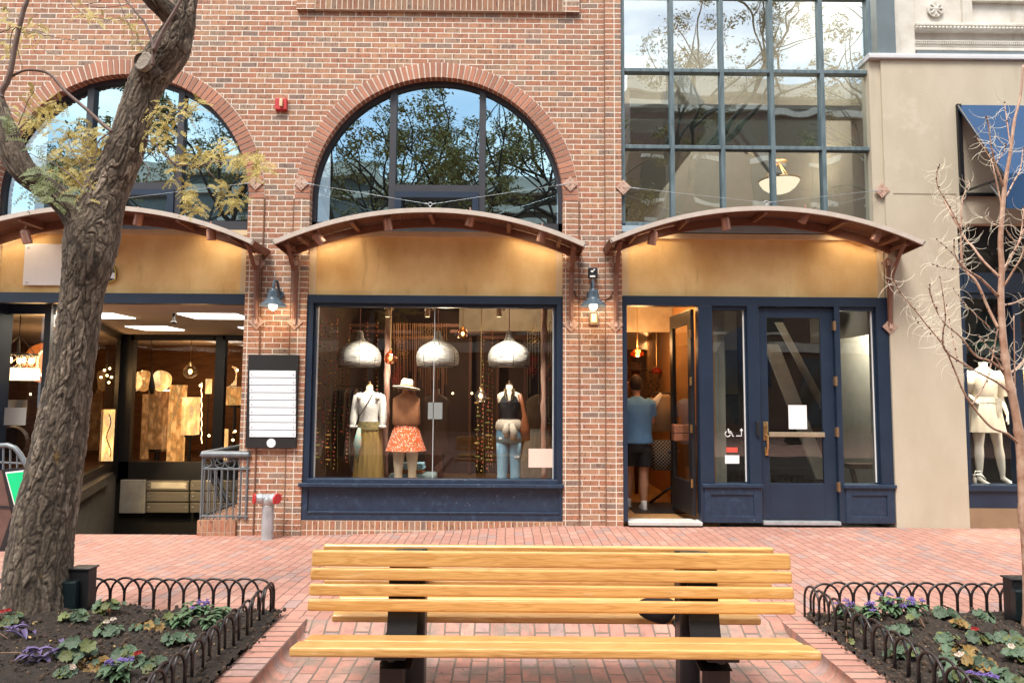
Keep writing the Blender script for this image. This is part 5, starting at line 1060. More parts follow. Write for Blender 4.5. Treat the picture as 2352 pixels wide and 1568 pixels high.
GA = 'amber glass pendants in the display window'
glass_pendant(1063, 766, .075, .7, 'smallest amber glass pendant, high between two woven shades', amb, cord=705, grp=GA)
glass_pendant(897, 822, .085, .7, 'copper glass pendant in front of the reddish pole', glass('copper globe glass', .25, (.8, .38, .22), refl=(1, .6, .4)), cord=705, grp=GA)
glass_pendant(1104, 909, .085, .55, 'low hanging smoky glass pendant left of the jeans mannequin', clr, cord=705, grp=GA)
for i, (px, lab) in enumerate(((890, 'left'), (982, 'middle'), (1146, 'right'))):
    c_ = W(px, 722, .8); t = thing('track_spot', lab + ' of three beige spot lamps at the top of the display window', 'spot lamp', c_, 'track spots'); b = MB(); b.lathe([(.03, -.03), (.036, -.02), (.036, .08), (.02, .09), (1e-4, .09)], c_, 16); b.tube([c_ + Vector((.02, 0, .05)), c_ + Vector((.07, 0, .06)), (c_.x + .07, .8, 3.12)], .012, 6); b.build('body', mat('beige metal', (.50, .38, .22), .5) if 'bm' not in M else M['bm'], t, smooth='auto'); b = MB(); b.lathe([(.03, -.034), (1e-4, -.036)], c_, 16); b.build('lens', warmw, t)
# reddish poles wound with cloth
pk = mat('wound pinkish pole', (.30, .12, .07), .9, vs=7, sc=(3, 3, .6), c2=(.48, .34, .28), bmp=.6, bsc=50)
for i, (a, e, px, lab) in enumerate(((714, 1100, 892, 'reddish cloth wound pole left of the rust top mannequin'), (706, 1100, 1250, 'reddish cloth wound pole at the right side of the display window'))):
    b = MB(); Y = 1.0; q0, q1 = W(px, a, Y), W(px, e, Y); n = 24; b.tube([(q0.x + .004 * math.sin(j * 1.7), Y, q0.z + (q1.z - q0.z) * j / n) for j in range(n + 1)], [.040 + .004 * math.sin(j * 2.3) + .004 * math.sin(j * 5.1) for j in range(n + 1)], 10); tag(b.build('wrapped_pole', pk, smooth=True), lab, 'pole')
# yarn hanging
def strand_bundle(name, label, cat, specs, m, Y, r=.0035):
    b = MB()
    for (px, p0, p1) in specs: q0, q1 = W(px, p0, Y), W(px, p1, Y); b.tube([q0, ((q0.x + q1.x) / 2 + random.uniform(-.004, .004), Y, (q0.z + q1.z) / 2), (q1.x, Y, q1.z)], r, 4)
    tag(b.build(name, m), label, cat)
random.seed(11)
ym = mat('gold to red yarn', (.50, .33, .12), .9, vs=1.5, c2=(.50, .12, .05))
strand_bundle('yarn_hanging', 'hanging curtain of golden and red yarn behind the middle woven shade', 'wall hanging', [(905 + i * 5.2 + random.uniform(-1.5, 1.5), 742, random.uniform(850, 935)) for i in range(24)], ym, 1.6)
strand_bundle('yarn_hanging', 'hanging of pale strings at the right, between jeans mannequin and pole', 'wall hanging', [(1212 + i * 6 + random.uniform(-1, 1), 742, random.uniform(800, 960)) for i in range(10)], mat('pale string', (.42, .34, .22), .9), 1.5)
def wire_star(px, py, r, Y, m, label):
    b = MB(); c_ = W(px, py, Y)
    for k in range(6):
        a = PI / 3 * k + .2; e = Vector((math.cos(a), 0, math.sin(a))) * r; n_ = Vector((-math.sin(a), 0, math.cos(a))) * r * .3
        b.tube([c_, c_ + e * .5 + n_, c_ + e, c_ + e * .5 - n_, c_], .0035, 4)
    tag(b.build('wire_ornament', m), label, 'ornament', 'wire star ornaments')
for i, (px, py, m) in enumerate(((918, 785, ym), (925, 812, ym), (1010 - 22, 755, ym), (1000 - 20, 775, ym), (915, 850, 'red'), (908, 870, 'red'), (1225, 760, 'brass'), (1228, 785, 'brass'), (1225, 825, 'red'), (1222, 850, 'red'))):
    wire_star(px, py, .085, 1.45, m, ['golden wire star left of the middle woven shade, upper', 'golden wire star left of the middle woven shade, lower', 'topmost golden wire star beside the middle woven shade', 'golden wire star just above the middle woven shade', 'red wire star above the white hat', 'red wire star beside the copper pendant', 'brass wire star high at the right pole', 'second brass wire star down at the right pole', 'red wire star right of the right woven shade', 'lowest red wire star near the right pole'][i])
# bead and flower garlands
gm = [mat('garland leaf', (.22, .20, .05), .8, island=.5), mat('garland bead red', (.50, .08, .04), .7, island=.4), mat('garland gold', (.55, .34, .10), .6, island=.4), mat('dark bead', (.03, .02, .02), .4, island=.4)]
def garland(px, y0, y1, Y, kind, label):
    b = MB(); q0, q1 = W(px, y0, Y), W(px, y1, Y); b.mi = 0; b.tube([q0, (q1.x, Y, q1.z)], .002, 4); n = int((q0.z - q1.z) / .055)
    for i in range(n):
        z = q0.z + (q1.z - q0.z) * i / n; ox, oy = random.uniform(-.012, .012), random.uniform(-.01, .01)
        if kind == 'flower' and i % 3 == 0: b.mi = random.choice((0, 2)); b.lathe([(1e-4, -.016), (.03, -.006), (.036, .008), (.02, .012), (1e-4, .008)], (q0.x + ox, Y + oy, z), 7)
        elif kind == 'dark': b.mi = random.choice((3, 3, 1)); b.ball((q0.x + ox, Y + oy, z), random.uniform(.009, .015), 6)
        else: b.mi = random.choice((1, 1, 2)); b.lathe([(1e-4, -.012), (.012, -.002), (1e-4, .016)], (q0.x + ox, Y + oy, z), 5)
    tag(b.build('garland', gm), label, 'garland', 'bead and flower garlands in the display window')
random.seed(5)
gl = [(735, 740, 1060, 'flower', 'garland nearest the left edge of the display window'), (748, 735, 1090, 'dark', 'second garland from the left edge, dark beads'), (760, 745, 1075, 'flower', 'third garland from the left edge, flower shaped'), (775, 735, 1085, 'red', 'red bead garland left of the leftmost woven shade'), (788, 850, 1000, 'dark', 'short dark bead loop below the leftmost woven shade, left'), (803, 745, 1070, 'red', 'red garland passing behind the left side of the leftmost shade'), (845, 742, 880, 'red', 'short red garland behind the leftmost woven shade, above the blouse'), (868, 742, 905, 'red', 'red garland at the right side of the leftmost woven shade'), (1097, 925, 1080, 'flower', 'flower garland below the low smoky pendant'), (1110, 745, 1090, 'red', 'long red garland just right of the low pendant cord'), (1122, 830, 1085, 'flower', 'flower garland between the low pendant and the jeans mannequin'), (1131, 760, 1075, 'red', 'thin red garland just left of the jeans mannequin'), (1262, 740, 1010, 'dark', 'dark garland at the right edge of the display window')]
for g in gl: garland(g[0], g[1], g[2], 1.15 if g[0] != 1097 else .75, g[3], g[4])
# clothes rail in the dark
t = thing('clothes_rail', 'dark clothes rail with hanging garments at the left, deep in the shop', 'clothes rail', (W(800, 1000, 2.6).x, 2.6, .12)); q0, q1 = W(745, 885, 2.6), W(880, 885, 2.6)
b = MB(); b.tube([(q0.x, 2.6, .12), (q0.x, 2.6, q0.z), (q1.x, 2.6, q0.z), (q1.x, 2.6, .12)], .018, 6); b.build('frame', 'black', t)
for i in range(11):
    x = q0.x + .06 + i * (q1.x - q0.x - .1) / 11; b = MB(); L_ = random.uniform(.7, 1.1); b.loft([(x, 2.6, q0.z - .05, .01, .05), (x, 2.6, q0.z - .12, .03, .19), (x, 2.6, q0.z - L_, .04, .22)], 10); c = random.choice(((.05, .035, .03), (.12, .05, .03), (.16, .12, .09), (.03, .03, .04), (.2, .14, .10))); b.build('garment', mat('garment cloth', c, .9, vs=20), t, smooth=True)
for i, (px, py) in enumerate(((1040, 903), (1084, 903))):
    b = MB(); b.ball(W(px, py, 3.6), .017, 8); tag(b.build('distant_bulb', hot, smooth=True), ['small lit bulb deep in the shop above the black bag', 'small lit bulb deep in the shop behind the low pendant', 'small lit bulb low in the shop'][i], 'bulb')
for x, y, z, e in ((W(830, 900).x, 1.6, 2.85, 12), (W(1170, 900).x, 1.6, 2.85, 12), (-1.0, 3.2, 2.3, 24)): light('shop_light', 'POINT', (x, y - .3, z), e, (1, .74, .48), .12)
for px_, tx_ in ((890, 850), (982, 934), (1146, 1170)):
    a_ = Vector((W(px_, 722, .35).x, .30, 2.88)); e_ = Vector((W(tx_, 1000, .75).x, .80, 1.25)); light('track_light', 'SPOT', a_, 135, (1, .90, .76), .08, rot=(e_ - a_).to_track_quat('-Z', 'Y').to_euler(), spot=1.15)
# ================================================================ DOORWAY INTERIOR
di = thing('doorway_interior', 'orange lit shop interior seen through the open doorway', 'shop interior', (2, 3, 0))
xa = W(1441, 910).x - 2.2; xb = hxm; b = MB()
b.box(xb - .035, xb, .2, 5.4, -.05, 3.3); b.box(xa, xb, 5.4, 5.5, -.05, 3.3); b.build('walls', mat('orange lit wall', (.62, .32, .13), .8, vs=1.5), di)
b = MB(); b.box(xa + .2, xb, .17, 5.4, -.08, .005); b.build('floor', 'oakfloor', di)
b = MB(); b.box(xa, xb, .17, 5.4, 3.25, 3.3); b.box(xa, xb - .04, 2.2, 2.3, W(1500, 762, 2.2).z, 3.25); b.build('ceiling', mat('beige bulkhead', (.45, .38, .28), .8), di)
b = MB(); b.box(XR + .3, XR + 1.1, .9, 1.8, .006, .02); tag(b.build('door_mat', 'black'), 'black door mat on the pale wood floor inside the open doorway', 'mat')
glass_pendant(1463, 812, .01, 2.6, 'x', clr, False) if 0 else None
def dome(px, py, r, Y, m, label, lit):
    c_ = W(px, py, Y); t = thing('dome_pendant', label, 'pendant lamp', c_); b = MB(); b.lathe([(r, -r * .35), (r * .97, 0), (r * .75, r * .4), (r * .4, r * .65), (r * .1, r * .8)], c_, 24); b.build('shade', m, t, smooth=True); b = MB(); b.tube([c_ + Vector((0, 0, r * .8)), c_ + Vector((0, 0, r * 1.2))], r * .12, 8); b.tube([c_ + Vector((0, 0, r * 1.2)), (c_.x, Y, 3.25)], .006, 5); b.build('cord', 'brass', t)
    if lit: b = MB(); b.ball(c_ + Vector((0, -.02, -.02)), r * .28, 10); b.build('bulb', hot, t, smooth=True)
dome(1464, 812, .11, 2.0, glass('orange glass shade', .2, (.9, .45, .15), refl=(1, .6, .3)), 'orange glass dome pendant with lit bulb inside the open doorway', True)
dome(1508, 852, .09, 3.0, mat('dark red shade', (.35, .03, .02), .5), 'dark red dome pendant right of the orange one', False)
c_ = W(1460, 850, 2.8); b = MB(); b.lathe([(.19, 0), (.18, .01), (.10, .02), (.095, .10), (.06, .13), (1e-4, .12)], c_, 24); tag(b.build('black_hat', mat('black felt', (.04, .02, .015), .9), smooth=True), 'black brimmed hat on display above the man', 'hat')
b = MB(); b.tube([c_ + Vector((0, 0, -.02)), c_ + Vector((0, 0, -.12)), c_ + Vector((0, 0, -.30)), (c_.x, c_.y, .01)], [.07, .08, .03, .03], 12); tag(b.build('hat_stand', mat('brown stand', (.12, .045, .02), .7), smooth=True), 'brown stand under the black hat', 'hat stand')
random.seed(9)
for j, (px, y0, y1) in enumerate(((1503 - 4, 858, 985), (1512, 868, 905), (1494, 850, 990))):
    b = MB(); 
    for i in range(int((y1 - y0) / 4)): q = W(px + random.uniform(-4, 4), y0 + i * 4, 2.7); b.ball(q, random.uniform(.012, .022), 6)
    tag(b.build('dried_garland', mat('dark dried leaves', (.06, .04, .02), .9, island=.5)), ['dark dried flower garland right of the man', 'short dried garland under the red pendant', 'dried leaf garland nearest the man'][j], 'garland', 'dried garlands in the doorway')
for x, y, z, e in ((W(1464, 812, 2.0).x, 1.9, 2.3, 10), (W(1500, 900, 4).x, 4.2, 2.6, 90), (W(1520, 900, 1).x, .8, 2.9, 22)): light('doorway_light', 'POINT', (x, y, z), e, (1, .55, .22), .15)  # the last, frontmost point is an added fill with no lamp of its own
# garment rack in the doorway
Yk = 1.5; q = W(1541, 895, Yk); t = thing('garment_stand', 'black garment stand with tweed jacket and checked trousers in the doorway', 'garment stand', (q.x, Yk, 0))
b = MB(); b.tube([(q.x, Yk, .06), (q.x, Yk, q.z)], .02, 8); b.tube([(q.x - .25, Yk, q.z - .05), (q.x + .08, Yk, q.z - .05)], .012, 6)
for a in (0.3, 2.4, 4.5): b.tube([(q.x, Yk, .28), (q.x + .12 * math.cos(a), Yk + .12 * math.sin(a), .2), (q.x + .36 * math.cos(a), Yk + .36 * math.sin(a), .02)], .017, 6)
b.build('stand', 'black', t, smooth=True)
tw = mat('tan tweed', (.26, .18, .10), .95, vs=90, c2=(.38, .29, .19), bmp=.4); c_ = W(1526, 905, Yk)
b = MB(); b.loft([(c_.x, Yk, c_.z, .05, .06), (c_.x, Yk, c_.z - .06, .17, .09), (c_.x, Yk, c_.z - .2, .19, .11), (c_.x + .01, Yk, c_.z - .52, .18, .11)], 20); b.tube([(c_.x - .15, Yk - .03, c_.z - .06), (c_.x - .20, Yk - .05, c_.z - .3), (c_.x - .19, Yk - .07, c_.z - .52)], [.06, .055, .045], 12); b.build('jacket', tw, t, smooth=True)
b = MB(); b.tube([(c_.x - .06, Yk - .08, c_.z + .01), (c_.x - .16, Yk - .10, c_.z - .13), (c_.x - .19, Yk - .1, c_.z - .25)], [.025, .06, .02], 10, flat=.5); b.build('white_collar', 'white', t, smooth=True)
ck, nt_, bs_ = newmat('checked cloth'); v1 = nt_.nodes.new('ShaderNodeTexChecker'); v1.inputs['Scale'].default_value = 42; v1.inputs[1].default_value = (.02, .02, .02, 1); v1.inputs[2].default_value = (.30, .28, .24, 1); tcx = nt_.nodes.new('ShaderNodeTexCoord'); mp_ = nt_.nodes.new('ShaderNodeMapping'); mp_.inputs['Scale'].default_value = (1, 0.001, 1); nt_.links.new(tcx.outputs['Object'], mp_.inputs[0]); nt_.links.new(mp_.outputs[0], v1.inputs[0]); nt_.links.new(v1.outputs[0], bs_.inputs['Base Color']); bs_.inputs['Roughness'].default_value = .9
z0, z1 = W(1530, 1010, Yk).z, W(1530, 1078, Yk).z; b = MB(); b.loft([(c_.x - .02, Yk, z0, .16, .1), (c_.x - .01, Yk, z1, .19, .12)], 30, ruf=lambda a, j, z: 1 + .04 * math.sin(a * 7)); b.build('trousers', ck, t, smooth=True)
# woven box on the door leaf
x0, x1, z0, z1 = R(1548, 974, 1588, 1012, .62); t = thing('woven_box', 'copper coloured woven box beside the open door leaf', 'box', (x0, .6, z0)); b = MB(); b.cbox(x0 - .02, x1 + .06, .52, .68, z0, z1, .015); b.build('body', mat('copper weave', (.34, .12, .05), .7, vs=60, c2=(.18, .06, .03), bmp=.8, bsc=90), t)
b = MB(); b.box(x0 - .022, x1 + .062, .518, .682, (z0 + z1) / 2 - .004, (z0 + z1) / 2 + .004); b.build('lid_seam', 'black', t)
# ---- the man
def merged(b, name, m, parent, vox=.011, it=6):
    o = b.build(name, m, parent, smooth=True); md = o.modifiers.new('remesh', 'REMESH'); md.mode = 'VOXEL'; md.voxel_size = vox; md.use_smooth_shade = True
    s = o.modifiers.new('smooth', 'SMOOTH'); s.iterations = it; s.factor = .5; return o
Yp = 1.2; c_ = W(1466, 1000, Yp); x = c_.x - .02; H = W(1466, 862, Yp).z
t = thing('person', 'man in light blue t-shirt and black shorts seen from behind in the doorway', 'person', (x, Yp, 0))
b = MB(); hd = Vector((x + .0, Yp + .06, H - .13))
b.loft([(hd.x, hd.y - .01, hd.z - .135, .045, .05), (hd.x, hd.y + .01, hd.z - .10, .062, .075), (hd.x, hd.y, hd.z - .05, .073, .092), (hd.x, hd.y, hd.z, .078, .10), (hd.x, hd.y - .005, hd.z + .06, .072, .092), (hd.x, hd.y - .005, hd.z + .105, .048, .06), (hd.x, hd.y, hd.z + .12, .015, .02)], 20)
b.loft([(hd.x, hd.y - .02, hd.z - .08, .052, .055), (hd.x, hd.y - .05, hd.z - .20, .06, .06)], 14)
b.ball(hd + Vector((0, .105, -.02)), .014, 8)
for s in (-1, 1): b.ball(hd + Vector((s * .08, -.005, -.01)), .02, 8, 1.5, .6)
b.loft([(x, Yp, H - .34, .10, .08), (x, Yp, H - .38, .19, .1), (x, Yp, H - .5, .20, .12), (x, Yp, H - .8, .165, .11), (x, Yp, H - .95, .17, .12)], 20)
for s, dy in ((-1, .22), (1, 0)):      # legs: the left one steps forward
    b.loft([(x + s * .09, Yp + dy * u, zz_, r, r * 1.05) for u, zz_, r in ((0, .92, .105), (.3, .72, .088), (.6, .52, .066), (.7, .44, .062), (.8, .34, .068), (.9, .2, .05), (1, .10, .038), (1, .06, .04))], 16)
    b.tube([(x + s * .09, Yp + dy - .05, .06), (x + s * .09, Yp + dy + .12, .045)], [.04, .03], 10)
sh = Vector((x - .18, Yp, H - .37))
b.tube([sh, sh + Vector((-.05, .1, -.20)), sh + Vector((-.01, .24, -.22)), sh + Vector((.02, .27, .02)), sh + Vector((.05, .22, .14))], [.055, .046, .042, .032, .027], 12)
sr = Vector((x + .19, Yp, H - .37)); b.tube([sr, sr + Vector((.03, .05, -.26)), sr + Vector((-.02, .22, -.36)), sr + Vector((-.10, .30, -.30))], [.055, .046, .036, .028], 12)
hn = sh + Vector((.05, .22, .14)); b.tube([hn, hn + Vector((.01, -.03, .05)), hn + Vector((.015, -.05, .085))], [.028, .038, .034], 10, flat=.6)
for i in range(4): e = hn + Vector((.0 - .015 + .018 * i, -.05, .09)); b.tube([e, e + Vector((.008, -.015, .035 + .004 * (i in (1, 2)))), e + Vector((.02, -.005, .06))], [.0095, .009, .008], 8)
b.tube([hn + Vector((.02, -.02, .03)), hn + Vector((.05, -.03, .05)), hn + Vector((.06, -.02, .075))], [.012, .011, .009], 8)
h2 = sr + Vector((-.10, .30, -.30)); b.tube([h2, h2 + Vector((-.05, .04, .02))], [.028, .036], 10, flat=.6)
for i in range(4): e = h2 + Vector((-.06, .045, .03 - .018 * i)); b.tube([e, e + Vector((-.035, .0, 0)), e + Vector((-.05, -.025, 0))], [.0095, .009, .008], 8)
b.tube([h2 + Vector((-.02, .02, .03)), h2 + Vector((-.05, .01, .055))], [.012, .01], 8)
merged(b, 'body', 'skin', t, .009, 3)
b = MB(); b.loft([(hd.x, hd.y - .012, hd.z - .085, .05, .055), (hd.x, hd.y - .018, hd.z - .04, .078, .092), (hd.x, hd.y - .015, hd.z + .02, .09, .104), (hd.x, hd.y - .008, hd.z + .08, .082, .1), (hd.x, hd.y, hd.z + .125, .05, .06), (hd.x, hd.y, hd.z + .14, .012, .015)], 30, ruf=lambda a, j, z: 1 + .03 * math.sin(a * 13 + j) + .02 * math.sin(a * 29)); b.build('hair', mat('dark brown hair', (.035, .018, .012), .7, vs=60, sc=(3, 3, .5), bmp=.6), t, smooth=True)
tsh = mat('light blue t-shirt', (.15, .36, .66), .9, vs=5, sc=(1, 1, .5), c2=(.11, .28, .55), bmp=.25, bsc=9)
b = MB(); z1 = W(1470, 1018, Yp).z
b.loft([(x, Yp, H - .285, .065, .065), (x, Yp, H - .31, .09, .08), (x, Yp, H - .345, .18, .10), (x, Yp, H - .40, .215, .125), (x, Yp, H - .5, .215, .14), (x + .005, Yp, H - .65, .20, .14), (x + .005, Yp, H - .8, .20, .142), (x + .01, Yp, z1 + .02, .215, .15), (x + .01, Yp, z1, .212, .148)], 30, ruf=lambda a, j, z: 1 + .02 * math.sin(a * 5 + j * 1.7))
b.tube([sh + Vector((.06, 0, 0)), sh + Vector((0, .02, -.01)), sh + Vector((-.045, .09, -.17))], [.075, .082, .078], 14); b.tube([sr + Vector((-.06, 0, 0)), sr + Vector((0, 0, -.02)), sr + Vector((.03, .04, -.19))], [.075, .08, .072], 14)
merged(b, 't_shirt', tsh, t, .012, 4)
b = MB(); zk_ = W(1470, 1070, Yp).z; b.loft([(x, Yp, z1 + .04, .185, .13), (x, Yp, z1 - .05, .20, .145), (x, Yp, z1 - .12, .19, .14)], 20)
for s, dy in ((-1, .08), (1, 0)): b.loft([(x + s * .095, Yp, z1 - .08, .11, .13), (x + s * .10, Yp + dy, zk_ + .02, .11, .13), (x + s * .10, Yp + dy, zk_, .108, .128)], 18)
merged(b, 'shorts', mat('black sports shorts', (.012, .012, .014), .8, vs=8), t, .012, 3)
for s, dy in ((-1, .22), (1, 0)):
    b = MB(); cx = x + s * .09; cy = Yp + dy; b.loft([(cx, cy + .05, .005, .05, .15), (cx, cy + .05, .03, .052, .152), (cx, cy + .045, .055, .047, .14), (cx, cy - .01, .085, .044, .08), (cx, cy - .015, .115, .04, .055)], 20); sho = b.build('shoe', mat('white trainer', (.62, .60, .58), .7, vs=9, var=.1), t, smooth=True)
    b = MB(); b.loft([(cx, cy - .012, .11, .042, .05), (cx, cy - .01, .135, .04, .045)], 16); b.build('sock', 'white', sho, smooth=True)
# ================================================================ RIGHT SHOP MANNEQUINS
Ym2 = .75
def m2(px, label, cloth, skirt):
    c = W(px, 832, Ym2); x, zt = c.x, c.z; zf = W(px, 1112, Ym2).z; k = (zt - zf) / 1.5
    t = thing('mannequin', label, 'mannequin', (x, Ym2, zf)); b = MB()
    rg = [(0, .05, .05), (-.06, .05, .052), (-.10, .12, .065), (-.13, .165, .08), (-.18, .17, .085), (-.25, .15, .105), (-.40, .115, .085), (-.50, .15, .105), (-.60, .165, .112), (-.68, .15, .105)]
    b.loft([(x, Ym2, zt + dz * k, rx * k, ry * k) for dz, rx, ry in rg], 18)
    for s, o2 in ((-1, -.02), (1, .10)):
        b.loft([(x + s * .08 * k + o2 * u, Ym2, zt + dz * k, r * k, r * k) for u, dz, r in ((0, -.64, .085), (.4, -.85, .07), (.7, -1.03, .05), (.85, -1.14, .054), (1, -1.28, .042), (1.1, -1.40, .028), (1.2, -1.45, .034))], 14)
        b.tube([(x + s * .08 * k + o2 * 1.2, Ym2, zt - 1.43 * k), (x + s * .08 * k + o2 * 1.3 + .04, Ym2 - .08, zt - 1.485 * k), (x + s * .08 * k + o2 * 1.3 + .06, Ym2 - .13, zt - 1.49 * k)], [.034, .03, .018], 10)
    b.tube([(x + .16 * k, Ym2, zt - .14 * k), (x + .20 * k, Ym2 + .02, zt - .38 * k), (x + .225 * k, Ym2 - .06, zt - .6 * k), (x + .23 * k, Ym2 - .08, zt - .66 * k)], [.045, .035, .024, .02], 12)
    hnd = Vector((x + .23 * k, Ym2 - .08, zt - .66 * k)); b.tube([hnd, hnd + Vector((.005, -.01, -.06))], [.022, .03], 10, flat=.5)
    for i in range(4): b.tube([hnd + Vector((-.02 + .014 * i, -.01, -.06)), hnd + Vector((-.022 + .016 * i, -.02, -.12 + .01 * (i % 3)))], [.0085, .006], 6)
    b.tube([hnd + Vector((-.02, -.01, -.03)), hnd + Vector((-.045, -.02, -.075))], [.009, .007], 6)
    b.tube([(x - .16 * k, Ym2, zt - .14 * k), (x - .24 * k, Ym2 + .02, zt - .36 * k), (x - .14 * k, Ym2 - .1, zt - .52 * k)], [.045, .035, .024], 12)
    merged(b, 'body', 'manq2', t, .01, 3)
    b = MB(); b.loft([(x, Ym2, zt + dz * k, rx * k, ry * k) for dz, rx, ry in ((-.10, .10, .075), (-.13, .175, .095), (-.2, .18, .11), (-.4, .15, .11), (-.46, .14, .105))], 24, cap=False)
    b.tube([(x + .14 * k, Ym2, zt - .13 * k), (x + .19 * k, Ym2, zt - .22 * k), (x + .215 * k, Ym2 + .01, zt - .42 * k)], [.07, .08, .075], 14); b.tube([(x - .14 * k, Ym2, zt - .13 * k), (x - .2 * k, Ym2, zt - .25 * k), (x - .235 * k, Ym2 + .01, zt - .36 * k)], [.07, .08, .075], 14); b.build('blouse', cloth, t, smooth=True)
    b = MB(); b.loft([(x, Ym2, zt + dz * k, rx * k, ry * k) for dz, rx, ry in ((-.44, .14, .105), (-.52, .175, .13), (-.86, .225, .17))], 60, cap=False, ruf=lambda a, j, z: 1 + .045 * math.sin(a * 15) * j / 2); b.build('skirt', skirt, t, smooth=True)
    b = MB(); b.loft([(x, Ym2, zt + dz * k, rx * k, ry * k) for dz, rx, ry in ((-.43, .150, .115), (-.50, .168, .13))], 24, cap=False); b.box(x + .05, x + .12, Ym2 - .16, Ym2 - .13, zt - .62 * k, zt - .44 * k); b.build('belt', mat('cream belt', (.66, .60, .50), .8), t)
    return t
ivc = mat('ivory cloth', (.70, .62, .50), .9, vs=8, var=.1)
m2(2257, 'white mannequin in ivory blouse and short skirt behind the young tree', ivc, ivc)
m2(2362, 'mannequin in mustard speckled dress at the right picture edge', mat('mustard speckled cloth', (.48, .32, .12), .9, vs=60), mat('mustard skirt', (.46, .30, .11), .9, vs=60))
b = MB(); c_ = W(2247, 1100, .5); b.tube([c_ + Vector((-.03, 0, -.02)), c_ + Vector((-.05, .0, .05)), c_ + Vector((.02, -.02, .06)), c_ + Vector((.06, -.05, .0))], [.012, .02, .02, .012], 8); b.tube([c_ + Vector((-.05, 0, .06)), c_ + Vector((-.03, 0, .10)), c_ + Vector((.03, 0, .10)), c_ + Vector((.04, 0, .05))], .008, 6); b.cbox(c_.x - .06, c_.x - .03, c_.y - .02, c_.y + .02, c_.z - .05, c_.z + .02, .004); tag(b.build('sandal', 'manq2', smooth=True), 'white high heeled sandal propped beside the ivory mannequin', 'shoe')
for px, py, r, c, lab in ((2255, 770, .5, (.03, .16, .20), 'teal blurred wall hanging in the right shop'), (2300, 745, .45, (.30, .04, .03), 'dark red wall hanging in the right shop'), (2268, 798, .27, (.04, .42, .28), 'green umbrella shaped ornament in the right shop')):
    Yo = 1.35 if r < .3 else 2.2; c_ = W(px, py, Yo); b = MB(); b.lathe([(r, 0), (r * .9, r * .2), (r * .5, r * .4), (1e-4, r * .5)] if r < .3 else [(1e-4, -r * .8), (r * .5, -r * .5), (r * .6, 0), (r * .4, r * .6), (1e-4, r * .8)], c_, 20); tag(b.build('wall_hanging' if r > .3 else 'green_ornament', mat('hanging cloth', c, .8, vs=3)), lab, 'ornament')
light('right_shop_light', 'SPOT', (W(2270, 900, .6).x, .45, 2.74), 190, (1, .88, .70), .1, rot=(math.radians(8), 0, 0), spot=1.7); light('right_shop_light', 'POINT', (W(2300, 900, .6).x + .6, .4, 1.2), 14, (1, .86, .66), .15)
# ================================================================ BENCH
DB = 1760.0
by = lambda d: CAM.y + d
bt = thing('back_to_back_bench', 'double back to back bench of varnished wooden slats on black steel posts', 'bench', (.2, -4.85, FLO))
def fitx(pxl, pxr, py, Y): return W(pxl, py, Y).x, W(pxr, py, Y).x
HW = 1.22
xl, xr = W(661, 1508, -5.33).x, W(1889, 1508, -5.33).x; BXC = (xl + xr) / 2; HW = (xr - xl) / 2
def plank(x0, x1, c, ang, wdt, th, name='slat', rb=.012):    # plank along x, centre c=(y,z), tilted by ang about x
    b = MB(); b.cbox(x0, x1, -wdt / 2, wdt / 2, -th / 2, th / 2, rb, seg=3)
    o = b.build(name, 'oak', bt); m = Matrix.Translation((0, c[0], c[1])) @ Matrix.Rotation(ang, 4, 'X')
    o.data.transform(m); return o
def seat(sgn, y0, z0, dpt, drop, n):
    # front edge at y0, going sgn along y
    ang = -math.atan2(drop, dpt) * sgn; wd = dpt / n - .008
    for i in range(n):
        u = (i + .5) / n; plank(BXC - HW + (.018 if i else 0), BXC + HW - (.018 if i else 0), (y0 + sgn * dpt * u, z0 - .02 - drop * u), ang, wd, .042)
zs_ = W(1176, 1491, -5.33).z
seat(1, -5.33, zs_, .29, .035, 2)
yq = W(1176, 1420, -4.35).z
zf_ = W(1265, 1415, -4.62).z
seat(-1, -4.30, zf_ + .045, .33, .045, 3)
def back(y0, y1, rows, hw, tilt):
    for (p0, p1) in rows:
        u = (p0 - 1265) / (1405 - 1265); Y = y0 + (y1 - y0) * u; a, c = W(1176, p0, Y).z, W(1176, p1, Y).z; plank(BXC - hw, BXC + hw, (Y, (a + c) / 2), tilt, .032, (a - c) - .002, rb=.010)
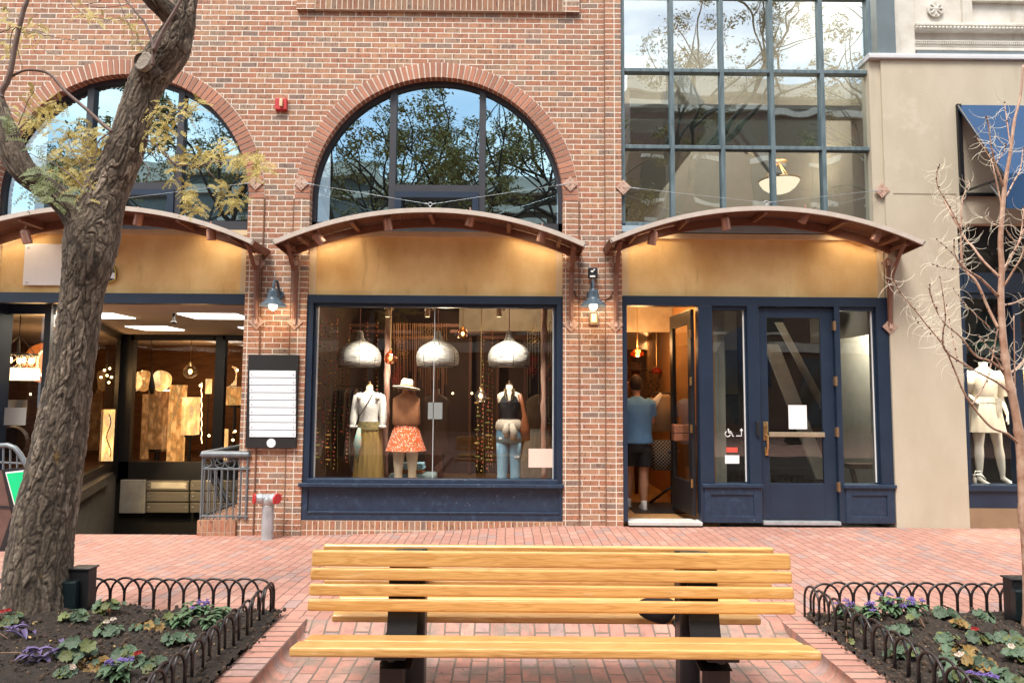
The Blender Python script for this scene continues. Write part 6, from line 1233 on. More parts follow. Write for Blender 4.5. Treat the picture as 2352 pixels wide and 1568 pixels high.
# the near back: four slats, the top one taller
_k = [(1266.5, 1303.5), (1307, 1334.5), (1343.5, 1370.5), (1378, 1405.5)]
def bk(p0, p1, Y, hw, tilt, th=.032):
    a, c = W(1270, p0, Y).z, W(1270, p1, Y).z; plank(BXC - hw, BXC + hw, (Y, (a + c) / 2), tilt, th, a - c)
for i, (p0, p1) in enumerate(_k): bk(p0, p1, -4.985 - .016 * i, HW, .10 * -1)
for i, (p0, p1) in enumerate([(1252, 1292), (1300, 1325), (1331, 1354)]): bk(p0, p1, -4.76 + .016 * i, HW - .0, .10)
for s, (pa, pb, pc) in ((-1, (888, 966, 985)), (1, (1571, 1650, 1550))):
    xc = (W(pa, 1400, -4.95).x + W(pb, 1400, -4.95).x) / 2; w2 = abs(W(pb, 1400, -4.95).x - W(pa, 1400, -4.95).x) / 2 - .012
    zt_ = W(1270, 1269, -4.87).z
    b = MB(); pr = [(-4.965, zt_ - .03), (-4.975, .62), (-5.0, .45), (-5.03, .36), (-5.09, .30), (-5.20, .285)]   # near arm plate with a bend into the seat
    for (y0, z0), (y1, z1) in zip(pr[:-1], pr[1:]): b.add([(x, y, z) for x in (xc - w2, xc + w2) for (y, z) in ((y0, z0), (y1, z1), (y1 + .012, z1 - .004), (y0 + .012, z0))], [(0, 1, 2, 3), (7, 6, 5, 4), (0, 4, 5, 1), (1, 5, 6, 2), (2, 6, 7, 3), (3, 7, 4, 0)])
    b.build('back_plate', 'black', bt)
    b = MB(); b.cbox(xc - w2, xc + w2, -4.90, -4.80, zt_ - .06, zt_, .006); b.cbox(xc - w2 * .9 - s * .03, xc + w2 * .9 - s * .03, -4.80, -4.788, .3, zt_, .003); b.build('top_bracket', 'black', bt)
    xo = xc - s * .055
    b = MB(); b.cbox(xo - .05, xo + .05, -4.94, -4.83, FLO, zt_ - .05, .01); b.build('post', mat('black steel post', (.014, .014, .016), .4, vs=8, c2=(.02, .02, .024)) if 'post' not in M else M['post'], bt)
    b = MB(); b.cbox(xc + s * .03 - .055, xc + s * .03 + .055, -5.13, -5.03, FLO, .29, .008); b.build('post', mat('dark brown steel post', (.035, .022, .02), .5, vs=10), bt)
    b = MB(); b.cbox(xc - w2 - (.02 if s < 0 else -.02), xc + w2 + .02 * s, -5.24, -4.9, zs_ - .085, zs_ - .062, .006); b.lathe([(1e-4, -.02), (.018, -.018), (.022, -.005), (.022, 0)], (xc + .02 * s, -5.19, zs_ - .085), 12); b.build('seat_bracket', 'black', bt, smooth='auto')
    b = MB(); b.cbox(xc - w2, xc + w2, -4.82, -4.38, zf_ - .035, zf_ - .015, .005); b.build('seat_bracket', 'black', bt)
bt.rotation_euler = (0, .003, 0)
# black cloth bag on the far seat
b = MB(); pts = [W(px, py, -4.73) for px, py in ((1458, 1372), (1560, 1374), (1566, 1398), (1549, 1420), (1536, 1442), (1500, 1432), (1460, 1416))]
n = len(pts); cc_ = sum(pts, Vector()) / n; b.add([p + Vector((0, 0, 0)) for p in pts] + [Vector((p.x, -4.66, p.z)) for p in pts] + [cc_ + Vector((0, -.035, 0)), cc_ + Vector((0, .09, 0))], [(i, (i + 1) % n, 2 * n) for i in range(n)] + [(n + (i + 1) % n, n + i, 2 * n + 1) for i in range(n)] + [(i, i + n, (i + 1) % n + n, (i + 1) % n) for i in range(n)])
o = b.build('black_bag', mat('black fabric', (.012, .012, .015), .75, vs=9, bmp=.5, bsc=20), smooth=True); tag(o, 'soft black bag slumped on the far seat of the double bench', 'bag'); md = o.modifiers.new('sub', 'SUBSURF'); md.levels = md.render_levels = 2
# fallen leaf
lm = mat('yellow leaf', (.70, .48, .10), .7, vs=20, c2=(.5, .3, .05)); c_ = G(1690, 1457, FLO + .01); b = MB()
for i, (dx, dy, s_) in enumerate(((0, 0, .05), (-.05, .01, .045), (.05, .0, .04), (-.015, .02, .035))):
    b.add([(c_.x + dx, c_.y + dy - s_ * .6, c_.z), (c_.x + dx + s_ * .7, c_.y + dy, c_.z + .02), (c_.x + dx, c_.y + dy + s_ * .8, c_.z + .004), (c_.x + dx - s_ * .7, c_.y + dy, c_.z + .014)], [(0, 1, 2), (0, 2, 3)])
b.tube([c_, c_ + Vector((.11, -.02, .004))], .002, 4); tag(b.build('fallen_leaf', lm), 'curled yellow leaf lying on the bricks behind the right bench post', 'leaf')
# litter
b = MB(); random.seed(2)
for i in range(260):
    x, y = random.uniform(KL + .05, KR - .05), random.uniform(-6, -3.7)
    if random.random() < .45: x = random.choice((KL + .1, KR - .1)) + random.gauss(0, .05)
    r = random.uniform(.002, .007); z = floor_z(x, y) + .002; a = random.uniform(0, 6.28); b.add([(x + r * math.cos(a), y + r * math.sin(a), z), (x - r, y, z + .002), (x - r * math.cos(a) * .4, y - r * 1.6 * math.sin(a), z + .004), (x + r * .5, y + r * .8, z + .001)], [(0, 1, 2, 3)])
for i in range(120):
    x, y = random.uniform(-6, 5), random.uniform(-3.4, -.1); r = random.uniform(.002, .006); z = gz(x, y) + .002; b.add([(x - r, y, z), (x, y - r, z), (x + r, y, z + .002), (x, y + r, z)], [(0, 1, 2, 3)])
b.build('leaf_litter', mat('dark litter', (.05, .035, .02), .9, island=.6), kind='stuff')
# ================================================================ HOOP FENCES
def hoops(label, path, h=.235):
    p0 = path[0]; t = thing('hoop_fence', label, 'hoop fence', (p0[0], p0[1], 0)); base = None; w_ = .205; st = .105
    b = MB(); r = w_ / 2; pts = [(-r, 0, -.06), (-r, 0, h - r)] + [(-r * math.cos(a), 0, h - r + r * math.sin(a)) for a in [PI * k / 12 for k in range(1, 12)]] + [(r, 0, h - r), (r, 0, -.06)]
    b.tube(pts, .0082, 8); me_ob = b.build('hoop', 'blackrust', smooth=True); me = me_ob.data; first = True; cnt = 0
    for (a, c) in zip(path[:-1], path[1:]):
        A_, B_ = Vector((a[0], a[1], 0)), Vector((c[0], c[1], 0)); L_ = (B_ - A_).length; d = (B_ - A_).normalized(); n = int((L_ - w_) / st) + 1; ang = math.atan2(d.y, d.x)
        for i in range(n):
            if cnt >= 98: break
            o = me_ob if first else bpy.data.objects.new('hoop', me)
            if not first: COL.objects.link(o)
            first = False; cnt += 1; pos = A_ + d * (r + i * st) + Vector((-d.y, d.x, 0)) * (.006 if i % 2 else -.006) + Vector((0, 0, random.uniform(-.004, .004)))
            o.parent = t; o.matrix_parent_inverse = Matrix(); o.location = pos - t.location; o.rotation_euler = (random.uniform(-.02, .02), random.uniform(-.015, .015), ang)
random.seed(21)
cl_ = G(630, 1408).xy; cr_ = G(1853, 1418).xy
hoops('black hoop fence around the left flower bed, under the big tree', [(-5.0, cl_.y + .02), (cl_.x, cl_.y), (cl_.x - .04, cl_.y - 2.6)])
hoops('black hoop fence around the right flower bed', [(5.2, cr_.y + .04), (cr_.x, cr_.y + .02), (cr_.x + .16, cr_.y - 2.6)])
# bollard lights
def boxlight(px, py0, py1, w_, Y, label):
    a, c = W(px, py0, Y), W(px, py1, Y); t = thing('landscape_light', label, 'ground light', (a.x, Y, c.z), 'black light boxes in the flower beds'); b = MB(); h = a.z - c.z
    b.cbox(a.x - w_ / 2, a.x + w_ / 2, Y - .01, Y + .09, c.z - .1, a.z, .006); b.cbox(a.x - w_ / 2 - .01, a.x + w_ / 2 + .01, Y - .02, Y + .10, a.z, a.z + .012, .004); b.build('case', 'black', t)
    b = MB(); b.cbox(a.x - w_ / 2 - .02, a.x + w_ * .1, Y - .07, Y - .012, c.z - .05, a.z - h * .25, .01); b.build('cover', mat('glossy dark plastic', (.008, .016, .018), .25), t)
boxlight(184, 1308, 1392, .125, -3.78, 'black box light right beside the foot of the big trunk'); boxlight(2345, 1332, 1402, .13, -3.72, 'black box light at the right picture edge in the flower bed')
# ================================================================ FLOWER BED PLANTS
random.seed(31)
lgA = mat('grey green leaf', (.070, .110, .062), .6, vs=45, c2=(.032, .06, .024), bmp=.4, bsc=80, island=.45); lgB = mat('olive leaf', (.105, .12, .035), .6, vs=40, c2=(.08, .09, .02), bmp=.4, bsc=80, island=.5); lgC = mat('ochre leaf', (.21, .125, .028), .65, vs=30, c2=(.18, .10, .03), island=.45)
lgD = mat('deep green leaf', (.06, .11, .045), .55, vs=40, c2=(.10, .17, .09), bmp=.5, bsc=90, island=.45); lpu = mat('purple leaf', (.12, .085, .19), .5, vs=20, c2=(.09, .06, .15), island=.4)
pur = mat('purple floret', (.17, .11, .33), .7, island=.5); redf = mat('red petal', (.36, .018, .014), .6); whf = mat('cream petal', (.66, .54, .44), .7); stm = mat('plant stem', (.22, .12, .07), .7)
def leaf_round(b, base, n_dir, r, cup=.25, lobes=7):
    # round crinkled leaf with radial veins; lies around base, tilted along n_dir
    d = n_dir.normalized(); u = d.orthogonal().normalized(); v = d.cross(u); n = 22; ph = random.uniform(0, 6.28); vs = [base]
    for ring, f in ((1, .55), (2, 1.0)):
        for k in range(n):
            a = 2 * PI * k / n; rr = r * f * (1 + (.13 * math.sin(lobes * a + ph) * (f > .9)) + random.uniform(-.05, .05)); 
            if abs(((a - ph) + PI) % (2 * PI) - PI) < .25: rr *= .55
            h = r * (cup * f * f + .10 * f * math.sin(lobes * 2 * a + ph) + random.uniform(-.03, .03)); vs.append(base + (u * math.cos(a) + v * math.sin(a)) * rr + d * h)
    fs = [(0, 1 + k, 1 + (k + 1) % n) for k in range(n)] + [(1 + k, 1 + n + k, 1 + n + (k + 1) % n, 1 + (k + 1) % n) for k in range(n)]
    b.add(vs, fs)
def leaf_long(b, base, dirn, L_, w_, droop=.4, fold=.25):
    d = dirn.normalized(); side = d.cross(Vector((0, 0, 1))); side = side.normalized() if side.length > .05 else Vector((1, 0, 0)); up = side.cross(d); n = 6; vs = []
    for i in range(n + 1):
        u = i / n; c = base + d * L_ * u + Vector((0, 0, -droop * L_ * u * u)); hw = w_ / 2 * math.sin(PI * min(1, u * .93 + .05)) ** .8
        vs += [c - side * hw + up * hw * fold * 2, c, c + side * hw + up * hw * fold * 2]
    fs = []
    for i in range(n): a = i * 3; fs += [(a, a + 1, a + 4, a + 3), (a + 1, a + 2, a + 5, a + 4)]
    b.add(vs, fs)
def plant(px, py, kind, size, label, extra=''):
    size *= {'b': .80, 'h': .80, 'p': 1.0, 'e': .9}[kind]
    p = G(px, py + 26 * size, .05); x, y = p.x, p.y; z = soil_z(x, y); t = thing({'b': 'begonia', 'h': 'heliotrope', 'p': 'purple_heart_plant', 'e': 'seedling'}[kind], label, 'plant', (x, y, z), 'bedding plants'); f = MB(); s = MB(); FL = []
    def fpos(h, rr): a = random.uniform(0, 6.28); return Vector((x + rr * math.cos(a), y + rr * math.sin(a), z + h))
    if kind in 'be':
        for i in range({'b': int(11 + size * 10), 'e': 4}[kind]):
            a = random.uniform(0, 6.28); rr = random.uniform(.1, 1) ** .7 * .10 * size; h = random.uniform(.015, .085) * size * (1.1 - rr * 4); c = Vector((x + rr * math.cos(a), y + rr * math.sin(a) * .8, z + h)); d = Vector((math.cos(a) * .7, math.sin(a) * .7 - .45, 1.0 + random.uniform(-.3, .3)))
            f.mi = random.choice((0, 0, 0, 1)) if 'o' not in extra else random.choice((0, 1, 1)); leaf_round(f, c, d, random.uniform(.014, .036) * (.8 + .3 * size)); s.tube([(x, y, z - .01), (x + rr * .5 * math.cos(a), y + rr * .4 * math.sin(a), z + h * .7), c], .0035, 4)
    elif kind == 'h':
        for j in range(int(6 + 4 * size)):
            a = random.uniform(0, 6.28); rr = random.uniform(0, .09) * size; H_ = random.uniform(.05, .12) * size; top = Vector((x + rr * 1.3 * math.cos(a), y + rr * math.sin(a), z + H_)); s.tube([(x + rr * .3 * math.cos(a), y + rr * .3 * math.sin(a), z - .01), top], .003, 4)
            for i in range(8):
                a2 = random.uniform(0, 6.28); u = random.uniform(.4, 1); leaf_long(f, Vector((x, y, z)).lerp(top, u), Vector((math.cos(a2), math.sin(a2), random.uniform(-.1, .5))), random.uniform(.045, .075), random.uniform(.022, .034), .35)
            if 'v' in extra and random.random() < .75:
                fl = MB()
                for i in range(22): v_ = Vector((random.gauss(0, 1), random.gauss(0, 1), abs(random.gauss(0, .6)))) ; v_ = v_.normalized() * random.uniform(.008, .024); fl.ball(top + v_ + Vector((0, 0, .01)), .0045, 5)
                FL.append(fl)
    elif kind == 'p':
        for i in range(int(16 * size)):
            a = random.uniform(0, 6.28); c = Vector((x + random.gauss(0, .06), y + random.gauss(0, .05), z + random.uniform(.02, .09))); leaf_long(f, c, Vector((math.cos(a), math.sin(a), random.uniform(.0, .8))), random.uniform(.07, .12), random.uniform(.022, .032), .5, .4)
        s.tube([(x, y, z), (x - .1, y, z + .06), (x - .3, y + .02, z + .05)], .003, 4)
    mats = {'b': [lgA, lgC if 'o' in extra else lgB], 'e': [lgB, lgA], 'h': [lgD], 'p': [lpu]}[kind]
    f.build('leaves', mats, t, smooth=True)
    if s.v: s.build('stems', stm, t)
    if 'r' in extra or 'w' in extra:
        for i in range(2):
            c = fpos(.10 * size, .03); q_ = MB()
            for k in range(6): a = k * 1.05; leaf_round(q_, c + Vector((.008 * math.cos(a), .008 * math.sin(a), 0)), Vector((math.cos(a), math.sin(a) - .3, .8)), .010, .4, 3)
            q_.build('flower', redf if 'r' in extra else whf, t, smooth=True)
    for fl in FL: fl.build('flower', pur, t)
PL = [(250, 1402, 'b', 1.15, 'grey green begonia behind the hoops, nearest the black box light', ''), (254, 1442, 'b', 1.2, 'begonia with a cream flower right of the trunk foot', 'w'), (166, 1436, 'b', .9, 'begonia touching the right side of the trunk foot', ''), (339, 1430, 'b', 1.1, 'begonia with ochre leaves in the middle of the left bed', 'o'), (368, 1406, 'e', 1.3, 'small reddish seedling at the back of the left bed', 'o'), (414, 1425, 'h', 1.0, 'bushy green heliotrope with one purple tip in the left bed', ''), (450, 1398, 'h', 1.0, 'tall purple tipped heliotrope at the back hoops of the left bed', 'v'), (504, 1408, 'h', .9, 'green heliotrope nearest the corner of the left hoop fence', ''), (484, 1428, 'h', .8, 'low heliotrope inside the left side hoops', ''), (169, 1486, 'b', 1.5, 'largest round leaved begonia, in front of the trunk', ''), (214, 1522, 'b', 1.1, 'begonia right in front of the largest one', 'o'), (281, 1498, 'b', .8, 'pale begonia rosette in the middle front of the left bed', ''), (304, 1516, 'b', .8, 'begonia with a bright red flower in the left bed', 'r'), (400, 1470, 'b', .7, 'begonia with one wide leaf near the side hoops', ''), (431, 1462, 'b', .6, 'tiny begonia with red bud beside the left side hoops', 'r'), (343, 1532, 'b', .8, 'begonia at the bottom near the side hoops of the left bed', ''), (272, 1552, 'h', 1.0, 'purple flowered heliotrope at the bottom of the left bed', 'v'), (246, 1542, 'b', .9, 'yellow leaved begonia beside the bottom heliotrope', 'o'), (85, 1500, 'p', 1.3, 'purple heart plant with long violet leaves in the left bed', ''), (12, 1452, 'b', 1.0, 'begonia with red flower at the left picture edge', 'r'), (22, 1480, 'p', .6, 'violet leaved shoot at the left picture edge', ''), (180, 1398, 'b', .7, 'reddish begonia squeezed between trunk and box light', 'o'), (150, 1556, 'b', .5, 'small begonia with cream flower at the bottom left', 'w'),
 (1937, 1396, 'h', 1.2, 'heliotrope full of purple flowers at the corner of the right bed', 'v'), (1994, 1404, 'h', 1.2, 'second purple flowering heliotrope from the right bed corner', 'v'), (2043, 1392, 'h', 1.5, 'tallest heliotrope at the back hoops of the right bed', 'v'), (2094, 1400, 'h', 1.0, 'heliotrope with purple blooms right of the tallest one', 'v'), (2068, 1428, 'b', 1.1, 'begonia in front of the tallest heliotrope', ''), (1945, 1432, 'e', 1.5, 'low leaves just inside the side hoops of the right bed', ''), (2172, 1408, 'b', 1.0, 'begonia standing against the back hoops of the right bed', ''), (2262, 1412, 'b', .8, 'begonia with one broad leaf near the right box light', ''), (2125, 1420, 'e', 1.2, 'spindly seedling with bare stems in the right bed', ''), (2203, 1436, 'b', .6, 'small begonia with an orange leaf in the right bed', 'o'), (2179, 1460, 'b', .9, 'begonia in the very middle of the right bed', ''), (2246, 1456, 'b', 1.0, 'begonia with red bud in the right bed', 'r'), (2313, 1452, 'b', 1.1, 'begonia with drooping leaves at the right picture edge', ''), (2342, 1484, 'b', 1.0, 'begonia second from the right picture edge corner', ''), (2068, 1484, 'b', 1.2, 'big jagged leaved begonia beside the right side hoops', ''), (2208, 1492, 'b', 1.2, 'begonia with orange and green leaves above the white petal', 'o'), (2195, 1512, 'b', .9, 'begonia with a large white petal in the right bed', 'w'), (2249, 1520, 'b', .9, 'begonia right of the white petal', 'o'), (2190, 1546, 'b', .9, 'round leaved begonia near the bottom hoops of the right bed', ''), (2325, 1552, 'b', 1.3, 'large begonia at the lower right corner', ''), (2252, 1560, 'h', .8, 'heliotrope at the bottom edge of the right bed', 'v'), (2339, 1512, 'b', .9, 'begonia above the lower right corner', 'w')]
for a in PL: plant(*a)
# ================================================================ BIG TREE (left)
random.seed(41)
YT = -3.8
bark, nt_, bs_ = newmat('locust bark'); tcx = nt_.nodes.new('ShaderNodeTexCoord').outputs['Object']
f1 = noise_n(nt_, 1, 6, tcx, .62, sc=(26, 26, 5)); f2 = noise_n(nt_, 60, 5, tcx, .6); f3 = noise_n(nt_, 3.2, 4, tcx, .5)
at_ = nt_.nodes.new('ShaderNodeAttribute'); at_.attribute_name = 'ridge'
c = ramp(nt_, at_.outputs['Fac'], [(.12, (.020, .014, .010)), (.32, (.085, .064, .046)), (.60, (.175, .138, .105)), (.92, (.36, .30, .24))]); c = mix(nt_, .5, c, ramp(nt_, f2, [(.3, (.2, .2, .2)), (.7, (.8, .78, .75))]), 'OVERLAY')
c = mix(nt_, .4, c, ramp(nt_, f1, [(.3, (.25, .22, .2)), (.7, (.75, .74, .72))]), 'OVERLAY')
c = mix(nt_, math_(nt_, 'MULTIPLY', ramp(nt_, f3, [(.70, 0.), (.74, 1.)]), .45), c, (.36, .20, .04)); nt_.links.new(c, bs_.inputs['Base Color']); bs_.inputs['Roughness'].default_value = .95; bump(nt_, bs_, math_(nt_, 'ADD', f1, math_(nt_, 'MULTIPLY', f2, .5)), .6, .012)
M['bark'] = bark
def catmull(pts, n):
    out = []; P = [pts[0]] + list(pts) + [pts[-1]]
    for i in range(1, len(P) - 2):
        for j in range(n):
            t = j / n; out.append([.5 * (2 * P[i][k] + (P[i + 1][k] - P[i - 1][k]) * t + (2 * P[i - 1][k] - 5 * P[i][k] + 4 * P[i + 1][k] - P[i + 2][k]) * t * t + (3 * P[i][k] - P[i - 1][k] - 3 * P[i + 1][k] + P[i + 2][k]) * t ** 3) for k in range(len(P[0]))])
    out.append(list(pts[-1])); return out
ridges = []
def limb(b, path, nseg, ncirc, amp, rl):
    # path: (px, py, width px, Y); rough bark displaced in the mesh
    P = []
    for px, py, wpx, Y in path: p = W(px, py, Y); P.append([p.x, p.y, p.z, wpx / 2 * (8.55 + Y) / FPX])
    P = catmull(P, nseg); n = ncirc; vs = []; L_ = 0; prev = None
    for i, q in enumerate(P):
        c = Vector(q[:3]); r = q[3]; t_ = (Vector(P[min(i + 1, len(P) - 1)][:3]) - Vector(P[max(0, i - 1)][:3])).normalized()
        u = Vector((1, 0, 0)); u = (u - t_ * u.dot(t_)).normalized(); v = t_.cross(u)
        if prev is not None: L_ += (c - prev).length
        prev = c
        for k in range(n):
            a = 2 * PI * k / n; ca, sa = math.cos(a), math.sin(a); warp = noise.noise(Vector((ca * 3.5, sa * 3.5, L_ * 6.2))) * .42
            R0 = max(r, .05); fr_ = 1.0 / .044 * R0
            fn_ = noise.noise(Vector((ca * R0 * 26, sa * R0 * 26, L_ * 9))) * .5
            q3 = Vector((ca * fr_ * .95 + warp * 1.2 + fn_, sa * fr_ * .95 + warp * 1.2 + fn_, L_ * 5.6 + noise.noise(Vector((ca * 3, sa * 3, L_ * 6))) * .8))
            dd, pc = noise.voronoi(q3); cr_n = .5 + .5 * noise.cell(pc[0] * 7.3); h1 = sst((dd[1] - dd[0]) * 4.2) * (.35 + .65 * cr_n); d2 = noise.voronoi(Vector((q3.x * 2.3, q3.y * 2.3, q3.z * 2.1)))[0]; h2 = sst((d2[1] - d2[0]) * 3); h3 = .5 + .5 * noise.noise(Vector((ca * R0 * 90, sa * R0 * 90, L_ * 45)))
            low = noise.noise(Vector((ca * 1.2 + 5, sa * 1.2, L_ * 1.6))); h4 = .5 + .5 * noise.noise(Vector((ca * R0 * 200, sa * R0 * 200, L_ * 70))); hh = .62 * h1 * (.45 + .55 * h2) + .20 * h3 + .18 * h4; rr = r * (1 + .018 * low) + amp * (hh - .5) * min(1, r / .1)
            vs.append(c + (u * ca + v * sa) * rr); rl.append(hh * (.8 + .3 * (.5 + .5 * low)))
    fs = [(i * n + k, i * n + (k + 1) % n, (i + 1) * n + (k + 1) % n, (i + 1) * n + k) for i in range(len(P) - 1) for k in range(n)]; fs.append(tuple(range((len(P) - 1) * n, len(P) * n)))
    b.add(vs, fs)
def finish(o, rl):
    at = o.data.attributes.new('ridge', 'FLOAT', 'POINT'); at.data.foreach_set('value', rl[:len(o.data.vertices)])
tr = thing('locust_tree', 'big rough barked tree forking low, with yellowing leaves, in the left bed', 'tree', (W(85, 1430, YT).x, YT, .05))
b = MB(); rl = []
limb(b, [(78, 1475, 186, YT), (80, 1440, 162, YT), (86, 1390, 142, YT), (90, 1300, 132, YT), (102, 1200, 124, YT), (119, 1110, 116, YT), (135, 1020, 108, YT), (150, 930, 99, YT), (165, 840, 92, YT), (180, 740, 88, YT), (191, 660, 92, YT), (203, 600, 106, YT), (213, 540, 112, YT + .02), (228, 490, 100, YT + .04), (246, 440, 88, YT + .06), (268, 390, 84, YT + .07), (286, 345, 82, YT + .08), (304, 290, 76, YT + .09), (322, 230, 74, YT + .10), (340, 185, 78, YT + .1), (364, 150, 84, YT + .1), (392, 110, 84, YT + .1), (410, 72, 68, YT + .1), (419, 36, 60, YT + .1), (428, 0, 50, YT + .1), (440, -60, 46, YT + .15)], 34, 190, .019, rl)
limb(b, [(212, 545, 90, YT), (190, 512, 78, YT - .02), (160, 478, 60, YT - .05), (125, 446, 54, YT - .08), (88, 420, 56, YT - .1), (52, 390, 58, YT - .12), (26, 345, 60, YT - .13), (12, 300, 52, YT - .13), (2, 262, 40, YT - .12), (-8, 225, 30, YT - .12)], 22, 110, .014, rl)
limb(b, [(412, 66, 60, YT + .1), (398, 40, 54, YT + .05), (375, 18, 50, YT), (350, -6, 48, YT - .05), (325, -40, 46, YT - .05)], 16, 90, .018, rl)
limb(b, [(352, 172, 60, YT + .06), (338, 152, 52, YT + .01), (331, 144, 46, YT - .03), (329, 142, 42, YT - .045)], 6, 50, .006, rl)
finish(b.build('trunk', 'bark', tr, smooth=True), rl)
c_ = W(329, 141, YT - .05); dv = Vector((-.25, -1, .1)).normalized().to_track_quat('Z', 'Y').to_matrix(); b = MB(); b.lathe([(.064, -.03), (.070, 0), (.064, .014), (.054, .010), (.03, .012), (1e-4, .013)], c_, 30, mtx=dv, wob=lambda a, z: 1 + .04 * math.sin(a * 3) + .03 * math.sin(a * 7)); b.build('cut_stub', mat('weathered cut wood', (.30, .25, .205), .95, vs=60, bmp=.8, bsc=60), tr, smooth=True)
# branches
br = MB()
def twig(path, r0, r1, Y=YT, jit=0, b_=None, dY=0):
    pts = []; 
    for i, (px, py) in enumerate(path): pts.append(list(W(px, py, Y + dY * i / max(1, len(path) - 1))))
    pts = catmull(pts, 5); n = len(pts); pts = [Vector(p) + Vector((random.gauss(0, jit), random.gauss(0, jit), random.gauss(0, jit))) for p in pts]
    (b_ or br).tube(pts, [r0 + (r1 - r0) * i / (n - 1) for i in range(n)], 6); return pts
T = []
limbs = [([(3, 225), (3, 211), (21, 176), (35, 105), (53, 28), (63, 0), (70, -40)], .022, .012, -3.92, 0), ([(24, 178), (53, 163), (85, 162), (116, 172), (151, 211), (197, 250), (235, 285), (258, 303)], .008, .013, -3.9, 0),
 ([(352, 118), (350, 100), (334, 55), (300, 15), (278, -10)], .012, .004, -3.9, .002), ([(353, 118), (370, 80), (387, 50), (405, 20), (422, -10)], .016, .010, -3.95, 0), ([(350, 150), (352, 130), (353, 112)], .013, .015, -3.93, 0),
 ([(330, 318), (360, 335), (397, 373), (430, 380), (457, 380), (500, 372), (527, 374), (560, 372), (598, 358)], .009, .003, -3.75, .002), ([(346, 275), (380, 265), (404, 262), (440, 245), (492, 238)], .005, .002, -3.7, .003), ([(398, 374), (408, 400), (418, 432), (434, 478)], .004, .002, -3.75, .002), ([(465, 380), (485, 400), (510, 425), (548, 468)], .004, .002, -3.7, .003),
 ([(324, 350), (328, 370), (341, 388), (339, 405), (333, 420)], .004, .002, -3.8, .001), ([(258, 303), (225, 325), (222, 350), (208, 372)], .006, .003, -3.9, .001), ([(211, 450), (205, 420), (185, 380), (160, 335), (150, 310)], .005, .002, -3.95, .002), ([(208, 455), (180, 420), (140, 385), (95, 365), (60, 350)], .005, .002, -3.97, .002),
 ([(25, 176), (30, 70), (70, 75), (110, 82), (150, 90), (178, 92)], .003, .002, -3.9, .003), ([(48, 75), (75, 80), (85, 100), (110, 120), (142, 134)], .003, .001, -3.9, .002), ([(270, -5), (285, 35), (305, 80), (325, 105), (340, 118)], .003, .002, -3.85, .003), ([(155, 0), (175, 20), (200, 37), (240, 45), (275, 43)], .003, .002, -3.9, .002), ([(240, -10), (225, 5), (200, 12), (240, 18), (290, 10), (300, 0)], .003, .002, -3.9, .002),
 ([(0, 76), (20, 68), (30, 60)], .004, .002, -3.9, .002), ([(36, 100), (45, 130), (52, 158)], .003, .002, -3.9, .001), ([(40, 290), (55, 255), (65, 230), (80, 208)], .004, .002, -3.95, .002), ([(40, 300), (80, 262), (110, 240), (135, 232)], .004, .002, -3.95, .002), ([(338, 300), (380, 310), (420, 320), (440, 322)], .003, .001, -3.8, .002), ([(380, 262), (410, 290), (440, 310)], .003, .001, -3.7, .002), ([(495, 370), (510, 340), (530, 320)], .003, .001, -3.7, .002), ([(395, 30), (420, 40), (450, 60), (465, 72)], .003, .001, -3.7, .002)]
for pth, r0, r1, Y, j in limbs: T.append(twig(pth, r0, r1, Y, j))
br.build('branches', mat('thin bark', (.11, .055, .04), .7, vs=20, c2=(.17, .12, .10)), tr, smooth=True)
def spray(b, base, dirn, L_, n, ls):    # pinnate leaf: leaflets in pairs along a curved rachis
    d = dirn.normalized(); side = d.cross(Vector((random.uniform(-.4, .4), -1, random.uniform(.1, .9)))); side = side.normalized() if side.length > .1 else Vector((1, 0, 0)); up = side.cross(d)
    pts = []
    for i in range(n + 1):
        u = i / n; c = base + d * L_ * u + Vector((0, 0, -.30 * L_ * u * u)); pts.append(c)
        if i == 0: continue
        for s in (-1, 1):
            l = ls * (1 - .45 * abs(u - .5)) * random.uniform(.85, 1.1); e = (side * s + d * .45 + up * random.uniform(-.35, .25)).normalized(); w_ = d * l * .27
            b.add([c, c + e * l * .45 + w_, c + e * l, c + e * l * .45 - w_], [(0, 1, 2, 3)])
    b.tube(pts, .0011, 3, cap=False)
lf1 = mat('golden locust leaf', (.54, .41, .11), .6, vs=5, c2=(.31, .29, .08), bmp=0, island=.45); lf2 = mat('green locust leaf', (.15, .19, .08), .6, vs=5, c2=(.26, .27, .09), bmp=0, island=.4)
for l_ in (lf1, lf2):
    bs2 = l_.node_tree.nodes['Principled BSDF']; bs2.inputs['Subsurface Weight'].default_value = .0
    nt_ = l_.node_tree; o_ = [n for n in nt_.nodes if n.type == 'OUTPUT_MATERIAL'][0]; tl = nt_.nodes.new('ShaderNodeBsdfTranslucent'); ms2 = nt_.nodes.new('ShaderNodeMixShader'); ms2.inputs[0].default_value = .35
    nt_.links.new(bs2.inputs['Base Color'].links[0].from_socket, tl.inputs[0]); nt_.links.new(bs2.outputs[0], ms2.inputs[1]); nt_.links.new(tl.outputs[0], ms2.inputs[2]); nt_.links.new(ms2.outputs[0], o_.inputs[0])
gold, green = MB(), MB()
def cluster(px, py, rx, ry, n, Y, b, ls=.017, L_=.085):
    for i in range(n):
        c = W(px + random.gauss(0, rx * .5), py + random.gauss(0, ry * .5), Y + random.uniform(-.12, .12)); a = random.uniform(0, 6.28); spray(b, c, Vector((math.cos(a), random.uniform(-.5, .3), math.sin(a) * .6 - .15)), L_ * random.uniform(.6, 1.15), random.randint(6, 10), ls * random.uniform(.8, 1.15))
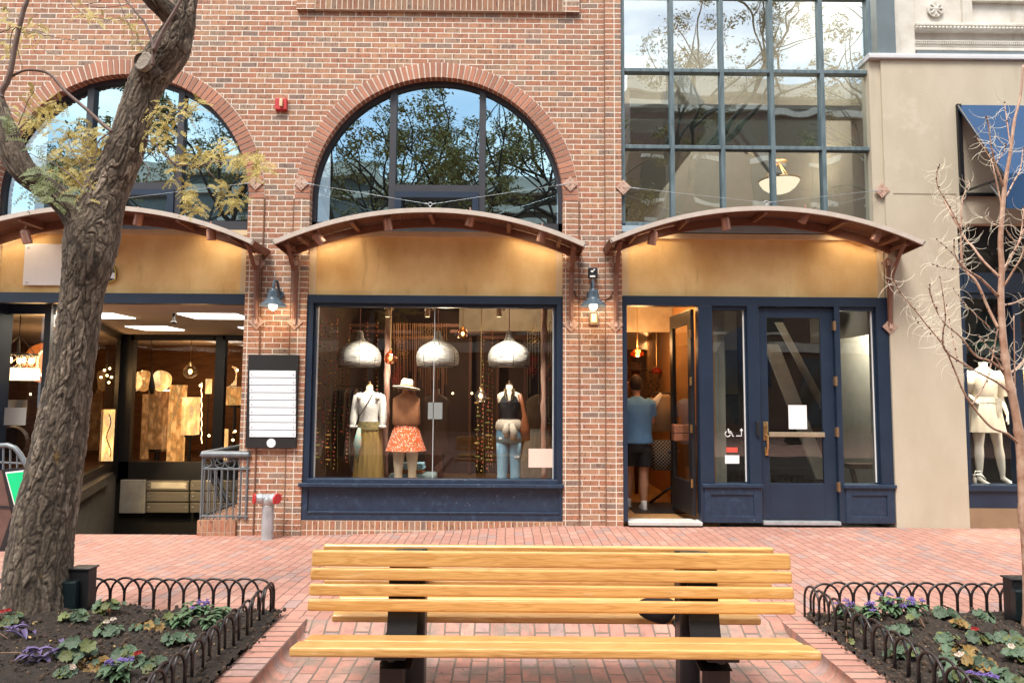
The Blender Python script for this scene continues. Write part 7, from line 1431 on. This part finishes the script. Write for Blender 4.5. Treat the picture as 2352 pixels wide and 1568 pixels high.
for g in ((180, 300, 40, 25, 26), (160, 330, 45, 30, 32), (210, 345, 35, 35, 30), (150, 385, 45, 35, 32), (200, 400, 32, 40, 30), (190, 445, 25, 25, 18), (60, 260, 30, 25, 16), (90, 270, 35, 25, 20), (120, 240, 25, 15, 12), (75, 220, 16, 14, 8), (55, 285, 30, 14, 14), (232, 320, 25, 30, 18), (10, 100, 14, 28, 12), (40, 110, 12, 20, 6), (15, 40, 12, 20, 10), (70, 62, 28, 10, 9), (90, 78, 30, 8, 6), (120, 250, 18, 10, 8), (190, 22, 14, 14, 6), (205, 35, 20, 8, 6), (238, 38, 14, 10, 5), (310, 70, 16, 16, 8), (322, 96, 14, 14, 6), (288, 45, 8, 16, 5),
    (372, 255, 28, 18, 12), (425, 250, 26, 12, 12), (450, 238, 20, 10, 8), (385, 300, 26, 20, 12), (350, 300, 14, 16, 8), (365, 335, 25, 18, 10), (420, 360, 20, 14, 12), (455, 362, 26, 14, 16), (500, 360, 28, 14, 18), (545, 365, 26, 16, 18), (585, 362, 22, 18, 18), (600, 385, 14, 18, 10), (580, 395, 18, 16, 10), (520, 330, 22, 10, 7), (432, 450, 20, 14, 14), (445, 480, 20, 12, 14), (430, 430, 12, 14, 7), (515, 430, 22, 14, 12), (540, 455, 22, 14, 12), (530, 462, 14, 10, 6), (400, 395, 14, 20, 7)): cluster(g[0], g[1], g[2], g[3], int(g[4] * 1.25), YT + random.uniform(-.12, .12), gold)
for g in ((85, 400, 24, 22, 9), (110, 420, 26, 24, 10), (75, 425, 14, 28, 7), (140, 440, 22, 20, 7), (20, 268, 24, 10, 9), (120, 460, 14, 18, 7), (72, 340, 10, 10, 4)): cluster(g[0], g[1], g[2], g[3], g[4], YT - .28, green, .026, .13)
gold.build('leaves', lf1, tr); green.build('green_leaves', lf2, tr)
# ================================================================ YOUNG TREE (right)
YR = -4.0; yt = thing('young_tree', 'slender leafless young tree with curling tendrils at the right edge', 'tree', (W(2356, 1400, YR).x, YR, .05)); b = MB(); sx = (8.55 + YR) / FPX
z6 = lambda p: (p[0] / 2.338 + 1975.6, p[1] / 2.338 + 551.3); z8 = lambda p: (p[0] / 2.585 + 2077, p[1] / 2.585 + 220.5)
def yl(path, w0, w1, dY=0, f=None, fork=None):
    P = [f(p) if f else p for p in path]; n = len(P); pts = [list(W(px, py, YR + dY * i / (n - 1))) for i, (px, py) in enumerate(P)]; pts = catmull(pts, 6); m = len(pts); b.tube(pts, [(w0 + (w1 - w0) * i / (m - 1)) * sx / 2 * (1 if w0 > 15 else .68) * (1.25 if random.random() < .10 else 1) for i in range(m)], 8); return [Vector(p) for p in pts]
yl([(2362, 1450), (2360, 1300), (2350, 1150), (2343, 1022), (2331, 936), (2313, 851), (2303, 765), (2299, 680), (2301, 615), (2298, 551), (2305, 453), (2311, 406), (2321, 348), (2330, 278), (2344, 220), (2350, 150)], 22, 4)
ends = []
for pth, w0, w1, dY, f in (([(860, 1100), (790, 1040), (700, 1000), (600, 885), (545, 790), (500, 680), (450, 570), (370, 470), (290, 370), (215, 280), (180, 210)], 9, 2.5, -.2, z6), ([(600, 885), (660, 790), (690, 720), (720, 580), (740, 470)], 5, 4, .1, z6), ([(800, 815), (730, 760), (600, 690), (460, 595), (445, 500), (458, 400), (430, 200)], 8, 2.5, -.3, z6), ([(770, 700), (700, 650), (620, 620), (540, 520), (440, 430), (380, 300), (375, 240)], 8, 3, -.2, z6), ([(740, 470), (690, 370), (625, 225), (570, 170), (545, 100), (540, 0), (545, -120)], 10, 5, .2, z6), ([(740, 300), (650, 210), (560, 150), (510, 80), (505, 0)], 9, 3, -.1, z6), ([(750, 200), (660, 110), (600, 30), (570, 0), (500, -120), (450, -210)], 8, 5, .3, z6), ([(760, 350), (820, 340), (881, 315), (930, 300)], 7, 5, .1, z6), ([(800, 715), (840, 690), (900, 620)], 10, 7, .1, z6), ([(765, 180), (800, 100), (850, 20), (880, -60)], 7, 5, 0, z6), ([(770, 250), (820, 170), (870, 80), (900, -40)], 8, 5, -.1, z6), ([(520, 630), (495, 520), (465, 350)], 3, 2, .1, z6),
    ([(590, 540), (540, 400), (515, 290), (495, 150), (480, 125)], 7, 2.5, -.1, z8), ([(580, 660), (535, 450), (510, 370), (430, 250)], 6, 2, .1, z8), ([(603, 600), (650, 510), (690, 430), (705, 310)], 6, 3, .1, z8), ([(630, 300), (610, 150), (595, 40)], 5, 2.5, .1, z8), ([(345, 1000), (335, 830), (330, 780), (270, 660), (200, 540), (195, 450), (210, 410)], 6, 2, -.1, z8), ([(335, 830), (345, 620), (390, 510)], 5, 2, .1, z8), ([(660, 870), (600, 790), (540, 750), (470, 720)], 4, 1.5, 0, z8), ([(590, 1050), (640, 950), (690, 830), (710, 660)], 6, 4, .1, z8), ([(535, 420), (590, 330), (605, 290)], 4, 2, 0, z8), ([(300, 950), (250, 900), (190, 850)], 3, 1.5, 0, z8), ([(330, 1030), (240, 1020), (170, 1000)], 3, 1.5, 0, z8), ([(770, 700), (700, 590), (630, 510)], 4, 2, 0, z6), ([(520, 650), (430, 540), (330, 470), (300, 420)], 0.1, .1, 0, z6), ([(700, 470), (620, 400), (560, 340), (500, 260)], 3, 1.5, 0, z6), ([(830, 830), (830, 700), (825, 400)], 5, 3, 0, z6)):
    ends.append((yl(pth, w0, w1, dY, f)))
b.build('trunk', mat('young pinkish bark', (.27, .12, .065), .45, vs=14, c2=(.52, .35, .25), bmp=.15), yt, smooth=True)
b = MB(); random.seed(77)
for pts in ends:
    m = len(pts)
    for i in range(int(m * .45), m):
        for k in range(random.choice((1, 1, 2))):
            a = random.choice((random.uniform(2.4, 3.9), random.uniform(-.7, .7), random.uniform(0, 6.28))); L_ = random.uniform(.06, .16); d = Vector((math.cos(a), random.uniform(-.3, .3), math.sin(a) * .7)); c = pts[i]; q = [c]; cur = random.choice((-1, 1)) * random.uniform(.12, .3)
            for j in range(7): d = (d + Vector((-d.z, 0, d.x)) * cur).normalized(); c = c + d * L_ / 7; q.append(c)
            b.tube(q, [.0014, .0013, .0012, .0011, .001, .0009, .0008, .0006], 3, cap=False)
b.build('tendrils', mat('pale tendril', (.75, .66, .50), .5, bmp=0), yt)
b = MB()
for pts in ends:
    for i in range(0, len(pts), 3): b.ball(pts[i] + Vector((random.gauss(0, .003), -.003, 0)), random.uniform(.004, .007), 6)
b.build('buds', mat('dark bud', (.10, .05, .04), .8), yt, kind='stuff')
# ================================================================ ACROSS THE STREET (seen only in the glass)
def facade(name, label, x0, x1, zt, m, Y=-24, storeys=4, trim='stone'):
    t = thing(name, label, 'building', ((x0 + x1) / 2, Y, 0)); b = MB(); b.box(x0, x1, Y - 6, Y, -.1, zt); b.build('wall', m, t)
    b = MB(); b.box(x0 - .2, x1 + .2, Y, Y + .5, zt - .7, zt + .1); b.box(x0, x1, Y, Y + .2, zt - 1.5, zt - 1.2); b.box(x0, x1, Y, Y + .25, 3.6, 4.1); b.build('cornice', trim, t)
    n = int((x1 - x0) / 2.6)
    for s in range(storeys):
        zb = 4.6 + s * 3.1
        if zb + 2.2 > zt - 1: break
        for i in range(n):
            x = x0 + (i + .5) * (x1 - x0) / n; b = MB(); b.box(x - .6, x + .6, Y, Y + .05, zb, zb + 1.9); w_ = b.build('window', 'black', t); b = MB(); b.box(x - .75, x + .75, Y + .052, Y + .15, zb + 1.92, zb + 2.15); b.box(x - .7, x + .7, Y + .052, Y + .2, zb - .16, zb - .02); b.build('lintel', trim, w_)
    b = MB()
    for i in range(max(1, n // 2)): x = x0 + (i + .5) * (x1 - x0) / max(1, n // 2); b.box(x - 1.9, x + 1.9, Y, Y + .06, .3, 3.3)
    b.build('shop_glass', mat('far shop glass', (.05, .06, .07), .3), t)
facade('opposite_building', 'dark low building reflected in the left arched window', -22, -6.2, 12.4, mat('grey render', (.16, .17, .17), .9))
facade('opposite_building', 'brown brick building reflected in the middle arched window', -6, 5.4, 11.6, mat('brown brick', (.13, .085, .06), .9))
facade('opposite_building', 'tall brick building with pale cornice reflected in the stair glazing', 5.6, 19, 16.6, mat('red brown brick', (.17, .10, .075), .9), storeys=4)
facade('opposite_building', 'pale building reflected at the right', 19.2, 34, 12, mat('pale brick', (.30, .25, .2), .9))
t = thing('far_awning', 'rounded blue awning across the street, reflected in the left sidelight', 'awning', (11, -23.4, 2)); b = MB(); b.tube([(11, -24, 2.0), (11, -24, 3.6), (11, -24, 4.4), (11, -24, 4.9)], [1.3, 1.3, 1.0, .2], 24); b.build('canvas', mb_, t, smooth=True)
def btree(x, y, H, label, seed, dens=1.0, bare=False):
    random.seed(seed); t = thing('street_tree', label, 'tree', (x, y, 0), 'trees behind the camera, seen in the glass'); b = MB(); tips = []
    def grow(p, d, L_, r, lev):
        n = 4; pts = [p]; 
        for i in range(n): d = (d + Vector((random.gauss(0, .13), random.gauss(0, .13), random.gauss(.03, .08)))).normalized(); p = p + d * L_ / n; pts.append(p)
        b.tube(pts, [r * (1 - .45 * i / n) for i in range(n + 1)], 7 if lev < 2 else 4, cap=False)
        if lev >= 4: tips.append(p); return
        if lev >= 3: tips.append(p)
        for k in range(3 if lev < 3 else 2):
            a = random.uniform(0, 6.28); e = (d + Vector((math.cos(a), math.sin(a), random.uniform(-.2, .35))) * random.uniform(.55, .95)).normalized(); grow(pts[-1 if k else -2], e, L_ * random.uniform(.62, .80), r * .55, lev + 1)
    grow(Vector((x, y, -.1)), Vector((random.uniform(-.12, .12), 0, 1)), H * .34, H * .017, 0)
    b.build('trunk', mat('dark bark', (.06, .045, .035), .9), t, smooth=True)
    if bare: return
    f = MB()
    for p in tips:
        if random.random() > .52 * dens: continue
        subs = [p + Vector((random.gauss(0, .34), random.gauss(0, .34), random.gauss(-.1, .26))) for _ in range(6)]
        for i in range(330):
            c = subs[i % 6] + Vector((random.gauss(0, .13), random.gauss(0, .13), random.gauss(-.05, .09))); s_ = random.uniform(.04, .075); u = Vector((random.gauss(0, 1), random.gauss(0, 1), random.gauss(0, .6))).normalized() * s_; v = Vector((random.gauss(0, 1), random.gauss(0, 1), random.gauss(0, .6))).normalized() * s_ * .5; f.add([c - u, c - v, c + u, c + v], [(0, 1, 2, 3)])
    f.build('crown', mat('autumn foliage', (.22, .17, .045), .8, c2=(.11, .11, .03), vs=2, island=.5), t)
btree(-3.2, -15.5, 15, 'leafy street tree reflected in the middle arched window', 3, 1.2)
btree(-5.4, -17.5, 16, 'second street tree reflected left of the first', 8, 1.2)
btree(2.6, -16, 14, 'street tree reflected at the right of the middle arch', 5, .7)
btree(6.2, -16, 21, 'tall street tree reflected in the upper stair glazing', 12, 1.3)
btree(10.0, -16, 18, 'bare street tree reflected in the stair glazing', 15, .25)
btree(-10.5, -16, 15, 'street tree reflected in the left arched window', 19, 1.2)
btree(15.0, -15, 16, 'thin leaved street tree reflected at the right of the stair glazing', 23, .5)
